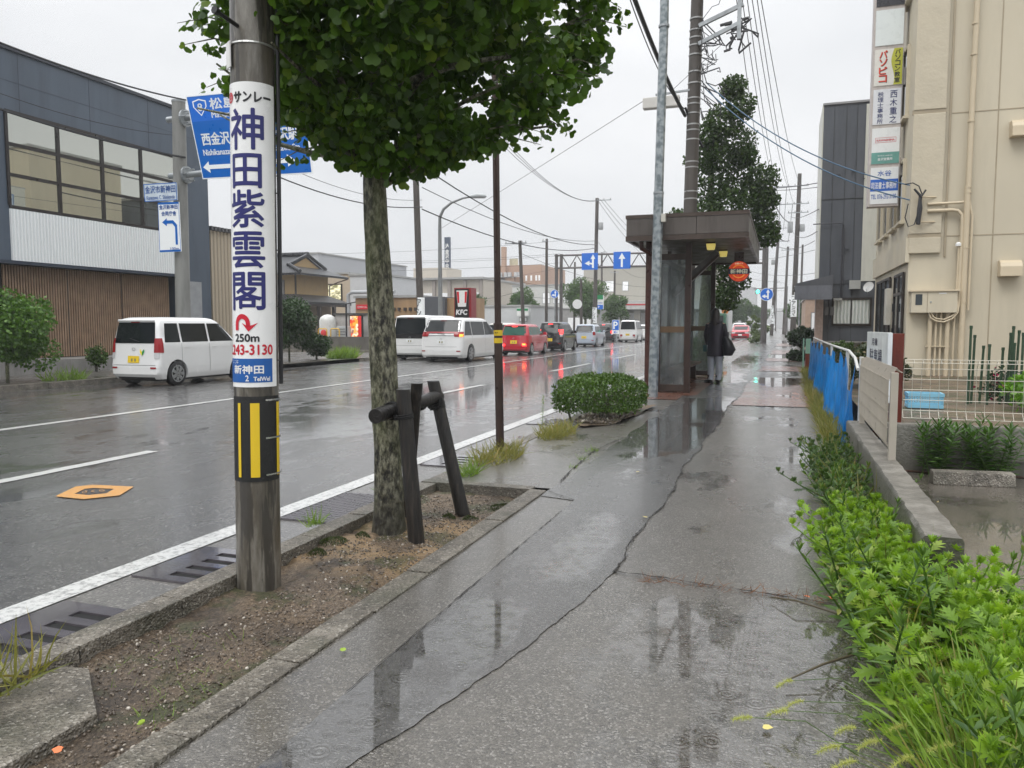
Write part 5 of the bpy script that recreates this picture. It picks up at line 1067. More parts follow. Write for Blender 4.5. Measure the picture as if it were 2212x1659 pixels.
for i, (px, pt) in enumerate(((2098, 705), (2106, 725), (2125, 748), (2138, 745), (2167, 752), (2184, 720), (2192, 742), (2190, 706), (2202, 715), (2211, 720))):
    b = AY(px, pt, 11.6+.12*(i % 3)); o = MB().tube([(b.x-.01*(i % 3), b.y, .4), (b.x, b.y, b.z)], .016, 8).tube([(b.x, b.y, b.z-.03), (b.x, b.y, b.z+.01)], .02, 8).build('garden_stake', GST, None); tag(o, 'green plastic garden stake standing among the vegetables by the beige wall', 'stake', 'green stakes in the vegetable bed')
t = thing('vegetable_plant', 'tangle of bright green vegetable vines climbing behind the wire fence', 'vegetable bed', (3.6, 10.8, .4))
C = [(x, y, z) for x, y, z in zip(rng.uniform(2.75, 4.6, 60), rng.uniform(9.6, 12.2, 60), rng.uniform(.5, 1.0, 60))]; C = [(a, b, min(c, .55+.35*(a-2.5))) for a, b, c in C]
P = clumps(9000, C, [.2]*60, .3); leaves('foliage', P, .05, .1, LBR, t, rng.normal(size=(9000, 3))+[0, 0, .3], LV, LFc)
t = thing('clear_sheet', 'crumpled clear plastic sheet tied on the wire fence at the right edge', 'plastic sheet', (3.0, 8.17, .7)); 
V = []; 
for i in range(12):
    for j in range(9): V.append((2.62+.04*i, 8.155+.012*sin(i*1.3+j*2.1)+.008*sin(j*3+i), .66+.044*j))
MB().add(V, [(i*9+j, (i+1)*9+j, (i+1)*9+j+1, i*9+j+1) for i in range(11) for j in range(8)]).build('sheet', M('cloudy plastic', (.5, .52, .5), .2, var=.2, vs=12), t, True)
t = thing('flowering_plant', 'small dark plant with magenta flowers beside the blue crate', 'plant', (2.85, 12.1, .4)); C, Rd = crownclumps((2.85, 12.1, .62), .28, .22, 12, 3, .5, .8)
leaves('foliage', clumps(900, C, Rd), .03, .05, LDK, t); leaves('flower', clumps(60, C, Rd*1.1, .9), .04, .07, M('magenta petal', (.45, .01, .09), .4), t)
# wheel stop
t = thing('wheel_stop', 'concrete wheel stop block lying on the wet parking lot', 'wheel stop', (1.72, 8.0, .05))
mb = MB(); prf = [(-.09, 0), (-.065, .11), (.03, .12), (.06, .0)]
pa, pb = Vector((1.28, 7.62, .05)), Vector((1.93, 7.70, .05)); dd = (pb-pa).normalized(); nn = Vector((-dd.y, dd.x, 0))
mb.slab([pa+nn*u_+Vector((0, 0, z)) for u_, z in prf], pb-pa); mb.build('block', KC, t, bevel=.01)
tag(bpy.data.objects[t.name], None)
# ---- upright leafy weeds against the dark wall ----
def lanceplant(name, label, x, y, z, h, ns, mat, seed, spread=.1, leaf=.11, group=None):
    rs = np.random.default_rng(seed); t = thing(name, label, 'plant', (x, y, z), 0, group); mb = MB(); P = []; D = []
    for s in range(ns):
        bx, by = x+rs.normal()*spread*.45, y+rs.normal()*spread*.35; hh = h*rs.uniform(.7, 1); top = Vector((bx+rs.normal()*spread*.6, by+rs.normal()*spread*.5, z+hh)); b = Vector((bx, by, z)); mb.tube([b, top], [.005, .003], 5)
        n = int(hh/.011)
        for k in range(n):
            f = .12+.88*k/n; p = b.lerp(top, f); a = k*2.4+s; el = .15+.9*f**3; P.append(p); D.append((cos(a)*cos(el), sin(a)*cos(el), sin(el)))
    mb.build('stems', M('green stem', (.06, .11, .02), .5), t); me = inst_mesh('foliage', [(0, 0, 0), (-.12, .4, .03), (-.07, .8, 0), (0, 1, -.05), (.07, .8, 0), (.12, .4, .03), (0, .45, -.02)], [(0, 6, 1), (1, 6, 2), (2, 6, 3), (3, 6, 4), (4, 6, 5), (5, 6, 0)], np.array(P), frames(np.array(D), (0, 0, 1)), rs.uniform(.7, 1.05, len(P))*leaf)
    link('foliage', me, mat, t); return t
lanceplant('tall_weed', 'upright narrow-leaved green weed clump at the left against the dark wall', 1.42, 8.05, .05, .58, 9, ML('goldenrod leaf', (.02, .06, .008), (.07, .16, .015), .25, .4), 1, .16)
lanceplant('tall_weed', 'wider narrow-leaved green weed clump at the right against the dark wall', 1.78, 7.98, .05, .5, 13, ML('goldenrod leaf', (1, 1, 1), (1, 1, 1)), 2, .26)
# ---- mugwort thicket along the wall ----
def lobed():
    """deeply lobed mugwort leaf: midrib + 3 pairs of pointed lobes"""
    V = [(0, 0, 0), (0, .3, .01), (0, .52, 0), (0, .72, -.02), (0, 1, -.08)]; Fc = []
    for sg in (-1, 1):
        b = len(V); V += [(sg*.06, .2, .02), (sg*.30, .42, .03), (sg*.09, .40, .02), (sg*.40, .66, .01), (sg*.11, .58, .01), (sg*.28, .86, -.03), (sg*.09, .76, -.03)]
        fs = [(0, 1, b), (1, b+1, b), (1, b+2, b+1), (1, 2, b+2), (2, b+3, b+2), (2, b+4, b+3), (2, 3, b+4), (3, b+5, b+4), (3, b+6, b+5), (3, 4, b+6)]; Fc += fs if sg < 0 else [f[::-1] for f in fs]
    return V, Fc
MV, MF = lobed()
def mugwort(spots, name, label, mat, seed, hs=(.3, .5), leafs=(.06, .15), kind='stuff', TV=None, TF=None):
    rs = np.random.default_rng(seed); mb = MB(); P = []; D = []; S = []
    for x, y, z, h in spots:
        lean = rs.normal(size=2)*.14+[-.04, 0]; top = Vector((x+lean[0], y+lean[1], z+h)); b = Vector((x, y, z)); mb.tube([b, b.lerp(top, .5)+Vector((-.01, 0, .02)), top], [.006, .005, .003], 5)
        n = int(h/.019)
        for k in range(n):
            f = .2+.8*k/n; p = b.lerp(top, f); a = k*2.39+rs.uniform(0, .6); el = -.1+1.15*f**2.5+rs.normal()*.15; P.append(p); D.append((cos(a)*cos(el), sin(a)*cos(el), sin(el))); S.append(rs.uniform(*leafs)*(1.1-.55*f**2))
        for k in range(5): a = k*1.3; P.append(top); D.append((cos(a)*.4, sin(a)*.4, 1)); S.append(.05)
    m1 = mb.mesh(); bm = bmesh.new(); bm.from_mesh(m1); me = inst_mesh(name, TV or MV, TF or MF, np.array(P), frames(np.array(D), (0, 0, 1)), np.array(S)); me.polygons.foreach_set('use_smooth', [False]*len(me.polygons))
    off = len(bm.verts); bm.from_mesh(me); bm.to_mesh(m1); bm.free()
    o = link(name, m1, mat, None, origin=False); tag(o, label, 'weeds', None, kind); return o
def band(n, y0, y1, xa, xb, seed, pw=1):
    rs = np.random.default_rng(seed); return [(rs.uniform(xa(y), xb(y)), y, .05, rs.uniform(.8, 1)) for y in rs.uniform(0, 1, n)**pw*(y1-y0)+y0]
def wx0(y): return np.interp(y, [1, 2.5, 3.5, 4.3, 5.5, 6.5, 7.6, 8.6], [.42, .42, .38, .38, .42, .36, .36, .5])
def wx1(y): return np.interp(y, [1, 2.5, 3.6, 4.0, 4.15, 8.6], [1.45, 1.35, 1.2, 1.05, .64, .64])
sp = [(x, y, z, h*np.interp(y, [2, 3.2, 4.2, 5.5, 7, 8.6], [.36, .38, .38, .28, .25, .2])*np.interp(x, [.45, .7, 1.1], [.75, 1., .72])*(.7 if (x*7.3+y*5.1) % 1 < .3 else 1.05)) for x, y, z, h in band(290, 2.55, 5.6, wx0, wx1, 21)]
mugwort(sp, 'mugwort_thicket', 'bright green lobed mugwort weeds crowding the pavement edge and the low wall', LMU, 3)
sp = [(x, y, z, h*.27) for x, y, z, h in band(120, 5.4, 8.5, wx0, wx1, 22)]
mugwort(sp, 'weed_thicket', 'lower mixed weeds growing at the foot of the wall further along', ML('mixed weed leaf', (.02, .05, .012), (.08, .15, .03), .3, .45, (.2, .22, .06)), 4, leafs=(.05, .1))
sp = [(x, y, z, h*.42) for x, y, z, h in band(110, 1.5, 2.7, lambda y: .7, lambda y: 1.5, 23)]
mugwort(sp, 'mugwort_thicket', 'tall mugwort weeds filling the bottom right corner', LMU, 6)
LANV = [(0, 0, 0), (-.13, .35, .03), (-.1, .7, 0), (0, 1, -.08), (.1, .7, 0), (.13, .35, .03), (0, .45, -.02)]; LANF = [(0, 6, 1), (1, 6, 2), (2, 6, 3), (3, 6, 4), (4, 6, 5), (5, 6, 0)]
sp = [(x-.04, y, z, h*np.interp(y, [1.8, 3.2, 4.4, 8.6], [.5, .47, .40, .26])) for x, y, z, h in band(70, 1.9, 8.4, wx0, wx1, 31)]
mugwort(sp, 'weed_thicket', 'narrow leaved darker weeds mixed among the mugwort', ML('lance weed leaf', (.03, .08, .012), (.11, .2, .03), .3, .4, (.3, .3, .08)), 8, leafs=(.06, .12), TV=LANV, TF=LANF)
# grass blades
BV = [(-.02, 0, 0), (.02, 0, 0), (-.018, .35, .03), (.018, .35, .03), (-.013, .7, .14), (.013, .7, .14), (0, 1, .32)]; BF = [(0, 1, 3, 2), (2, 3, 5, 4), (4, 5, 6)]
def grass(name, label, P, h0, h1, mat, spread=.6, kind=None, wid=1., cat='grass', group=None):
    D = rng.normal(size=(len(P), 3))*[spread, spread, .15]+[0, 0, 1]; TV = [(v[0]*wid, v[1], v[2]) for v in BV]
    me = inst_mesh(name, TV, BF, P, frames(D), rng.uniform(h0, h1, len(P))); o = link(name, me, mat, None); tag(o, label, cat, group, kind); return o
def patch(n, x0, x1, y0, y1, z): return np.stack([rng.uniform(x0, x1, n), rng.uniform(y0, y1, n), np.full(n, z)], 1)
def tuft(n, x, y, r, z, ry=None): a = rng.uniform(0, 2*pi, n); q = np.sqrt(rng.uniform(size=n)); return np.stack([x+r*q*np.cos(a), y+(ry or r)*q*np.sin(a), np.full(n, z)], 1)
GYEL = ML('yellowing grass blade', (.10, .12, .02), (.30, .28, .08), .3, .5, (.38, .26, .1)); GGR = ML('fresh grass blade', (.09, .18, .02), (.24, .36, .05), .3, .45)
grass('foxtail_grass', 'green foxtail grass leaning over the pavement in the bottom right corner', patch(2600, .5, 1.25, 1.75, 2.75, .07), .2, .46, GGR, .75, 'stuff', .7)
grass('dry_grass', 'yellow dry grass blades mixed into the weeds at the bottom right', np.concatenate([patch(900, .45, 1.2, 1.8, 3.1, .07), patch(500, .4, .7, 3.1, 8.4, .08)]), .15, .42, GYEL, .9, 'stuff', .6)
grass('pavement_grass', 'dry yellow grass strip along the foot of the blue netting', np.concatenate([patch(3600, .50, .74, 9.6, 17.5, .08), patch(900, .55, .72, 17, 24, .08)]), .1, .3, GYEL, .55, 'stuff', 1)
TG = 'grass tufts along the kerb'
for lab, x, y, n, r, ry, h, mt in (('yellow green grass tuft at the foot of the thin brown post', -2.72, 7.35, 420, .2, .5, .2, GYEL), ('spreading yellow grass tuft between the brown post and the clipped hedge', -2.62, 9.2, 480, .2, .55, .2, GYEL), ('small grass tuft beside the far kerb corner of the tree bed', -2.68, 6.45, 130, .08, .15, .18, GGR), ('grass tuft hanging over the kerb left of the slanted stake', -2.82, 5.25, 60, .06, .08, .2, GGR), ('thin grass tuft growing from the gutter just right of the concrete pole', -3.0, 4.45, 60, .04, .08, .13, GGR), ('wiry grass tuft in the bottom left corner by the kerb', -2.72, 2.0, 60, .06, .15, .24, GYEL), ('small green tuft in the joint left of the puddle', -1.92, 8.1, 60, .08, .08, .08, GGR), ('tiny green tuft in the pavement joint nearest the bed corner', -1.86, 7.1, 40, .05, .05, .06, GGR), ('tuft of grass in the joint just before the clipped hedge puddle', -1.88, 7.55, 40, .06, .05, .07, GGR)):
    grass('grass_tuft', lab, tuft(n, x, y, r, .08, ry), h*.5, h*1.2, mt, .8, None, 1, 'grass', TG)
grass('grass_tuft', 'short grass blades scattered in the mossy near part of the tree bed', np.concatenate([tuft(90, -2.35, 2.5, .3, .03, .3), tuft(60, -2.1, 2.2, .15, .03, .2)]), .02, .06, GGR, 1.2, 'stuff')
grass('dead_grass', 'brown dead grass caught in the paving joint', np.stack([rng.uniform(-.7, .5, 260), 4.07-.1*rng.uniform(0, 1, 260)+rng.normal(size=260)*.015, np.full(260, .09)], 1), .03, .08, ML('dead grass', (.10, .04, .015), (.22, .10, .04), .1, .7), 2., 'stuff')
lanceplant('tall_weed', 'single tall feathery weed rising at the kerb right of the brown post', -2.93, 9.6, .05, .55, 1, GGR, 5, .02, .05)
# foxtail heads
t0 = None
def foxtail(base, tip, droop, label=None):
    b, e = Vector(base), Vector(tip); d = (e-b); hd = Vector((d.x, d.y, 0)).normalized(); t = thing('foxtail', 'foxtail grass stem with a fuzzy yellow green seed head leaning over the paving', 'foxtail', base, 0, 'foxtail seed heads')
    pts = [b, b.lerp(e, .5)+Vector((0, 0, .05)), e]; MB().tube(pts, [.002, .0016, .0012], 4).build('stem', M('green stem', (1, 1, 1)), t)
    h = [e+hd*.012*k+Vector((0, 0, -droop*.0016*k*k)) for k in range(6)]; n = 230; k = rng.integers(0, 5, n); f = rng.uniform(size=n); P = np.array([h[a]*(1-q)+h[a+1]*q for a, q in zip(k, f)]); P = P.reshape(-1, 3)
    D = rng.normal(size=(n, 3)); D /= np.linalg.norm(D, axis=1, keepdims=True); D += np.array(hd)*.5
    me = inst_mesh('seed_head', [(-.05, 0, 0), (.05, 0, 0), (0, 1, 0)], [(0, 1, 2)], P, frames(D), rng.uniform(.011, .02, n)); link('seed_head', me, ML('foxtail bristle', (.34, .40, .10), (.62, .62, .25), .4, .6), t)
for i, (px, py, Y) in enumerate(((1625, 1550, 2.5), (1700, 1535, 2.6), (1735, 1515, 2.7), (1850, 1572, 2.45), (1960, 1568, 2.5), (1815, 1612, 2.2), (1850, 1645, 2.1), (1975, 1635, 2.2), (2040, 1545, 2.7), (2100, 1560, 2.5), (2095, 1450, 2.9), (2170, 1510, 2.7), (2190, 1640, 2.3), (2060, 1610, 2.3), (2130, 1590, 2.4), (1905, 1600, 2.3), (1715, 1470, 2.9), (2010, 1500, 2.8))):
    e = AY(px, py, Y); a = rng.uniform(-.5, .3); foxtail((e.x+.25+rng.uniform(0, .15), e.y+.05, .1), e if e.z > .12 else (e.x, e.y, .2), rng.uniform(.3, 1.2))
# fallen twigs and leaves
for lab, pts in (('thin bare fallen twig curving onto the paving beside the weeds', [(-.02, 3.95, .1), (.1, 3.85, .13), (.28, 3.82, .1), (.45, 3.95, .1)]), ('fallen leafy twig lying in the puddle by the weeds', [(.05, 3.0, .11), (.18, 3.12, .14), (.3, 3.3, .12), (.42, 3.4, .12)])):
    t = thing('fallen_twig', lab, 'twig', pts[0]); MB().tube(pts, [.003, .005, .006, .004], 6).build('twig', M('twig bark', (.06, .045, .02), .5), t)
    q = np.array([Vector(pts[2]).lerp(Vector(pts[3]), rng.uniform()) for _ in range(14)]); leaves('twig_foliage', q, .03, .06, LMD, t, None, MV, MF)
for i, (x, y, c) in enumerate(((.28, 4.03, 0), (.18, 4.02, 0), (.02, 2.65, 1), (-1.7, 2.75, 2), (.35, 2.75, 1), (-2.05, 1.95, 2), (1.15, 6.6, 1), (-1.25, 7.0, 1), (-2.2, 1.75, 0), (-.9, 5.4, 1))):
    col = [(.6, .14, .03), (.6, .5, .16), (.25, .36, .03)][c]; me = inst_mesh('fallen_leaf', GV, GF, np.array([[x, y, .096 if x < 1 and x > -1.8 else .07]]), frames(rng.normal(size=(1, 3))*[1, 1, .1]), np.array([.05])); 
    for v in me.vertices: v.co.z = max(v.co.z*.25+.07, .0945 if -1.8 < x < 1 else .06)
    o = link('fallen_leaf', me, M('fallen leaf '+'abc'[c], col, .4), None); tag(o, ['small orange fallen leaf lying on the wet ground', 'pale yellow fallen leaf lying on the wet ground', 'yellow green fallen ginkgo leaf lying near the tree bed'][c], 'leaf', ['orange fallen leaves', 'yellow fallen leaves', 'green fallen leaves'][c])
# =================== VEHICLES ===================
TYRE = M('tyre rubber', (.012, .012, .013), .6, var=.2, vs=20); RIMM = M('alloy rim', (.45, .46, .47), .3, .8, .05); RIMD = M('steel wheel grey', (.2, .2, .21), .4, .6, .1)
CGL = M('tinted car glass', (.008, .011, .012), .05, 0, 0, spec=.28); TRIM = M('black car trim', (.012, .012, .013), .35, var=0)
def paint(name, col): return M(name, col, .22, 0, .02, 1.5, coat=.9)
REDG = M('red lamp glass', (.28, .008, .012), .12, var=0); REDON = M('lit red lamp', (.8, .02, .015), .2, emit=6, ecol=(1, .02, .02), var=0); AMB = M('lit amber lamp', (.9, .25, .02), .2, emit=3, ecol=(1, .2, .03), var=0); CLR = M('clear lamp glass', (.5, .5, .5), .08, var=0)
YPL = M('yellow number plate', (.75, .52, .02), .4, var=0); WPL = M('white number plate', (.75, .76, .75), .4, var=0); PLM = M('plate smudge', (.25, .22, .1), .5, var=0)
def car(label, X, Y, L=3.4, W=1.475, H=1.64, col=(.75, .75, .74), pname='white car paint', belt=.98, hoodL=.75, hoodz=.98, rs=.14, ws=.62, ground=.17, plate=YPL, rz=0, brake=False, blink=False, tail='v', rimm=RIMM, glassback=True, detail=2, kind='car', glasscol=None, name='parked_car', group=None, n=6., tailz=None, wr=.285, roofbox=False, blackback=False):
    P = paint(pname, col); t = thing(name, label, kind, (0, 0, 0), 0, group); hw = W/2; G = glasscol or CGL
    # level table: z, y rear, y front, half width
    T = [(ground, .09, L-.09, hw-.05), (ground+.12, .0, L-.0, hw-.012), (.45, -.0, L+.0, hw), (.62, .02, L-.03, hw), (hoodz-.1, .045, L-.06, hw-.004), (hoodz-.03, .05, L-.11, hw-.008), (hoodz, .052, L-.22, hw-.012), (hoodz+.045, .055, L-hoodL*.95, hw-.02), (belt+.06, .06, L-hoodL-.04, hw-.025)]
    zt = H-.11; sl = ws
    for f in (.33, .66, 1.): z = belt+.06+(zt-belt-.06)*f; T.append((z, .06+rs*f*.75, L-hoodL-.04-sl*f, hw-.025-.105*f))
    T += [(H-.05, .06+rs*.8+.05, L-hoodL-.04-sl-.12, hw-.17), (H-.015, .06+rs+.13, L-hoodL-sl-.28, hw-.24), (H, .06+rs+.3, L-hoodL-sl-.5, hw-.36)]
    zz_ = np.array([a[0] for a in T]); 
    def S(z): return [float(np.interp(z, zz_, [a[k] for a in T])) for k in (1, 2, 3)]
    RR = .10 if n > 5 else .17; RF = .22
    def bow(x, h): return 1-(x/h)**2
    def side(y, z, s=1, off=.007):
        a, b, h = S(z); r = min(RR, h*.5); f = min(RF, h*.5); x = h
        if y < a+r: x = h-r+math.sqrt(max(0, r*r-(a+r-y)**2))
        elif y > b-f: x = h-f+math.sqrt(max(0, f*f-(y-b+f)**2))
        return (s*(x+off), y, z)
    def rear(x, z, off=.008, front=False):
        a, b, h = S(z); r = RF if front else RR; r = min(r, h*.5); d = 0; q = min(abs(x), h-.004)
        if q > h-r: d = r-math.sqrt(max(0, r*r-(q-h+r)**2))
        return (x, b+.07*bow(x, h)-.0-d+off, z) if front else (x, a-.035*bow(x, h)+d-off, z)
    mb = MB(); V = []
    def contour(z):
        a, b, h = S(z); P = []; r = min(RR, h*.5); f = min(RF, h*.5)
        xs = [h-f+f*sin(q) for q in np.linspace(0, pi/2, 7)]
        fr = np.linspace(-(h-f), h-f, 7); ys = np.linspace(b-f, a+r, 9)[1:-1]
        P += [rear(x, z, 0, True)[:2] for x in fr]; P += [(h-f+f*sin(q), b-f+f*cos(q)+.07*bow(h-f+f*sin(q), h)*1.0) for q in np.linspace(0, pi/2, 7)[1:]]
        P += [(h, y) for y in ys]; P += [(h-r+r*cos(q), a+r-r*sin(q)-.035*bow(h-r+r*cos(q), h)) for q in np.linspace(0, pi/2, 7)]
        P += [rear(x, z, 0)[:2] for x in np.linspace(h-r, -(h-r), 7)[1:-1]]; P += [(-(h-r+r*cos(q)), a+r-r*sin(q)-.035*bow(h-r+r*cos(q), h)) for q in np.linspace(pi/2, 0, 7)]
        P += [(-h, y) for y in ys[::-1]]; P += [(-(h-f+f*sin(q)), b-f+f*cos(q)+.07*bow(h-f+f*sin(q), h)) for q in np.linspace(pi/2, 0, 7)[:-1]]; return P[::-1]
    lv = sorted(set(list(zz_)+[float(z) for z in np.arange(ground, hoodz, .09)]))
    for z in lv:
        c_ = contour(z); N = len(c_); V += [(x, y, z) for x, y in c_]
    mb.add(V, [(i*N+k, i*N+(k+1) % N, (i+1)*N+(k+1) % N, (i+1)*N+k) for i in range(len(lv)-1) for k in range(N)]+[tuple(range(N))[::-1], tuple(range((len(lv)-1)*N, len(lv)*N))])
    wy = (L*.175, L-.60) if L < 4 else (L*.19, L-.85)
    me = mb.mesh('body', True)
    if detail >= 1:
        bo = bpy.data.objects.new('b', me); COL.objects.link(bo); cm = MB()
        for s in (-1, 1):
            for y in wy: cm.tube([(s*(hw-.26), y, wr), (s*(hw+.1), y, wr)], wr+.055, 28)
        co = bpy.data.objects.new('c', cm.mesh()); COL.objects.link(co); m = bo.modifiers.new('b', 'BOOLEAN'); m.object = co; m.operation = 'DIFFERENCE'; m.solver = 'EXACT'
        dg = bpy.context.evaluated_depsgraph_get(); dg.update(); me = bpy.data.meshes.new_from_object(bo.evaluated_get(dg)); bpy.data.objects.remove(bo); bpy.data.objects.remove(co); me.materials.clear()
        me.shade_smooth(); me.set_sharp_from_angle(angle=R(35))
    body = link('body', me, P, t)
    def patch(fn, u0, u1, z0, z1, mat, nm, u0t=None, u1t=None, par=None, nu=8, nz=3):
        u0t = u0 if u0t is None else u0t; u1t = u1 if u1t is None else u1t; V = []
        for j in range(nz+1):
            f = j/nz; z = z0+(z1-z0)*f; a = u0+(u0t-u0)*f; b = u1+(u1t-u1)*f
            for i in range(nu+1): V.append(fn(a+(b-a)*i/nu, z))
        return MB().add(V, [(j*(nu+1)+i, j*(nu+1)+i+1, (j+1)*(nu+1)+i+1, (j+1)*(nu+1)+i) for j in range(nz) for i in range(nu)]).build(nm, mat, par or t, True)
    gz0, gz1 = belt+.05, H-.15
    yF = L-hoodL-.14; yFt = yF-ws*.86; yR = .06+rs*.2+.12; yRt = .06+rs*.8+.16
    for s in (-1, 1):
        fn = lambda y, z, s=s: side(y, z, s)
        L1 = yR+(yF-yR)*.22; L2 = yR+(yF-yR)*.60
        patch(fn, yR+.02, L1-.03, gz0, gz1, G, 'side_window', yRt+.02, L1-.03)
        patch(fn, L1+.03, L2-.03, gz0, gz1, G, 'side_window'); patch(fn, L2+.03, yF-.1, gz0, gz1, G, 'side_window', L2+.03, yFt-.03)
        if detail >= 2:
            for yy in (L1, L2, yF-.02): patch(lambda y, z, s=s: side(y, z, s, .003), yy-.004, yy+.004, ground+.12, gz0-.03, TRIM, 'door_gap', nu=1, nz=8)
            for yy in (L1+.1, L2+.1): patch(lambda y, z, s=s: side(y, z, s, .018), yy, yy+.14, belt-.08, belt-.05, P, 'door_handle', nu=2, nz=1)
            patch(lambda y, z, s=s: side(y, z, s, .012), wy[0]+wr+.1, wy[1]-wr-.1, ground+.02, ground+.1, P, 'side_sill', nu=4, nz=1)
            MB().hexa([(s*(hw-.02), yF-.12, belt+.03), (s*(hw+.17), yF-.14, belt+.03), (s*(hw+.17), yF-.04, belt+.03), (s*(hw-.02), yF-.02, belt+.03), (s*(hw-.0), yF-.12, belt+.17), (s*(hw+.15), yF-.14, belt+.17), (s*(hw+.15), yF-.06, belt+.17), (s*(hw-.0), yF-.04, belt+.17)]).build('mirror', TRIM if tail == 'black' else P, t, bevel=.015)
            # tail lamps wrap round the corner
        for wyy in wy:
            w = MB().tube([(s*(hw-.19), wyy, wr), (s*(hw-.17), wyy, wr), (s*(hw-.02), wyy, wr), (s*(hw-.005), wyy, wr)], [wr*.93, wr, wr, wr*.93], 28).build('wheel', TYRE, t, True)
            MB().disc((s*(hw-.004), wyy, wr), (s, 0, 0), wr*.68, 24, .003).build('rim_disc', TRIM, w)
            mb = MB(); x = s*(hw+.001)
            for k in range(7):
                a = 2*pi*k/7; c_, s_ = cos(a), sin(a); q = .035; mb.hexa([(x+dx, wyy+c_*r-s_*v, wr+s_*r+c_*v) for dx in (0, s*.012) for r, v in ((.03, -q), (wr*.66, -q*1.1), (wr*.66, q*1.1), (.03, q))])
            mb.add(*(lambda A: (A, [(i, (i+1) % 24, 24+(i+1) % 24, 24+i) for i in range(24)]))([(x, wyy+r*cos(2*pi*i/24), wr+r*sin(2*pi*i/24)) for r in (wr*.72, wr*.62) for i in range(24)])); mb.disc((x, wyy, wr), (s, 0, 0), .05, 12, .015); mb.build('rim', rimm, w)
    # screens
    rg = lambda x, z: rear(x, z); fg = lambda x, z: rear(x, z, front=True)
    rw = hw-.13
    patch(rg, -rw, rw, gz0-.02, gz1+.02, G, 'rear_window', -rw+.06, rw-.06, nu=12); patch(fg, -hw+.1, hw-.1, hoodz+.1, gz1+.02, G, 'windscreen', -hw+.2, hw-.2, nu=12, nz=5)
    if blackback: patch(lambda x, z: rear(x, z, .006), -rw-.04, rw+.04, belt-.16, gz0-.02, TRIM, 'rear_garnish', nu=10)
    patch(lambda x, z: rear(x, z, .012), -.17, .17, .56 if L < 4 else .72, .72 if L < 4 else .88, plate, 'number_plate', nu=2, nz=1)
    for sx in (-.07, .03): patch(lambda x, z: rear(x, z, .015), sx, sx+.05, .59 if L < 4 else .75, .66 if L < 4 else .82, PLM, 'plate_smudge', nu=1, nz=1)
    tz0, tz1 = tailz or (.78, 1.12); lm = REDON if brake else REDG
    for s in (-1, 1):
        if tail == 'v': patch(lambda x, z: rear(x, z, .014), s*(hw-.02), s*(hw-.15), tz0, tz1, lm, 'tail_lamp', nu=5); patch(lambda x, z: rear(x, z, .013), s*(hw-.02), s*(hw-.14), tz0-.14, tz0-.005, CLR, 'reverse_lamp', nu=5); patch(lambda y, z, s=s: side(y, z, s, .012), .035, .16, tz0, tz1, lm, 'tail_lamp', nu=5)
        elif tail == 'h': patch(lambda x, z: rear(x, z, .014), s*(hw-.015), s*(hw-.34), tz0, tz1, lm, 'tail_lamp', s*(hw-.03), s*(hw-.4), nu=6); patch(lambda x, z: rear(x, z, .018), s*(hw-.02), s*(hw-.14), tz0, (tz0+tz1)/2, AMB if (blink and s > 0) else REDG, 'indicator', nu=4); patch(lambda y, z, s=s: side(y, z, s, .012), .04, .22, tz0+.02, tz1, lm, 'tail_lamp', nu=5)
        elif tail in ('low', 'black'): patch(lambda x, z: rear(x, z, .014), s*(hw-.1), s*(hw-.3), tz0, tz1, lm, 'tail_lamp', nu=5)
        patch(lambda x, z: rear(x, z, .012, True), s*(hw-.04), s*(hw-.34), hoodz-.26, hoodz-.1, CLR, 'headlamp', s*(hw-.05), s*(hw-.42))
        patch(lambda x, z: rear(x, z, .01), s*(hw-.08), s*(hw-.24), .42, .46, REDG, 'reflector', nu=2, nz=1)
    if tail == 'h': patch(lambda x, z: rear(x, z, .011), -(hw-.4), hw-.4, tz1-.06, tz1, REDG, 'lamp_strip', nu=6, nz=1)
    if blink and tail != 'h': patch(lambda x, z: rear(x, z, .02), hw-.3, hw-.14, tz0+.05, tz0+.12, AMB, 'indicator', nu=2, nz=1)
    patch(lambda x, z: rear(x, z, .02), -.13, .13, H-.135, H-.115, REDON if brake else REDG, 'high_brake_lamp', nu=2, nz=1)
    if detail >= 2:
        patch(lambda x, z: rear(x, z, .003), -hw+.1, hw-.1, .50 if L < 4 else .6, .508 if L < 4 else .608, TRIM, 'bumper_gap', nu=10, nz=1)
        patch(lambda x, z: rear(x, z, .003), -hw+.06, hw-.06, ground, ground+.05, TRIM, 'bumper_lip', nu=10, nz=1)
        sp = [rear(x, H-.085, .05) for x in np.linspace(-hw+.2, hw-.2, 9)]; MB().tube(sp, .028, 6).build('roof_spoiler', P, t, True)
        a = rear(.16, gz0+.02, .02); b = rear(-.12, gz0+.09, .025); MB().tube([a, b], .007, 5).build('wiper', TRIM, t)
        e = rear(0, belt-.11, .014); mb = MB(); mb.add(*(lambda A: (A, [(i, (i+1) % 16, 16+(i+1) % 16, 16+i) for i in range(16)]))([(e[0]+r*1.35*cos(2*pi*i/16), e[1], e[2]+r*sin(2*pi*i/16)) for r in (.038, .028) for i in range(16)])); mb.build('emblem', RIMM, t)
    patch(lambda x, z: rear(x, z, .01, True), -hw+.42, hw-.42, hoodz-.28, hoodz-.14, TRIM, 'grille'); patch(lambda x, z: rear(x, z, .012, True), -.17, .17, .42, .56, WPL, 'number_plate', nu=2, nz=1); patch(lambda x, z: rear(x, z, .009, True), -hw+.2, hw-.2, ground+.08, ground+.2, TRIM, 'air_intake')
    MB().box(-hw+.12, hw-.12, .2, L-.2, .12, ground+.02).build('underbody', TRIM, t)
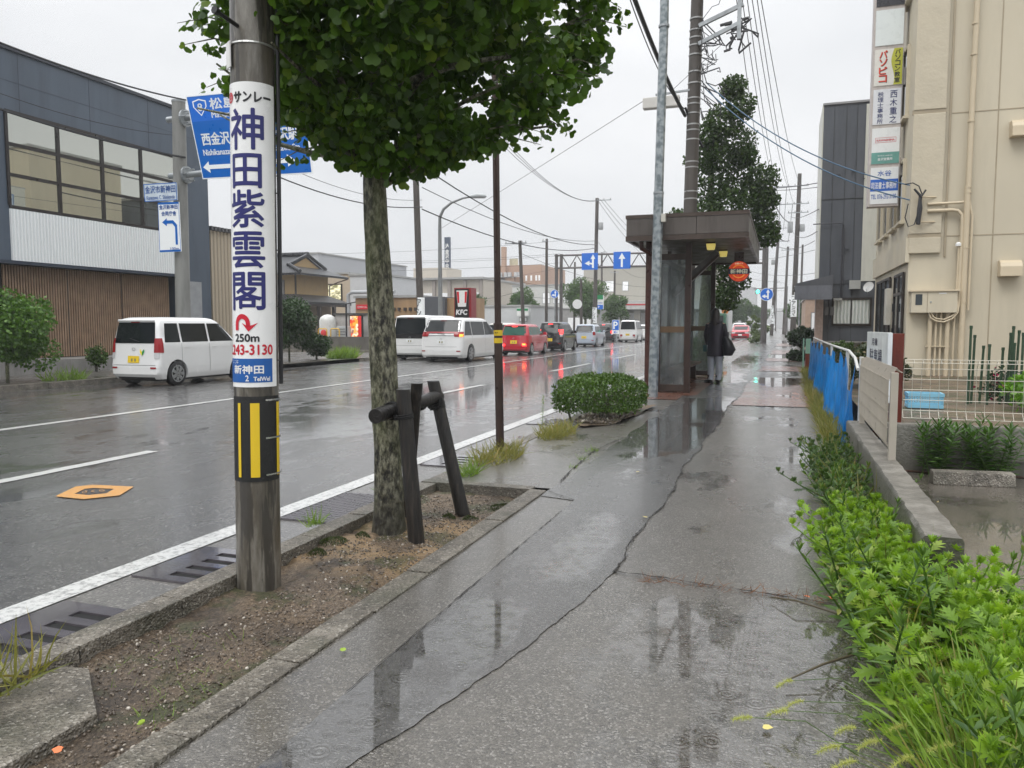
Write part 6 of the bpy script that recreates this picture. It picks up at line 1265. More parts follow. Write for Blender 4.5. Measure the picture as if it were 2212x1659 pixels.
    if roofbox:
        for y in (.5, 1.1, 1.7, 2.2): MB().tube([(-hw+.15, y, H), (-hw+.15, y, H+.06), (hw-.15, y, H+.06), (hw-.15, y, H)], .015, 5).build('roof_bar', BLACK, t)
        for x in (-.45, .45): MB().tube([(x, .3, H+.08), (x, 2.5, H+.08)], .02, 5).build('roof_rail', BLACK, t)
    t.location = (X, Y, 0); t.rotation_euler.z = rz; return t, rear, side, patch
t, rear, side, patch = car('small white boxy wagon parked at the left kerb with a green and yellow leaf sticker', -14.45, 14.2, 3.4, 1.475, 1.64, hoodL=.55, ws=.55, rs=.10, belt=.99, hoodz=1.0, tailz=(.80, 1.14), detail=3)
GLS = M('beginner green', (.01, .25, .06), .4, var=0); YLS = M('beginner yellow', (.8, .65, .05), .4, var=0)
def tri(pts, m, nm='leaf_sticker'): MB().quad(*[rear(x, z, .016) for x, z in pts]).build(nm, m, t).location = (0, 0, 0)
def ownp(pts, m, off=.016, nm='leaf_sticker'):
    o = MB().quad(*[rear(x, z, off) for x, z in pts]).mesh(); ob = bpy.data.objects.new(nm, o); COL.objects.link(ob); o.materials.append(m); ob.parent = t
ownp([(.25, .82), (.25, .73), (.31, .80), (.31, .89)], GLS); ownp([(.25, .82), (.25, .73), (.19, .80), (.19, .89)], YLS)
for i, (x, y, z) in enumerate([(.0, 0, 0)]): pass
QL = 'cars queuing beyond the centre line'
car('tall white minivan with a black tailgate garnish, leftmost in the queue behind the ginkgo trunk', -14.55, 28.7, 4.7, 1.7, 1.86, hoodL=.7, ws=.7, rs=.12, belt=1.05, hoodz=1.05, plate=WPL, tail='v', tailz=(.95, 1.35), name='queuing_car', wr=.31, blackback=True, detail=2)
car('large white people carrier with lit wraparound red tail lamps behind the thin brown post', -12.5, 27.3, 4.8, 1.8, 1.74, hoodL=.75, ws=1.0, rs=.42, belt=1.0, hoodz=.96, plate=WPL, tail='h', tailz=(1.0, 1.19), name='queuing_car', blink=True, wr=.33, detail=2, n=4.6)
car('small bright red hatchback with a yellow number plate in the queue', -12.08, 34.7, 3.4, 1.475, 1.5, (.48, .01, .025), 'red car paint', hoodL=.7, ws=.55, rs=.2, belt=.93, hoodz=.93, tail='low', tailz=(.45, .53), name='queuing_car', blink=True, brake=True, glasscol=M('green tinted car glass', (.02, .09, .065), .05, 0, 0, spec=.25), n=4.4)
car('small black boxy hatchback in the queue ahead of the red car', -12.1, 40.75, 3.4, 1.475, 1.62, (.012, .012, .014), 'black car paint', hoodL=.65, ws=.6, rs=.3, belt=.96, hoodz=.95, tail='v', tailz=(.95, 1.2), name='queuing_car', brake=True, n=4.5)
car('pale silver blue small hatchback in the queue ahead of the black car', -12.35, 49.6, 3.4, 1.475, 1.5, (.42, .47, .55), 'silver blue car paint', hoodL=.75, ws=.6, rs=.3, belt=.93, hoodz=.92, tail='v', tailz=(.78, 1.0), name='queuing_car', n=4.4)
car('boxy white microvan with a black roof rack ahead of the silver blue car', -12.25, 64.3, 3.4, 1.475, 1.86, hoodL=.3, ws=.45, rs=.06, belt=1.05, hoodz=.95, tail='low', tailz=(.5, .66), name='queuing_van', kind='van', roofbox=True, detail=1)
def fcar(label, X, Y, col, pn, H=1.5, L=4.2, W=1.7, rz=0, brake=False, nm='distant_car', **k): return car(label, X, Y, L, W, H, col, pn, rz=rz, brake=brake, detail=0, plate=WPL, name=nm, hoodL=k.get('hoodL', .85), ws=.8, rs=k.get('rs', .35), belt=.93, hoodz=.88, n=4.4, tailz=(.75, .95), wr=.31)
fcar('dark car mostly hidden just left of the white microvan', -14.3, 64, (.02, .02, .025), 'black car paint', 1.6, brake=True)
fcar('white car behind the shelter post just ahead of the white microvan', -12.0, 72, (.75, .75, .74), 'white car paint', 1.5)
fcar('black tall car ahead of the white microvan in the far queue', -12.2, 80, (.02, .02, .022), 'black car paint', 1.75)
fcar('bright red car with headlamps coming towards the camera beyond the shelter', -3.85, 82, (.45, .01, .02), 'red car paint', 1.45, rz=pi, hoodL=1.1)
fcar('white oncoming car just behind the red one', -5.0, 101, (.75, .75, .74), 'white car paint', 1.7, rz=pi)
fcar('dark grey oncoming off-roader right of the red car', -3.5, 122, (.06, .065, .07), 'dark grey car paint', 1.75, rz=pi, W=1.85)
fcar('white oncoming car behind the dark off-roader', -3.3, 152, (.75, .75, .74), 'white car paint', 1.6, rz=pi)
for i, (x, y, c) in enumerate(((-3.4, 180, 0), (-6, 150, 1), (-3.5, 215, 1), (-6.5, 190, 0), (-3, 250, 0), (-12, 95, 1), (-12, 108, 0))):
    fcar(['white car far down the road among the distant traffic', 'dark car far down the road among the distant traffic'][c], x, y, [(.75, .75, .74), (.06, .065, .07)][c], ['white car paint', 'dark grey car paint'][c], 1.6, rz=pi if x > -10 else 0)['group' if False else 0]['group'] = ['far white cars', 'far dark cars'][c]
for i, (x, y, c, l) in enumerate(((-19.5, 47, 0, 'white car parked in the forecourt behind the red hatchback'), (-20.5, 52, 1, 'dark car parked in the forecourt behind the black hatchback'), (-23, 44, 0, 'white car parked behind the large people carrier'), (-19.5, 58, 2, 'beige white car parked behind the silver blue hatchback'))):
    fcar(l, x, y, [(.75, .75, .74), (.05, .055, .06), (.6, .58, .52)][c], ['white car paint', 'dark grey car paint', 'ivory car paint'][c], 1.62, rz=R(90), nm='parked_car')
# box truck oncoming
t = thing('box_truck', 'white box truck beyond the waiting person with an orange mark on its side', 'truck', (-5.3, 66, 0))
MB().box(-6.5, -4.2, 66, 71, .9, 3.65).build('cargo_box', M('truck white', (.62, .64, .64), .4, var=.03, dirt=.15), t, bevel=.03); MB().box(-6.4, -4.3, 64.4, 65.9, .55, 2.4).build('cab', M('truck cab', (.06, .16, .1), .3), t, bevel=.1)
MB().box(-6.2, -4.5, 64.37, 64.4, 1.45, 2.2).build('windscreen', CGL, t); MB().box(-6.38, -4.32, 64.34, 64.41, .62, .9).build('bumper', M('yellow bumper', (.6, .5, .03), .4), t)
MB().disc((-4.5, 65.99, 2.6), (0, -1, 0), .28, 20, .01).build('round_mark', M('orange mark', (.65, .2, .03), .4), t)
for x in (-6.2, -4.5):
    for y in (64.9, 69.6): MB().tube([(x-.12, y, .42), (x+.12, y, .42)], .42, 20).build('wheel', TYRE, t, True)
# =================== LEFT SIDE AND BACKGROUND ===================
# ---- blue grey building ----
BGY = M('blue grey panels', (.075, .098, .13), .42, var=.1, vs=.9, bump=.05, dirt=.35, vsz=.25); BX = -20.0
t = thing('blue_grey_building', 'blue grey commercial building with a long grid window over white ribbed cladding at the left', 'building', (-22, 17, 0))
MB().box(-36, BX, 4, 23.35, 3.12, 8.88).build('wall', BGY, t)
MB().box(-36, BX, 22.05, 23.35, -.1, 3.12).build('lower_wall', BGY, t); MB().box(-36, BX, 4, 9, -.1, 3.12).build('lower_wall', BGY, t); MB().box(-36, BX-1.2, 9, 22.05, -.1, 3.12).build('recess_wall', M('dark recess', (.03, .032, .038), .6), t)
MB().box(-36.05, BX+.06, 3.95, 23.4, 8.88, 8.98).build('roof_edge', M('dark roof edge', (.03, .035, .045), .4), t)
for y in (11, 13.5, 16, 18.3, 20.6): MB().box(BX, BX+.004, y, y+.02, 7.25, 8.88).build('panel_joint', M('joint dark blue', (.04, .05, .07), .5), t)
MB().box(BX, BX+.004, 4, 23.35, 8.05, 8.065).build('panel_joint', M('joint dark blue', (1, 1, 1)), t)
wy0, wy1, wz0, wz1 = 15.6, 22.05, 4.72, 7.2
gm = NT('mirror office glass'); gm.n.remove(gm.p); gb = gm.new('ShaderNodeBsdfGlossy', {0: (.6, .61, .55, 1), 'Roughness': .015}); gd = gm.new('ShaderNodeBsdfDiffuse', {0: (.12, .13, .12, 1)}); gx = gm.new('ShaderNodeMixShader', {0: .82, 1: gd.outputs[0], 2: gb.outputs[0]}); gm.l.new(gx.outputs[0], gm.out.inputs[0])
fw_ = MB().box(BX, BX+.05, wy0-.05, wy1, wz1, wz1+.08).box(BX, BX+.05, wy0-.05, wy1, wz0-.08, wz0).box(BX, BX+.05, wy0-.08, wy0, wz0, wz1)
for k in range(1, 5): y = wy0+(wy1-wy0)*k/4.2; fw_.box(BX, BX+.05, y-.05, y+.05, wz0, wz1)
for k in (1, 2): z = wz0+(wz1-wz0)*k/3; fw_.box(BX, BX+.046, wy0, wy1, z-.045, z+.045)
WF = fw_.build('window', M('dark brown mullion', (.02, .016, .014), .35), t); MB().box(BX, BX+.012, wy0, wy1, wz0, wz1).build('pane', gm.m, WF)
tr_ = NT('white ribbed cladding'); w1 = tr_.new('ShaderNodeTexWave', {'Vector': tr_.pos(), 'Scale': 3.1, 'Distortion': 0.}, bands_direction='Y').outputs[1]; tr_.set('Base Color', tr_.ramp(w1, [(.1, (.72, .76, .76)), (.4, (.88, .9, .9))])); tr_.set('Normal', tr_.bump(w1, .8, .03)); tr_.set('Roughness', .4)
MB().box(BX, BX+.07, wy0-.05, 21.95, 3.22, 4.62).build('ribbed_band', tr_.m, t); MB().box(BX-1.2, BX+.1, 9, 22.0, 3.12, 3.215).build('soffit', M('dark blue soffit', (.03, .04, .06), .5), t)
SL = M('wood slats', (.30, .20, .13), .5, var=.2, vs=3); mb = MB(); y = 15.55
while y < 21.6: mb.box(BX-.4, BX-.34, y, y+.042, .5, 3.12); y += .085
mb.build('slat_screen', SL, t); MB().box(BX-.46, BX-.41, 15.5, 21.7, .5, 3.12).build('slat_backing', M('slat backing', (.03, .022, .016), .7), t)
for y in (17.55, 19.55): MB().box(BX-.335, BX-.33, y, y+.03, .5, 3.1).build('screen_gap', M('slat backing', (1, 1, 1)), t)
MB().box(BX-.6, BX+.8, 9, 22.4, -.1, .48).build('plinth', CONC, t); MB().box(BX-.02, BX+.02, 22.25, 22.85, .1, 3.0).build('door', M('pale grey door', (.3, .31, .32), .4), t)
# beige ribbed warehouse
tb2 = NT('beige ribbed siding'); w1 = tb2.new('ShaderNodeTexWave', {'Vector': tb2.pos(), 'Scale': 1.6}, bands_direction='Y').outputs[1]; tb2.set('Base Color', tb2.ramp(w1, [(.1, (.3, .25, .18)), (.5, (.47, .39, .29))])); tb2.set('Normal', tb2.bump(w1, .8, .04)); tb2.set('Roughness', .5)
t = thing('beige_warehouse', 'beige ribbed metal shed standing right of the blue grey building', 'building', (-24, 27, 0)); MB().box(-30, -20.5, 24.0, 26.3, -.1, 5.02).build('wall', tb2.m, t)
mb = MB(); y = 23.9
while y < 26.4: mb.box(-30.1, -20.35, y, y+.1, 5.02, 5.17); y += .2
mb.build('ridged_roof_edge', M('grey roof', (.1, .1, .105), .5), t); MB().box(-30, -20.42, 24.0, 26.3, -.1, .9).build('base_panel', M('beige base', (.36, .3, .23), .6), t)
# left shrubs
ballbush('large loose green shrub at the left edge in front of the slatted wall', -16.7, 12.75, .12, 1.35, 13000, 'shrub', 1.2, ML('fresh shrub leaf', (.03, .08, .01), (.10, .21, .02), .25, .4, (.12, .2, .03)), .085, ry=1.25)
ballbush('dense dark green shrub right of the concrete pole at the parking entrance', -17.1, 24.0, .12, 1.5, 15000, 'shrub', 1.3, ML('camellia leaf', (.012, .035, .007), (.035, .08, .014), .15, .3), .085, ry=1.1)
ballbush('lower dark green shrub beside the dense one at the parking entrance', -17.0, 25.6, .1, .75, 4200, 'shrub', .65, ML('camellia leaf', (1, 1, 1), (1, 1, 1)), .08, ry=.8)
ballbush('small shrub low at the plinth just left of the parked white wagon', -18.6, 16.9, .12, .42, 900, 'shrub', .42, LMD, .07)
grass('grass_tuft', 'bright green long grass tuft at the corner by the dense shrub', tuft(700, -16.7, 27.0, .55, .1, .6), .25, .6, GGR, .7, None, 1.5, 'grass', TG)
grass('grass_tuft', 'weeds on the left kerb between the big shrub and the white wagon', tuft(200, -16.4, 14.0, .3, .12, .6), .15, .4, GGR, .7, None, 1.5, 'grass', TG)
def plank(nm, x0, x1, y0, y1, z0, z1, m, lab, cat, **k): t = MB().box(x0, x1, y0, y1, z0, z1).build(nm, m, None, **k); return tag(t, lab, cat)
plank('low_wall', -26.5, -19.3, 34.9, 35.1, .1, .84, M('dark board marked concrete', (.12, .11, .095), .6, var=.2, dirt=.5), 'low dark concrete wall in front of the tiled house', 'wall')
tag(MB().box(-26, -18.2, 32.8, 33.0, .1, .24).build('parking_kerb', KC, None), 'low parking kerb in front of the dark concrete wall', 'kerb block')
# ---- traditional tiled house ----
tt_ = NT('dark glazed roof tile'); w1 = tt_.new('ShaderNodeTexWave', {'Vector': tt_.pos(), 'Scale': 1.25}, bands_direction='X').outputs[1]; w2 = tt_.new('ShaderNodeTexWave', {'Vector': tt_.pos(), 'Scale': 1.6}, bands_direction='Z', wave_profile='SAW').outputs[1]
tt_.set('Base Color', tt_.ramp(tt_.math('MULTIPLY', w1, w2), [(.05, (.02, .022, .025)), (.6, (.055, .058, .065))])); tt_.set('Roughness', .28); tt_.set('Normal', tt_.bump(tt_.math('ADD', w1, w2), 1., .06)); TILE = tt_.m
OCH = M('ochre plaster', (.42, .29, .14), .7, var=.08, vs=2, dirt=.2); WDK = M('dark timber', (.04, .028, .02), .6, var=.2)
t = thing('tiled_house', 'traditional ochre plaster house with dark tiled hip and gable roof', 'house', (-40, 51, 0)); HX, HY0, HY1 = -34.0, 48.6, 53.0; ZE = AY(638, 591, 48.6).z
MB().box(-52, HX, HY0, HY1, -.1, ZE).build('wall', OCH, t); MB().box(HX, HX+.08, HY0-.05, HY0+.08, 3.4, ZE).build('corner_post', WDK, t)
for x in (-36.4, -38.2): MB().box(x, x+1.5, HY0-.08, HY0, 3.7, 4.8).build('window', M('grey shutter', (.2, .19, .18), .5), t)
def roofq(ps, nm='roof', th=.16, m=TILE): return MB().slab(ps, (0, 0, -th)).build(nm, m, t)
ZR = AY(670, 552, 50.8).z; gx = -34.5; zm = ZE+.62
roofq([(-53, 47.5, ZE+.0), (-32.8, 47.5, ZE), (gx, 48.6, zm), (-53, 48.6, zm)]); roofq([(-53, 48.6, zm), (gx, 48.6, zm), (gx, 50.8, ZR), (-53, 50.8, ZR)])
roofq([(-32.8, 47.5, ZE), (-32.8, 54.1, ZE), (gx, 53.0, zm), (gx, 48.6, zm)]); roofq([(-53, 50.8, ZR), (gx, 50.8, ZR), (gx, 53.0, zm), (-53, 53.0, zm)])
MB().slab([(gx-.02, 49.0, zm+.0), (gx-.02, 52.6, zm+.0), (gx-.02, 50.8, ZR-.15)], (-.1, 0, 0)).build('gable', OCH, t)
MB().tube([(gx+.12, 48.3, zm), (gx+.12, 50.8, ZR+.08), (gx+.12, 53.3, zm)], .13, 8).build('verge_tiles', TILE, t); MB().tube([(-53, 50.8, ZR+.12), (gx+.2, 50.8, ZR+.12)], .17, 8).build('ridge', TILE, t); MB().tube([(-32.7, 47.4, ZE+.1), (gx, 48.6, zm+.1)], .12, 8).build('hip_ridge', TILE, t)
zl = AY(754, 656, 53.6).z; roofq([(-40, 46.9, zl), (-32.4, 46.9, zl), (HX, 48.5, zl+.6), (-40, 48.5, zl+.6)]); roofq([(-32.4, 46.9, zl), (-32.4, 53.8, zl), (HX, 53.0, zl+.6), (HX, 48.5, zl+.6)])
MB().box(HX, HX+.3, HY0+.2, HY1-.1, -.1, zl+.1).build('lower_wall', M('brown plaster', (.25, .19, .13), .7), t); MB().box(-32.52, -32.44, 47.0, 53.7, zl-.3, zl-.16).build('eave_board', WDK, t)
for y in (49.6, 51.6): MB().box(-32.75, -32.5, y-.12, y+.12, -.1, zl-.1).build('porch_post', WDK, t)
MB().tube([(-32.85, 54.0, ZE-.15), (-33.4, 53.5, ZE-.4), (-33.9, 53.05, ZE-.7), (-33.9, 53.05, zl+.6)], .05, 6).build('downpipe', M('brown pipe', (.15, .1, .07), .4), t)
# things in the yard
def lath(nm, lab, cat, prof, c, m): t = MB().lathe(prof, c, 20).build(nm, m, None, True); return tag(t, lab, cat)
lath('gas_tank', 'white upright gas tank under the tiled house porch', 'tank', [(.45, 0), (.48, .1), (.48, 1.6), (.4, 1.8), (.2, 1.92), (.02, 1.95)], (AY(704, 700, 38).x, 38.2, .1), M('tank white', (.6, .6, .57), .35, dirt=.3))
t = thing('grey_kiosk', 'low grey drive-through wall and unit beside the menu board', 'kiosk', (-22.5, 37.5, 0)); MB().box(-24.2, -21.0, 38.4, 38.7, -.1, 2.05).build('wall', M('pale grey panel', (.42, .4, .38), .5, dirt=.2), t); MB().box(-24.3, -20.9, 38.3, 38.8, 2.05, 2.12).build('cap', M('dark cap', (.06, .06, .06), .4), t)
t = thing('outdoor_unit', 'pale grey boxy machine beside the yellow hoop barriers', 'machine', (-23.1, 37.6, .1)); MB().box(-23.5, -22.75, 37.4, 37.9, .1, 1.38).build('casing', M('pale casing', (.45, .47, .48), .4), t, bevel=.03)
for z in (.9, 1.05, 1.2): MB().box(-23.45, -22.95, 37.38, 37.4, z, z+.05).build('louvre', M('louvre grey', (.2, .2, .21), .5), t)
for x0, l in ((-24.55, 'left yellow hoop barrier in the yard of the tiled house'), (-23.75, 'right yellow hoop barrier beside the pale machine')): tag(MB().tube([(x0, 37.2, .1), (x0, 37.2, 1.18), (x0+.05, 37.2, 1.24), (x0+.5, 37.2, 1.24), (x0+.55, 37.2, 1.18), (x0+.55, 37.2, .1)], .035, 8).build('hoop_barrier', M('yellow steel', (.65, .4, .03), .4), None, True), l, 'barrier')
lath('red_drum', 'small red drum between the yellow hoop barriers', 'drum', [(.16, 0), (.16, .5), (.1, .62), (.02, .64)], (-24.15, 37.1, .55), M('drum red', (.5, .02, .02), .4))
t = thing('menu_board', 'brightly lit drive-through menu board with orange and red panels', 'menu board', (-22.2, 37.6, .1)); MB().box(-22.85, -22.05, 37.7, 37.85, .75, 2.0).build('cabinet', TRIM, t); 
tm = NT('lit menu panel'); v = tm.new('ShaderNodeTexVoronoi', {'Vector': tm.pos(), 'Scale': 6.5}); cc = tm.ramp(tm.new('ShaderNodeSeparateColor', {0: v.outputs['Color']}).outputs[0], [(0, (.6, .02, .02)), (.35, (.8, .12, .02)), (.6, (.9, .4, .05)), (.85, (.95, .8, .6)), (1, (.2, .02, .02))]); tm.set('Base Color', cc); tm.set('Emission Color', cc); tm.set('Emission Strength', .55)
MB().box(-22.8, -22.3, 37.69, 37.7, .8, 1.95).build('panel', tm.m, t); MB().box(-22.28, -22.1, 37.69, 37.7, .8, 1.95).build('panel', M('lit red panel', (.6, .03, .03), .4, emit=.35), t); MB().box(-22.5, -22.4, 37.75, 37.8, 0, .75).build('leg', TRIM, t)
tag(MB().tube([(-22.62, 37.0, .1), (-22.62, 37, 2.6)], .05, 8).tube([(-22.62, 37, 2.55), (-22.62, 37.0, 2.6), (-22.0, 37, 2.7)], .03, 6).build('camera_post', BLACK, None), 'thin black post with a short arm in front of the menu board', 'post')
# ---- buildings behind ----
def bldg(name, label, x0, x1, y, dep, z1, m, wins=(), wm=None, side=None, roof=.15, z0=-.1, sm=None):
    t = thing(name, label, 'building', ((x0+x1)/2, y, 0)); MB().box(x0, x1, y, y+dep, z0, z1).build('wall', m, t); MB().box(x0-.1, x1+.1, y-.1, y+dep+.1, z1, z1+roof).build('roof_edge', M('pale roof edge', (.35, .35, .34), .5), t)
    for a, b, c, d in wins: f = MB().box(a, b, y-.05, y, c, d).build('window', M('window frame grey', (.25, .25, .25), .5), t); k = .06; MB().box(a+k, b-k, y-.06, y-.05, c+k, d-k).build('pane', wm or M('far window glass', (.07, .08, .09), .25, 0, 0, spec=.2), f)
    return t
bldg('pale_building', 'cream and white building with a lit corner window behind the tiled house', -38.3, -35.03, 58, 8, 5.8, M('cream wall', (.5, .42, .32), .6, var=.04))
t = bldg('white_building', 'plain white block adjoining the cream building with the lit window', -34.97, -32.0, 57.9, 8, 5.63, M('white wall', (.55, .56, .57), .6, var=.04)); 
f = MB().box(-37.25, -35.8, 57.9, 58, 3.48, 4.99).build('window', DF, bpy.data.objects['pale_building']); tl_ = NT('lit interior'); cc = tl_.ramp(tl_.noise(1.6, 2, tl_.pos((1, 1, 3))), [(.4, (.2, .19, .08)), (.6, (.9, .85, .6))]); tl_.set('Base Color', cc); tl_.set('Emission Color', cc); tl_.set('Emission Strength', .5); MB().box(-37.15, -35.9, 57.88, 57.9, 3.58, 4.89).build('pane', tl_.m, f)
bldg('grey_hall', 'large plain grey hall rising behind the tiled house roof', -60, -46, 70, 20, 8.9, M('hall grey', (.42, .43, .45), .6, var=.03))
WOOD = M('light cedar boards', (.36, .23, .12), .5, var=.14, vs=3, vsz=.1)
t = bldg('fast_food_shop', 'flat roofed restaurant clad in light wood with a dark grey block', -25, -20.7, 42, 4, 3.1, WOOD); MB().box(-20.7, -18.9, 41.9, 46, -.1, 3.12).build('grey_block', M('charcoal block', (.08, .085, .095), .5), t); MB().box(-18.9, -17.2, 42.2, 44, -.1, 3.05).build('wood_wing', WOOD, t)
for x in (-22.65, -22.3, -21.95, -21.55, -21.2, -20.85): MB().box(x-.07, x+.07, 41.85, 42, 2.3, 2.5).build('wall_lamp', M('bronze lamp', (.04, .03, .025), .4), t)
MB().box(-22.2, -20.9, 41.95, 42, -.1, 1.75).build('door', M('smoked door glass', (.05, .055, .06), .1, 0, 0), t); MB().box(-22.3, -20.8, 41.9, 42, 1.75, 1.85).build('canopy', TRIM, t)
s_ = MB().box(-24.9, -24.1, 41.9, 42, 2.42, 2.7).build('red_sign', M('restaurant red', (.5, .02, .03), .4, emit=.3), t); mb = MB(); text(mb, '駐車場 2.5m', (-24.8, 41.89, 2.49), (1, 0, 0), (0, 0, 1), .65, .13); mb.build('lettering', WHTL, s_)
MB().tube([(-25.2, 41.5, 2.0), (-25.2, 41.5, 3.3), (-24.9, 41.5, 3.45), (-22, 41.5, 3.45)], .12, 8).build('curved_roof_duct', M('duct grey', (.35, .36, .37), .4), t)
t = thing('restaurant_sign', 'red sided box sign with a black and white front reading KFC', 'sign', (-16.2, 38, 0)); MB().box(-16.6, -15.62, 38, 38.75, 1.3, 3.42).build('cabinet', M('sign dark red', (.25, .015, .02), .35), t, bevel=.01)
MB().box(-16.55, -15.75, 37.985, 38.001, 1.35, 3.36).build('front_panel', M('sign black', (.012, .012, .012), .3, var=0), t); MB().box(-16.3, -15.9, 38.3, 38.45, 0, 1.3).build('leg', BLACK, t)
wq = MB().quad((-16.46, 37.98, 3.28), (-16.37, 37.98, 2.42), (-15.91, 37.98, 2.42), (-15.82, 37.98, 3.28)).build('white_bucket', WHITE, t)
for a in (((-16.44, 3.22), (-16.38, 2.62), (-16.29, 2.62), (-16.31, 3.22)), ((-15.97, 3.22), (-15.99, 2.62), (-15.90, 2.62), (-15.84, 3.22))): MB().quad(*[(x, 37.975, z) for x, z in a]).build('red_stripe', M('stripe red', (.6, .01, .02), .4, var=0), wq)
mb = MB(); text(mb, 'KFC', (-16.48, 37.98, 2.0), (1, 0, 0), (.12, 0, 1), .62, .26, .015); mb.build('lettering', WHTL, t); mb = MB(); text(mb, 'ドライブスルー', (-16.5, 37.98, 1.66), (1, 0, 0), (0, 0, 1), .7, .13, .004); mb.build('lettering', WHTL, t)
# agricultural co-op hall with sign tower
CRM = M('cream render far', (.50, .45, .38), .6, var=.03)
t = bldg('coop_hall', 'long pale hall with vertical fins and a lattice mounted vertical sign above it', -64, -43.2, 110, 20, 8.4, CRM)
for x in np.arange(-62, -43.5, 2.6): MB().box(x, x+.5, 109.6, 110, 0, 8.3).build('fin', M('fin brown grey', (.3, .26, .23), .6), t)
for x in np.arange(-61, -44.5, 2.6): MB().box(x, x+1.5, 109.9, 110, 4.4, 6.4).build('window', M('far window glass', (1, 1, 1)), t)
MB().box(-56, -50.2, 112, 118, 8.5, 10.5).build('penthouse', CRM, t); MB().box(-64, -43, 109.2, 130, 8.45, 8.75).build('eave', M('pale roof edge', (1, 1, 1)), t)
t = thing('sign_tower', 'tall narrow dark blue vertical sign with white characters on a lattice frame', 'sign', (-53.65, 120, 8)); MB().box(-54.15, -53.2, 120, 120.5, 10.9, 16.2).build('panel', M('sign slate blue', (.03, .05, .09), .4, var=0), t)
mb = MB(); text(mb, 'JA', (-53.95, 119.95, 14.35), (1, 0, 0), (0, 0, 1), .6, .75, .02); vtext(mb, '金沢中央', (-54.0, 119.95, 14.2), (1, 0, 0), (0, 0, 1), .68, 3.2, .02); mb.build('lettering', WHITE, t)
mb = MB(); mb.tube([(-53.65, 120.2, 10.9), (-56, 119, 8.3)], .07, 5); mb.tube([(-53.65, 120.2, 10.9), (-51.3, 119, 8.3)], .07, 5); mb.tube([(-53.65, 120.2, 10.9), (-53.65, 121, 8.3)], .07, 5); mb.tube([(-56, 119, 9.2), (-51.3, 119, 9.2)], .05, 5); mb.build('lattice_frame', M('pale steel', (.45, .45, .45), .5), t)
OR_ = M('salmon tile facade', (.42, .27, .19), .6, var=.03)
t = bldg('salmon_building', 'salmon brown hospital-like building with a chimney and water tank', -54.8, -48.8, 140, 20, 10.5, OR_); MB().box(-52.5, -43.5, 141, 158, -.1, 12.9).build('wall', OR_, t); MB().box(-51.3, -50.5, 140, 141, 10, 16.4).build('chimney', OR_, t)
MB().lathe([(.85, 0), (.85, 1.3), (.1, 1.4)], (-49.4, 142, 12.9), 14).build('water_tank', M('tank cream', (.5, .46, .32), .5), t)
for x in (-46.7, -45.7, -44.7, -44.1): MB().box(x, x+.35, 140.95, 141, 9.9, 10.9).build('window', M('far window glass', (1, 1, 1)), t)
for x in (-51.6, -50.6, -49.8, -48.5, -47.8): MB().box(x, x+.6, 139.5, 140.3, 10.6, 11.5).build('rooftop_unit', M('unit white', (.5, .5, .5), .5), t)
WB = M('white render far', (.55, .55, .52), .6, var=.03)
bldg('white_clinic', 'two storey white building behind the street trees', -35, -26.5, 100, 14, 6.75, WB, [(-30.7, -29.6, 4.3, 5.8), (-29.2, -28, 4.3, 5.6), (-27.8, -26.8, 4.4, 5.6)])
bldg('grey_porch_building', 'low grey flat roofed building under the white clinic', -29, -20, 92, 10, 3.4, M('warm grey wall', (.3, .29, .28), .6), [(-28, -26.4, .4, 2.4), (-25, -22, .4, 2.4)])
bldg('low_white_shop', 'low white shop with a green striped box sign', -24.3, -19.4, 60, 9, 2.95, M('white metal siding', (.55, .56, .56), .5, var=.03), [(-20.4, -19.7, 1.7, 2.1), (-23.9, -23.6, 1.6, 2.0)])
t = thing('shop_sign', 'white and green box sign on the corner of the low white shop', 'sign', (-19.9, 59.5, 2.3)); MB().box(-20.4, -19.45, 59.4, 59.7, 2.2, 2.85).build('panel', WHITE, t); MB().box(-20.4, -19.45, 59.38, 59.4, 2.6, 2.78).build('green_stripe', M('sign stripe green', (.02, .25, .09), .4), t)
GW = M('warm grey panels far', (.40, .38, .33), .6, var=.03)
t = bldg('dealer_building', 'large warm grey building with a red striped canopy beyond the gantry', -27.5, -8, 110, 25, 9.7, GW, [(-24.4, -22.8, 6.2, 7.8), (-21.8, -20.9, 6.3, 7.7), (-17, -15.6, 6.3, 7.7)])
MB().box(-25, -9, 106, 110, 3.6, 4.8).build('canopy', M('canopy white', (.5, .5, .48), .5), t); MB().box(-24.6, -17.2, 105.97, 106, 4.15, 4.35).build('red_stripe', M('dealer red', (.5, .03, .03), .4), t); MB().disc((-16.3, 105.97, 4.35), (0, -1, 0), .32, 16, .02).build('emblem', M('dealer red', (1, 1, 1)), t)
for x in (-22.5, -19.5, -16, -12): MB().box(x, x+.8, 107, 107.8, -.1, 3.6).build('column', GW, t)
MB().box(-25, -9, 109.8, 110.01, .3, 3.2).build('shop_glazing', M('far window glass', (1, 1, 1)), t)
bldg('far_block', 'pale tower block fading into the rain at the end of the road', -14, -7.5, 230, 20, 12, M('far pale block', (.5, .5, .5), .6)); bldg('far_block', 'low far building across the end of the road', -6, 3, 330, 20, 8, M('far pale block', (1, 1, 1)), roof=.1)
bldg('far_row', 'row of low houses fading on the right of the far pavement', 2.2, 9, 150, 60, 5.2, M('far house wall', (.35, .3, .26), .6)); bldg('convenience_shop', 'small shop with an orange sign beyond the charcoal building', 1.6, 7, 62, 12, 3.4, M('peach wall', (.45, .32, .24), .6), [(2.0, 3.2, .6, 2.4)])
bldg('town_blocks', 'grey flats beyond the cream hall at the far left', -95, -70, 150, 20, 9, M('far pale block', (1, 1, 1)))
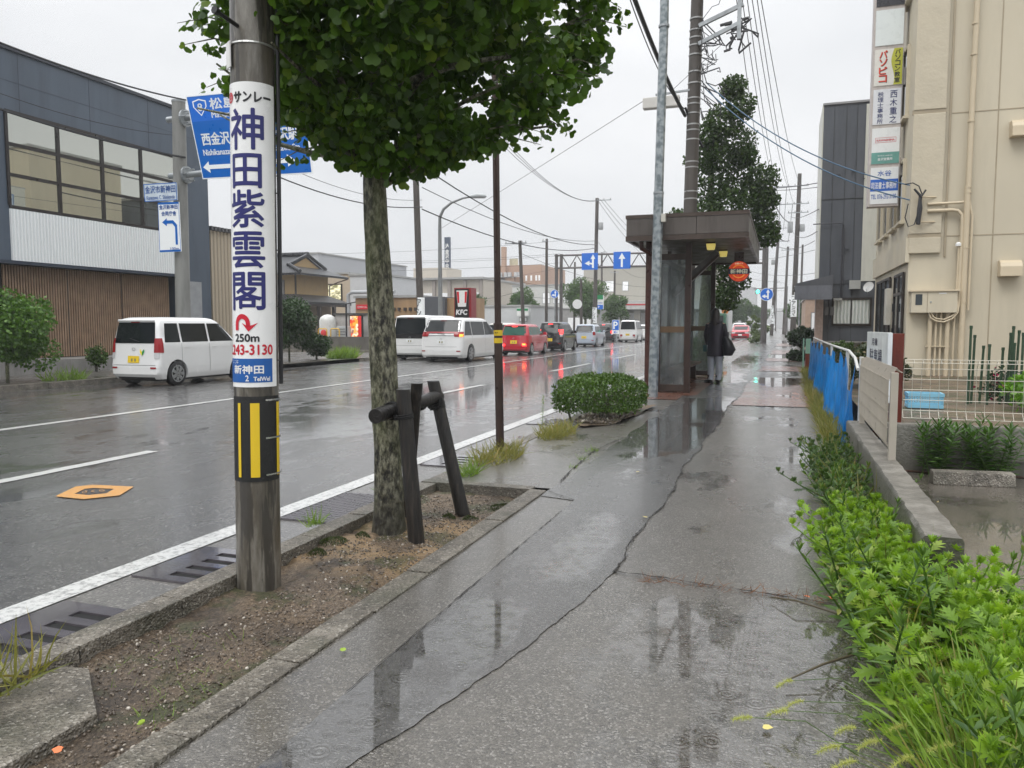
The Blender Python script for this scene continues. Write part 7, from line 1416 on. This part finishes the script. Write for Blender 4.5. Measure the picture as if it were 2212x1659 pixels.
bldg('far_shop_row', 'row of distant pale shops behind the queue of cars', -42, -30, 150, 10, 4.6, WB); bldg('far_shop_row', 'row of distant grey buildings left of the far traffic lights', -26, -14, 175, 15, 7, M('far pale block', (1, 1, 1)))
bldg('beige_flats', 'tall beige flats further up the right side, seen mirrored in the grid window', 4.4, 12, 36, 7, 12.5, BG, [(4.9, 5.7, 6, 7.5), (7, 8, 6, 7.5)])
bldg('slate_block', 'slate block beside the beige flats, seen mirrored in the grid window', 3.6, 12, 44.5, 9, 10.5, DGW, [(6, 7, 5, 6.5)])
# ---- background trees ----
TB_ = [('round street tree just right of the red restaurant sign', -31.5, 78, 2.9, 1.4, 4.5, 1.15, 2600), ('street tree behind the leaning power pole', -26.8, 80, 3, 1.9, 5.2, 1.9, 4200), ('tall street tree left of the convenience store sign', -20.3, 82, 4, 2.1, 6.2, 2.3, 5200), ('street tree right of the convenience store sign', -18.2, 88, 3.2, 1.4, 4.6, 1.5, 2600), ('broad hazy street tree far down the left lane side', -6.2, 130, 3.2, 2.4, 5.2, 1.7, 3000), ('paler far street tree next to the broad hazy one', -4.3, 160, 3, 1.8, 4.6, 1.5, 1800), ('hazy tree further behind the red car', -9.5, 150, 3, 2.2, 5, 1.8, 1800), ('tree on the right verge far beyond the power poles', 2.1, 105, 3, 1.6, 5, 1.8, 2200), ('small tree on the roof garden of the co-op hall', -52.5, 104, 5.0, 1.6, 5.9, .5, 900)]
for l, x, y, cz, rx, top, rz, n in TB_: tree('street_tree', l, (x, y, .1), top, rx*1.3, rz*1.15, top-rz*.9, int(n*1.7), .22 if y < 100 else .32, LFAR, int(y), None, .14, 'tree', 20)
t = thing('roadside_shrub', 'slender shrub with pale leaves at the kerb beside the tall blue sign post', 'shrub', (-2.0, 62, .1)); C = [(-2.0+rng.normal()*.3, 62+rng.normal()*.5, .3+q*.22) for q in range(9)]; leaves('foliage', clumps(1500, C, [.42, .4, .38, .34, .3, .26, .2, .16, .12], .3), .1, .2, ML('pale shrub leaf', (.06, .1, .03), (.15, .2, .07), .2, .5), t)
# ---- street furniture ----
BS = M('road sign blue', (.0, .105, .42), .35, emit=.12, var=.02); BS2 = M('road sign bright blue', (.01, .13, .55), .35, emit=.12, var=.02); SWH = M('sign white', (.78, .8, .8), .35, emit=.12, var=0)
def arrowp(mb, o, r, u, pts, off): mb.quad(*[Vector(o)+Vector(r)*x+Vector(u)*z for x, z in pts]); return mb
t = thing('direction_sign_pole', 'thick grey concrete pole carrying a blue route sign on arms and two small place signs', 'sign pole', (-16.45, 18, .1)); PM_ = M('pale concrete pole', (.24, .24, .225), .55, var=.15, vs=3, dirt=.45, vsz=.25, bump=.3)
MB().tube([(-16.45, 18, .1), (-16.35, 18, 7.75)], [.215, .18], 28).build('pole', PM_, t, True); MB().tube([(-16.35, 18, 7.75), (-16.35, 18, 7.8)], .19, 28).build('pole_cap', GALV, t)
for z in (7.3, 5.72):
    MB().tube([(-16.75, 18, z), (-12.1, 17.9, z)], .085, 12).build('arm', GALV, t, True); MB().tube([(-16.15, 18, z), (-16.1, 18, z)], .24, 16).build('flange', GALV, t)
    for k in range(6): a = k*pi/3; MB().tube([(-16.1, 18+.18*cos(a), z+.18*sin(a)), (-15.95, 18+.18*cos(a), z+.18*sin(a))], .02, 6).build('bolt', GALV, t)
TLc, TRc, BRc, BLc = Vector((-16.0, 17.75, 7.88)), Vector((-12.18, 17.75, 7.80)), Vector((-12.0, 17.75, 5.50)), Vector((-15.62, 17.75, 5.53))
BLc = AY(438, 387, 17.75); TLc = AY(401, 208, 17.55); TRc = AY(655, 184, 17.55); BRc = AY(675, 374, 17.75)
rr = ((TRc-TLc)+(BRc-BLc)); rr = rr/2; uu = ((TLc-BLc)+(TRc-BRc))/2; SWd, SHt = rr.length, uu.length; nrm = rr.cross(uu).normalized()
def bil(x, z, off=0.): return BLc*(1-x)*(1-z)+BRc*x*(1-z)+TLc*(1-x)*z+TRc*x*z+nrm*off
bo = MB().slab([BLc, BRc, TRc, TLc], -nrm*.05).build('route_sign', SWH, t)
def bq(x0, x1, z0, z1, m, off, nm): MB().quad(bil(x0, z0, off), bil(x1, z0, off), bil(x1, z1, off), bil(x0, z1, off)).build(nm, m, bo)
bq(.008, .992, .012, .988, BS, .004, 'blue_field'); bq(.015, .985, .69, .975, BS2, .007, 'upper_field')
def btext(txt, x, z, w, h, bold=.0, m=SWH, off=.012):
    mb = MB(); text(mb, txt, (x, z, 0), (1, 0, 0), (0, 1, 0), w, h, bold); mb.v = [tuple(bil(v[0], v[1], off)) for v in mb.v]; mb.build('lettering', m, bo)
btext('松島', .20, .82, .22, .13, .003); btext('Matsushima', .20, .72, .27, .07, .0015); btext('西金沢', .07, .40, .25, .15, .003); btext('Nishikanazawa', .06, .28, .30, .07, .0015); btext('金沢駅', .68, .40, .23, .15, .003); btext('Kanazawa Sta.', .63, .28, .30, .07, .0015)
mb = MB()
for pts in ([(.03, .14), (.09, .21), (.09, .165), (.5, .165), (.5, .115), (.09, .115), (.09, .07)], ): 
    mb.add([tuple(bil(x, z, .012)) for x, z in pts], [(0, 1, 2), (0, 2, 5), (0, 5, 6), (2, 3, 4, 5)])
mb.build('left_arrow', SWH, bo); pts = [(.87, .16), (.80, .235), (.80, .19), (.5, .19), (.5, .135), (.80, .135), (.80, .09)]; MB().add([tuple(bil(x, z, .012)) for x, z in pts], [(2, 1, 0), (5, 2, 0), (6, 5, 0), (5, 4, 3, 2)]).build('right_arrow', SWH, bo)
mb = MB(); ou = [(.05, .93), (.05, .86), (.11, .75), (.17, .86), (.17, .93), (.11, .955)]; inn = [(.11+(x-.11)*.84, .86+(z-.86)*.84) for x, z in ou]; mb.add([tuple(bil(x, z, .011)) for x, z in ou+inn], [(i, (i+1) % 6, 6+(i+1) % 6, 6+i) for i in range(6)]); mb.build('route_shield', SWH, bo); btext('8', .09, .81, .04, .09, .002)
def psign(name, corners, lines, fm, fr=None, lm=None, graphics=None):
    c = [Vector(q) for q in corners]; n_ = (c[1]-c[0]).cross(c[3]-c[0]).normalized(); f = lambda x, z, off=0.: c[0]*(1-x)*(1-z)+c[1]*x*(1-z)+c[3]*(1-x)*z+c[2]*x*z+n_*off
    o = MB().slab(c, -n_*.03).build(name, fm, t); 
    if fr:
        for z0, z1, x0, x1 in ((0, .04, 0, 1), (.96, 1, 0, 1), (.04, .96, 0, .02), (.04, .96, .98, 1)): MB().quad(f(x0, z0, .003), f(x1, z0, .003), f(x1, z1, .003), f(x0, z1, .003)).build('border', fr, o)
    for txt, x, z, w, h, b in lines:
        mb = MB(); text(mb, txt, (x, z, 0), (1, 0, 0), (0, 1, 0), w, h, b); mb.v = [tuple(f(v[0], v[1], .008)) for v in mb.v]; mb.build('lettering', lm, o)
    return o, f
sc = 17.7
o, f = psign('place_name_sign', [AY(313, 436, sc), AY(383, 432, sc), AY(381, 394, sc), AY(310, 398, sc)], [('金沢市新神田', .04, .45, .92, .42, .003), ('Kanazawa C. Shinkanda', .07, .1, .86, .22, .001)], M('pale blue white sign', (.6, .68, .75), .4), BS, BS)
o, f = psign('guide_sign', [AY(345, 545, sc), AY(391, 543, sc), AY(386, 436, sc), AY(341, 438, sc)], [('金沢新神田', .06, .86, .88, .09, .003), ('合同庁舎', .16, .73, .7, .09, .003), ('100m', .52, .03, .4, .06, .001)], SWH, BS, BS)
MB().add([tuple(f(x, z, .008)) for x, z in ((.88, .14), (.78, .14), (.78, .5), (.66, .57), (.4, .57), (.4, .52), (.18, .6), (.4, .68), (.4, .635), (.7, .635), (.88, .54))], [(0, 10, 2, 1), (2, 10, 9, 3), (3, 9, 8, 4), (5, 7, 6)]).build('turn_arrow', BS, o)
# lane gantry over the queue
t = thing('lane_gantry', 'steel lattice gantry spanning the road with blue lane arrow signs', 'gantry', (-17, 60, 0)); GY = 60.; GS = M('weathered gantry steel', (.13, .12, .115), .5, .3, .2, dirt=.3)
for x in (-17.25, -16.85): MB().tube([(x, GY, 0), (x, GY, 7.1)], .13, 12).build('post', GS, t, True)
xr_g = AY(1650, 600, GY).x; MB().tube([(xr_g, GY, 0), (xr_g, GY, 7.5)], .15, 12).build('post', GS, t, True)
for z in (7.0, 6.0): MB().tube([(-17.4, GY, z), (xr_g+.2, GY, z)], .075, 8).build('chord', GS, t)
mb = MB(); x = -16.8; k = 0
while x < xr_g-.6: MB().tube([(x, GY, 6 if k % 2 else 7), (x+.62, GY, 7 if k % 2 else 6)], .045, 6).build('brace', GS, t); x += .62; k += 1
def lane(px0, px1, py0, py1, kind):
    a = AY(px0, py1, GY-.25); b = AY(px1, py0, GY-.25); o = MB().box(a.x, b.x, GY-.25, GY-.2, a.z, b.z).build('lane_sign', BS2, t); w = b.x-a.x; h = b.z-a.z; y = GY-.262
    P_ = lambda L: [(a.x+w*x, y, a.z+h*z) for x, z in L]
    if kind == 'up': MB().add(P_([(.44, .1), (.56, .1), (.56, .6), (.44, .6), (.3, .58), (.7, .58), (.5, .93)]), [(0, 1, 2, 3), (4, 5, 6)]).build('arrow', SWH, o)
    else: MB().add(P_([(.64, .1), (.76, .1), (.76, .66), (.64, .66), (.55, .64), (.85, .64), (.7, .92), (.64, .3), (.64, .4), (.45, .44), (.45, .34), (.48, .24), (.48, .54), (.18, .38)]), [(0, 1, 2, 3), (4, 5, 6), (7, 8, 9, 10), (11, 12, 13)]).build('arrow', SWH, o)
lane(1256.5, 1291.5, 546, 583, 'left'); lane(1325, 1362, 543, 581, 'up'); lane(1396, 1420, 545, 582, 'up')
def roundsign(name, label, pole, pc_, r, y, kind='left'):
    t = thing(name, label, 'road sign', pole[0]); MB().tube(pole, .05 if y < 61 else .1, 8).build('pole', GS if y > 61 else GALV, t, True); c = Vector(pc_); o = MB().disc(c, (0, -1, 0), r, 28, .03).build('disc', SWH, t); MB().disc(c+Vector((0, -.034, 0)), (0, -1, 0), r*.93, 28, .004).build('blue_face', BS2, o)
    q = lambda L: [(c.x+r*2*(x-.5), c.y-.045, c.z+r*2*(z-.5)) for x, z in L]; MB().add(q([(.54, .15), (.66, .15), (.66, .66), (.54, .66), (.46, .64), (.74, .64), (.6, .9), (.54, .28), (.54, .40), (.38, .42), (.38, .30), (.4, .2), (.4, .52), (.14, .36)]), [(0, 1, 2, 3), (4, 5, 6), (7, 8, 9, 10), (11, 12, 13)]).build('arrow', SWH, o); return t
c = AY(1198, 635, 59); roundsign('round_sign', 'round blue arrow sign on a thin pole at the left end of the gantry', [(c.x, 59.1, 0), (c.x, 59.1, c.z+.4)], c, .33, 59)
c = AY(1656, 636, 58); roundsign('round_sign', 'round blue turn and straight sign on the right gantry post', [(c.x-.1, 61.5, 0), (c.x-.1, 61.5, 7.4)], c, .46, 62)
# shop signs & small items
t = thing('store_sign', 'green and white vertical convenience store sign by the tall tree', 'sign', (-15.9, 70, 0)); MB().box(-16.17, -15.65, 70, 70.3, 2.9, 4.2).build('panel', WHITE, t); MB().box(-16.17, -15.65, 69.98, 70, 3.8, 4.2).build('green_band', M('sign stripe green', (1, 1, 1)), t); MB().box(-16.17, -15.65, 69.98, 70, 2.9, 3.3).build('blue_band', BS2, t); mb = MB(); text(mb, 'FamilyMart', (-16.13, 69.97, 3.42), (1, 0, 0), (0, 0, 1), .44, .12, .003); mb.build('lettering', BLU, t); mb = MB(); text(mb, 'P', (-16.1, 69.96, 3.0), (1, 0, 0), (0, 0, 1), .12, .2, .005); mb.build('lettering', SWH, t); MB().box(-15.95, -15.85, 70.1, 70.2, 0, 2.9).build('pole', GALV, t)
t = thing('parking_sign', 'blue and white P sign with a left arrow behind the white microvan', 'sign', (-12.9, 60, 0)); a = AY(1322, 728, 60); b = AY(1345, 696, 60); a.x = min(a.x, b.x); MB().box(a.x, a.x+.56, 60, 60.08, .75, 1.85).build('panel', SWH, t); MB().box(a.x+.03, a.x+.53, 59.98, 60, 1.05, 1.82).build('blue_field', BS2, t); mb = MB(); text(mb, 'P', (a.x+.12, 59.96, 1.15), (1, 0, 0), (0, 0, 1), .32, .55, .02); mb.build('lettering', SWH, t); mb = MB(); text(mb, '←', (a.x+.12, 59.96, .8), (1, 0, 0), (0, 0, 1), .32, .18, .01); mb.build('lettering', BS2, t)
tag(MB().box(a.x+.3, a.x+.4, 60.02, 60.06, 0, .75).build('sign_leg', GALV, t), None)
# left street lamp
t = thing('street_lamp', 'grey street lamp with a long curved arm over the road beyond the ginkgo trunk', 'street lamp', (-16.3, 35.4, .1)); LPM = M('lamp pole grey', (.25, .26, .26), .45, .4, .1)
pts = [AY(x, y, 35.4) for x, y in ((952, 682), (951, 640), (950, 500), (950, 470), (958, 452), (975, 438), (1000, 428), (1022, 424))]; pts[0].z = 0; MB().tube(pts, [.13, .11, .09, .08, .07, .06, .05, .05], 12).build('pole', LPM, t, True)
e = pts[-1]; MB().tube([e-Vector((.15, 0, 0)), e, e+Vector((.3, 0, .02)), e+Vector((.62, 0, -.03)), e+Vector((.7, 0, -.05))], [.04, .1, .14, .1, .02], 12).build('lamp_head', M('lamp head', (.4, .42, .42), .3), t, True)
# ---- power poles & cables ----
PCR = M('brown grey pole', (.075, .064, .055), .6, var=.25, vs=2.5, dirt=.4, vsz=.3)
def ppole(name, label, base, top, r0, r1, arms=(), trans=False, mat=PCR, ad=None, group=None, thick=.05):
    t = thing(name, label, 'utility pole', base, 0, group); base, top = Vector(base), Vector(top); MB().tube([base, base.lerp(top, .5), top], [r0, (r0+r1)/2, r1], 18).build('pole', mat, t, True); H_ = (top-base).length
    for z, x0, x1 in arms:
        c = base.lerp(top, z/H_); MB().box(c.x+x0, c.x+x1, c.y-r1-thick, c.y-r1, c.z-.04, c.z+.04).build('crossarm', GALV, t)
        for x in np.linspace(x0+.08, x1-.08, max(2, int((x1-x0)/.55)+1)): MB().lathe([(.02, 0), (.045, .03), (.03, .07), (.045, .1), (.02, .15)], (c.x+x, c.y-r1-.03, c.z+.04), 8).build('insulator', M('insulator', (.35, .35, .34), .3), t)
    if trans:
        z, s = trans; c = base.lerp(top, z/H_); MB().lathe([(.2, 0), (.23, .04), (.23, .6), (.2, .66), (.05, .68)], (c.x+s*.42, c.y-.05, c.z), 16).build('transformer', M('transformer grey', (.36, .37, .37), .4), t, True)
    if ad:
        z0, z1, txt = ad; c = base.lerp(top, z0/H_); rr_ = r0*1.02+.01; MB().tube([(c.x, c.y, z0), (c.x, c.y, z1)], rr_, 18, False).build('advert_wrap', SWH, t, True); mb = MB(); vtext(mb, txt, (c.x-rr_*.75, c.y-rr_-.01, z1-.05), (1, 0, 0), (0, 0, 1), rr_*1.3, z1-z0-.1, .004); mb.build('lettering', BLKL, t)
    return t
UP = ppole('power_pole', 'tall brown power pole rising behind the bus shelter with brackets and tangled wires', (-2.56, 22, .08), (-2.36, 22, 12.5), .2, .155)
for z, x0, x1 in ((9.62, .1, 1.25), (9.15, .1, 1.15)):
    MB().bar((-2.42+x0, 21.82, z-.15), (-2.42+x1, 21.7, z+.22), .08, .1).build('bracket_arm', GALV, UP)
MB().box(-1.32, -1.22, 21.62, 21.75, 8.95, 9.95).build('bracket_end', GALV, UP)
MB().lathe([(.1, .5), (.34, .45), (.36, .2), (.36, -.3), (.3, -.34)], (-1.75, 21.7, 10.55), 20).build('transformer', M('dark transformer', (.12, .12, .12), .4), UP, True)
for z in (9.7, 9.4, 9.2, 9.0, 8.75, 8.3, 8.0, 7.6, 7.45, 7.2, 6.9, 6.75, 6.5, 5.9, 5.75, 5.1, 4.9): c = Vector((-2.56, 22, 0)).lerp(Vector((-2.36, 22, 12.5)), z/12.5); MB().tube([(c.x, c.y, z), (c.x, c.y, z+.035)], .185, 18).build('steel_band', M('band steel', (.4, .4, .39), .35, .7), UP)
t = UP; sx_ = -3.75; MB().box(-4.15, -2.95, 21.6, 21.8, 7.1, 7.5).build('fluorescent_lamp', M('lamp casing', (.62, .6, .55), .4), UP, bevel=.03) if False else None
a = AY(1390, 213, 21.7); b = AY(1452, 232, 21.7); MB().box(a.x, b.x+.2, 21.55, 21.8, b.z, a.z-.02).build('street_light_box', M('lamp casing', (.6, .58, .54), .4), UP, bevel=.03); MB().bar((a.x+.3, 21.9, a.z+.12), (-2.45, 21.9, a.z+.17), .06, .05).build('light_arm', GALV, UP)
rs = np.random.default_rng(5); CBL = M('cable black', (.02, .02, .022), .5, var=0)
for k in range(26):    # tangle of service wires
    z = rs.uniform(7.2, 9.8); a = Vector((-2.42+.18, 21.85, z)); b = a+Vector((rs.uniform(.0, .55), rs.uniform(-.25, 0), rs.uniform(-1.3, .5))); m_ = (a+b)/2+Vector((rs.uniform(-.1, .5), -.1, rs.uniform(-.5, .1))); MB().tube([a, a.lerp(m_, .6), m_, m_.lerp(b, .5)+Vector((.05, 0, -.08)), b], rs.uniform(.008, .018), 5).build('service_wire', CBL, UP)
for k in range(12):
    a = Vector((-1.3+rs.uniform(-.15, .2), 21.65, rs.uniform(9.0, 9.7))); b = a+Vector((rs.uniform(-.3, .4), 0, rs.uniform(-.5, .3))); m_ = (a+b)/2+Vector((rs.uniform(-.25, .4), 0, rs.uniform(-.5, .1))); MB().tube([a, m_+Vector((0, 0, .1)), m_, b], rs.uniform(.012, .035), 6).build('service_wire', CBL, UP)
for k in range(7): c = AY(1580+rs.uniform(-28, 25), 60+rs.uniform(-25, 30), 21.7); MB().tube([c, c+Vector((rs.uniform(.08, .2), 0, rs.uniform(-.05, .12)))], .04, 8).build('splice_box', CBL, UP)
# others
pA = [AY(905, y, 33.3) for y in (375, 690)]; ppole('power_pole', 'grey brown power pole behind the ginkgo trunk with a small white advert', (-16.25, 33.3, 0), (-16.5, 33.3, 9.2), .17, .14, ad=(.9, 2.75, 'アシスト'))
def at2(px, py, Y): v = AY(px, py, Y); return v
for lab, px0, px1, pyt, Y, r, arms, tr_, ad in (('leaning power pole with a crowded crossarm behind the low white shop', 1132, 1123, 520, 58, .16, ((9.6, -1.2, .6), (9.1, -.6, .3)), None, None), ('plain grey pole right of the leaning power pole', 1180, 1181, 516, 60, .13, ((8.4, -.35, .05),), None, None), ('power pole with a transformer standing behind the lane gantry', 1284, 1290, 428, 72, .2, ((13.1, 0, 1.4), (8.2, 0, .9)), (10.4, 1), (1.6, 3.1, 'アシスト')), ('thin distant pole left of the tall tree by the gantry', 1240, 1242, 566, 85, .13, (), None, None), ('short grey pole with a round mirror beside the tall tree', 1256, 1255, 603, 66, .14, (), None, None), ('slim distant pole right of the lane gantry signs', 1326, 1328, 585, 92, .14, ((8.5, -.5, .5),), None, None), ('far pole between the two lane arrow signs', 1300, 1300, 545, 105, .16, ((12, -.8, .8),), None, None)):
    b = AY(px0, 700, Y); tp = AY(px1, pyt, Y); ppole('power_pole', lab, (b.x, Y, 0), (tp.x, Y, tp.z), r, r*.8, [(min(a_, tp.z-.2), c_, d_) for a_, c_, d_ in arms], tr_, ad=ad)
tag(MB().disc(AY(1247, 657, 65.8), (.2, -1, 0), .42, 20, .04).build('traffic_mirror', WHITE, None), 'round pale mirror tilted on the short pole by the tall tree', 'mirror')
# right-hand pole line along the pavement
ppole('power_pole', 'tall dark power pole on the right edge of the far pavement with transformers', (.92, 76, .08), (1.15, 76, 15.2), .26, .17, ((14.0, -2.6, .8), (12.4, -2.2, .9), (11.6, -.9, .9)), (9.9, 1), ad=(2.2, 4.2, 'ファミマ')); q = [o for o in COL.objects if o.name.startswith('power_pole')][-1]
MB().lathe([(.2, 0), (.23, .04), (.23, .95), (.2, 1.0)], (.45, 75.9, 9.9), 14).build('transformer', M('transformer grey', (1, 1, 1)), q, True)
ppole('power_pole', 'second power pole further along the left edge of the pavement', (-1.35, 108, .08), (-.7, 108, 15), .24, .16, ((14, -1.4, 1.4), (12.3, -1.4, .8)), (9.3, -1), ad=(1.6, 4, 'アシスト')); ppole('power_pole', 'third grey pole beside the far pavement', (.2, 122, .08), (.5, 122, 13), .22, .16, ((12.4, -.9, .9),)); ppole('power_pole', 'thin pole rising above the canopy of the charcoal building', (2.6, 70, .1), (2.7, 70, 12), .15, .1); ppole('power_pole', 'distant pole among the hazy trees on the right', (2.6, 130, .1), (2.7, 130, 14), .2, .15)
for l, x, y, h in (('faint pole left of the far traffic light', -8.9, 140, 11), ('faint pole in the distance left of the broad hazy tree', -12, 130, 9), ('thin faint pole at the end of the pavement', -1.5, 190, 12)): ppole('power_pole', l, (x, y, 0), (x, y, h), .16, .12, ((h-.5, -.8, .8),))
# traffic lights
TGN = M('lit green signal', (.02, .7, .45), .3, emit=7, ecol=(.05, 1, .65), var=0)
for lab, px, py, Y, s in (('lit green traffic light left of the round blue sign', 1637, 630, 95, .19), ('small far green traffic light down the road', 1665, 677, 165, .2)):
    c = AY(px, py, Y); t = thing('traffic_light', lab, 'traffic light', c); MB().box(c.x-.3, c.x+.9, Y, Y+.2, c.z-.24, c.z+.24).build('housing', M('signal grey', (.2, .22, .22), .5), t, bevel=.05); MB().disc((c.x, Y-.01, c.z), (0, -1, 0), s, 16, .01).build('green_lamp', TGN, t); MB().disc((c.x+.45, Y-.01, c.z), (0, -1, 0), s*.8, 14, .01).build('dark_lamp', TRIM, t)
    MB().tube([(c.x-.5, Y+.3, c.z+.35), (c.x+3.2, Y+.3, c.z+.4)], .05, 6).build('arm', GS, t); MB().tube([(c.x+3.2, Y+.3, 0), (c.x+3.2, Y+.3, c.z+.6)], .1, 8).build('pole', GS, t)
t = thing('shop_sign', 'orange and white square shop sign beyond the grey canopy', 'sign', (1.6, 58, 0)); a = AY(1723, 618, 58); b = AY(1734, 643, 58); MB().box(a.x-.2, a.x+.55, 58, 58.2, b.z-.1, a.z).build('panel', SWH, t); MB().box(a.x-.15, a.x+.5, 57.98, 58, b.z+.3, a.z-.05).build('orange_field', M('sign orange far', (.75, .18, .05), .4, emit=.2), t); MB().box(a.x+.1, a.x+.2, 58.05, 58.15, 0, b.z-.1).build('pole', GALV, t)
for i, (x, y) in enumerate(((1.7, 61.9), (2.4, 61.9))): pass
# cables
G1 = 'wires above the left roadside'
E_ = lambda px, py, Y: AY(px, py, Y)
def cb(label, a, b, s, r=.012, g=None): return cable(label, a, b, s, r, g)
cb('thick wire sagging across the roof of the blue grey building from the left edge', E_(-30, 80, 12), E_(402, 216, 17.9), .12, .022); cb('thin wire across the blue grey wall below the roof', E_(-10, 198, 13), E_(375, 292, 18), .15, .008)
cb('heavy bundled cable crossing in front of the grid window', E_(-10, 232, 13), E_(400, 340, 18), .1, .03); cb('bundled cable continuing from behind the wrapped pole to the next power pole', E_(592, 378, 21), E_(912, 447, 33), .35, .022); cb('lower wire reaching from the wrapped pole to the power pole behind the trunk', E_(640, 370, 22), E_(912, 432, 33), .3, .01)
cb('cable running on from the trunk side power pole towards the gantry', E_(912, 452, 33.2), E_(1290, 535, 72), .9, .03); cb('second cable running on from the trunk side power pole towards the gantry', E_(912, 405, 33.2), E_(1290, 520, 72), .8, .02); cb('long sagging cable coming from under the ginkgo crown to the transformer pole', E_(930, 372, 30), E_(1290, 528, 72), .9, .03)
for i in range(3): cb(['upper', 'middle', 'lower'][i]+' of three parallel wires dropping from the crown edge to the transformer pole', E_(1090, 300+9*i, 34), E_(1290+7*i, 431, 72), 1.0, .014)
for i in range(3): cb(['upper', 'middle', 'lower'][i]+' wire leaving the transformer pole behind the shelter roof', E_(1290+7*i, 431, 72), E_(1400+14*i, 560-5*i, 110), .5, .02)
cb('thin guy wire slanting up across the sky to the lamp box', E_(950, 495, 35), E_(1395, 215, 21.8), .02, .008); cb('thin guy wire slanting from the lamp box towards the top right', E_(1452, 195, 21.8), E_(1560, 95, 21.5), .0, .007)
for i, (y0, y1) in enumerate(((566, 548), (570, 552), (585, 568), (549, 520))): cb('faint horizontal wire low in the left sky, '+['top', 'second', 'third', 'lowest'][i]+' of four', E_(600, y0, 80), E_(1210, y1, 90), .4, .016)
cb('thick black bundled cable descending from the crown to the power pole behind the shelter', E_(1368, -10, 15.5), E_(1480, 250, 21.8), .12, .05); cb('twisted cable continuing down the power pole behind the lamp box', E_(1480, 232, 21.8), E_(1518, 318, 22.5), .05, .035); cb('thin wire beside the thick bundled cable near the crown', E_(1358, -10, 15.5), E_(1478, 235, 21.8), .3, .012)
SK = M('blue cable', (.03, .09, .16), .4, var=0)
for i, (a, b) in enumerate(((E_(1525, 178, 21.9), E_(1965, 400, 17.9)), (E_(1520, 188, 21.9), E_(1965, 432, 17.9)))):
    o = MB().tube(sag(a, b, .42, 20), .014, 6).build('overhead_cable', SK, None); tag(o, ['upper', 'lower'][i]+' blue cable sagging from the power pole to the bracket on the beige building', 'cable')
for i, x in enumerate((1.58, 1.6, 1.62, 1.64, 1.655, 1.67)):
    px = (1588, 1600, 1611, 1621, 1632, 1640)[i]; o = cb(['first', 'second', 'third', 'fourth', 'fifth', 'sixth'][i]+' from the left of the long wires running down the street high above the pavement', AY(px, -25, 23+i*.2), Vector((.92-2.4+i*.55, 76, 14.05 if i % 2 else 12.45)), .8, .014)
for i in range(5): cb(['first', 'second', 'third', 'fourth', 'fifth'][i]+' wire between the two far pavement poles', Vector((-1.6+i*.55, 76, 14.05 if i % 2 else 12.45)), Vector((-2+i*.6, 108, 13.8 if i % 2 else 12.2)), .5, .025)
cb('heavy cable looping down from the transformer pole to the shelter side', E_(1640, 360, 40), E_(1705, 480, 76), .6, .035); cb('heavy low cable below the crossarms of the far pole', E_(1600, 395, 35), E_(1705, 520, 76), .8, .035)
cb('wire crossing above the street to the charcoal building, upper', E_(1665, 407, 40), E_(1868, 373, 29.9), .1, .018); cb('wire crossing above the street to the charcoal building, lower', E_(1665, 411, 40), E_(1868, 385, 29.9), .12, .014)
for i, (x0, y0, Y0, x1, y1, Y1, s) in enumerate(((1708, 468, 76, 1768, 452, 30, .2), (1708, 492, 76, 1765, 500, 30, .5), (1600, 560, 100, 1760, 540, 60, .3), (1596, 575, 110, 1760, 590, 60, .6), (1640, 500, 60, 1760, 520, 45, .8), (1596, 598, 120, 1700, 612, 120, .1), (1598, 622, 130, 1700, 628, 130, .1), (1120, 545, 58, 1395, 620, 90, .6), (920, 600, 100, 1200, 580, 110, .8), (1130, 610, 70, 1395, 640, 90, .3), (1130, 640, 80, 1395, 652, 90, .2), (1290, 520, 72, 1395, 600, 100, 1.), (1120, 630, 70, 1000, 650, 80, .2))):
    cb('thin distant street wire number '[:-8]+['high across the gap left of the charcoal building', 'drooping loop left of the charcoal building', 'slanting behind the tall far pole', 'sagging behind the round blue sign', 'dropping from the shelter side across the far pole', 'low above the hazy trees', 'lowest above the red oncoming car', 'above the silver blue hatchback towards the gantry', 'left of the leaning power pole', 'just above the queue roofs', 'lowest behind the queue', 'right of the transformer pole', 'left of the leaning pole near the tree tops'][i], E_(x0, y0, Y0), E_(x1, y1, Y1), s, .016)
o = MB().tube([E_(1955, 398, 17.85), E_(1972, 395, 17.8), E_(1985, 402, 17.8), E_(1992, 420, 17.8), E_(1988, 445, 17.8), E_(1975, 485, 17.8), E_(1962, 490, 17.8), E_(1955, 470, 17.8), E_(1962, 440, 17.8)], .012, 6).tube([E_(1988, 420, 17.8), E_(1987, 450, 17.8), E_(1983, 485, 17.8)], [.02, .05, .04], 8).tube([E_(1975, 408, 17.8), E_(1990, 425, 17.8), E_(2000, 410, 17.8)], [.02, .04, .02], 8).build('cable_bundle', CBL, None); tag(o, 'black looped cable bundle hanging on the beige building bracket', 'cable')
# ---- rainy air ----
hz = bpy.data.meshes.new('haze'); hb = MB().box(-140, 60, -6, 420, -1.2, 42); o = hb.build('haze', [], None); o['kind'] = 'stuff'
th = bpy.data.materials.new('rain haze'); th.use_nodes = True; nn_ = th.node_tree.nodes; nn_.remove(nn_['Principled BSDF']); pv = nn_.new('ShaderNodeVolumePrincipled'); pv.inputs['Color'].default_value = (.95, .96, .98, 1); pv.inputs['Density'].default_value = .0011; pv.inputs['Anisotropy'].default_value = .0
th.node_tree.links.new(pv.outputs[0], nn_['Material Output'].inputs['Volume']); o.data.materials.append(th)
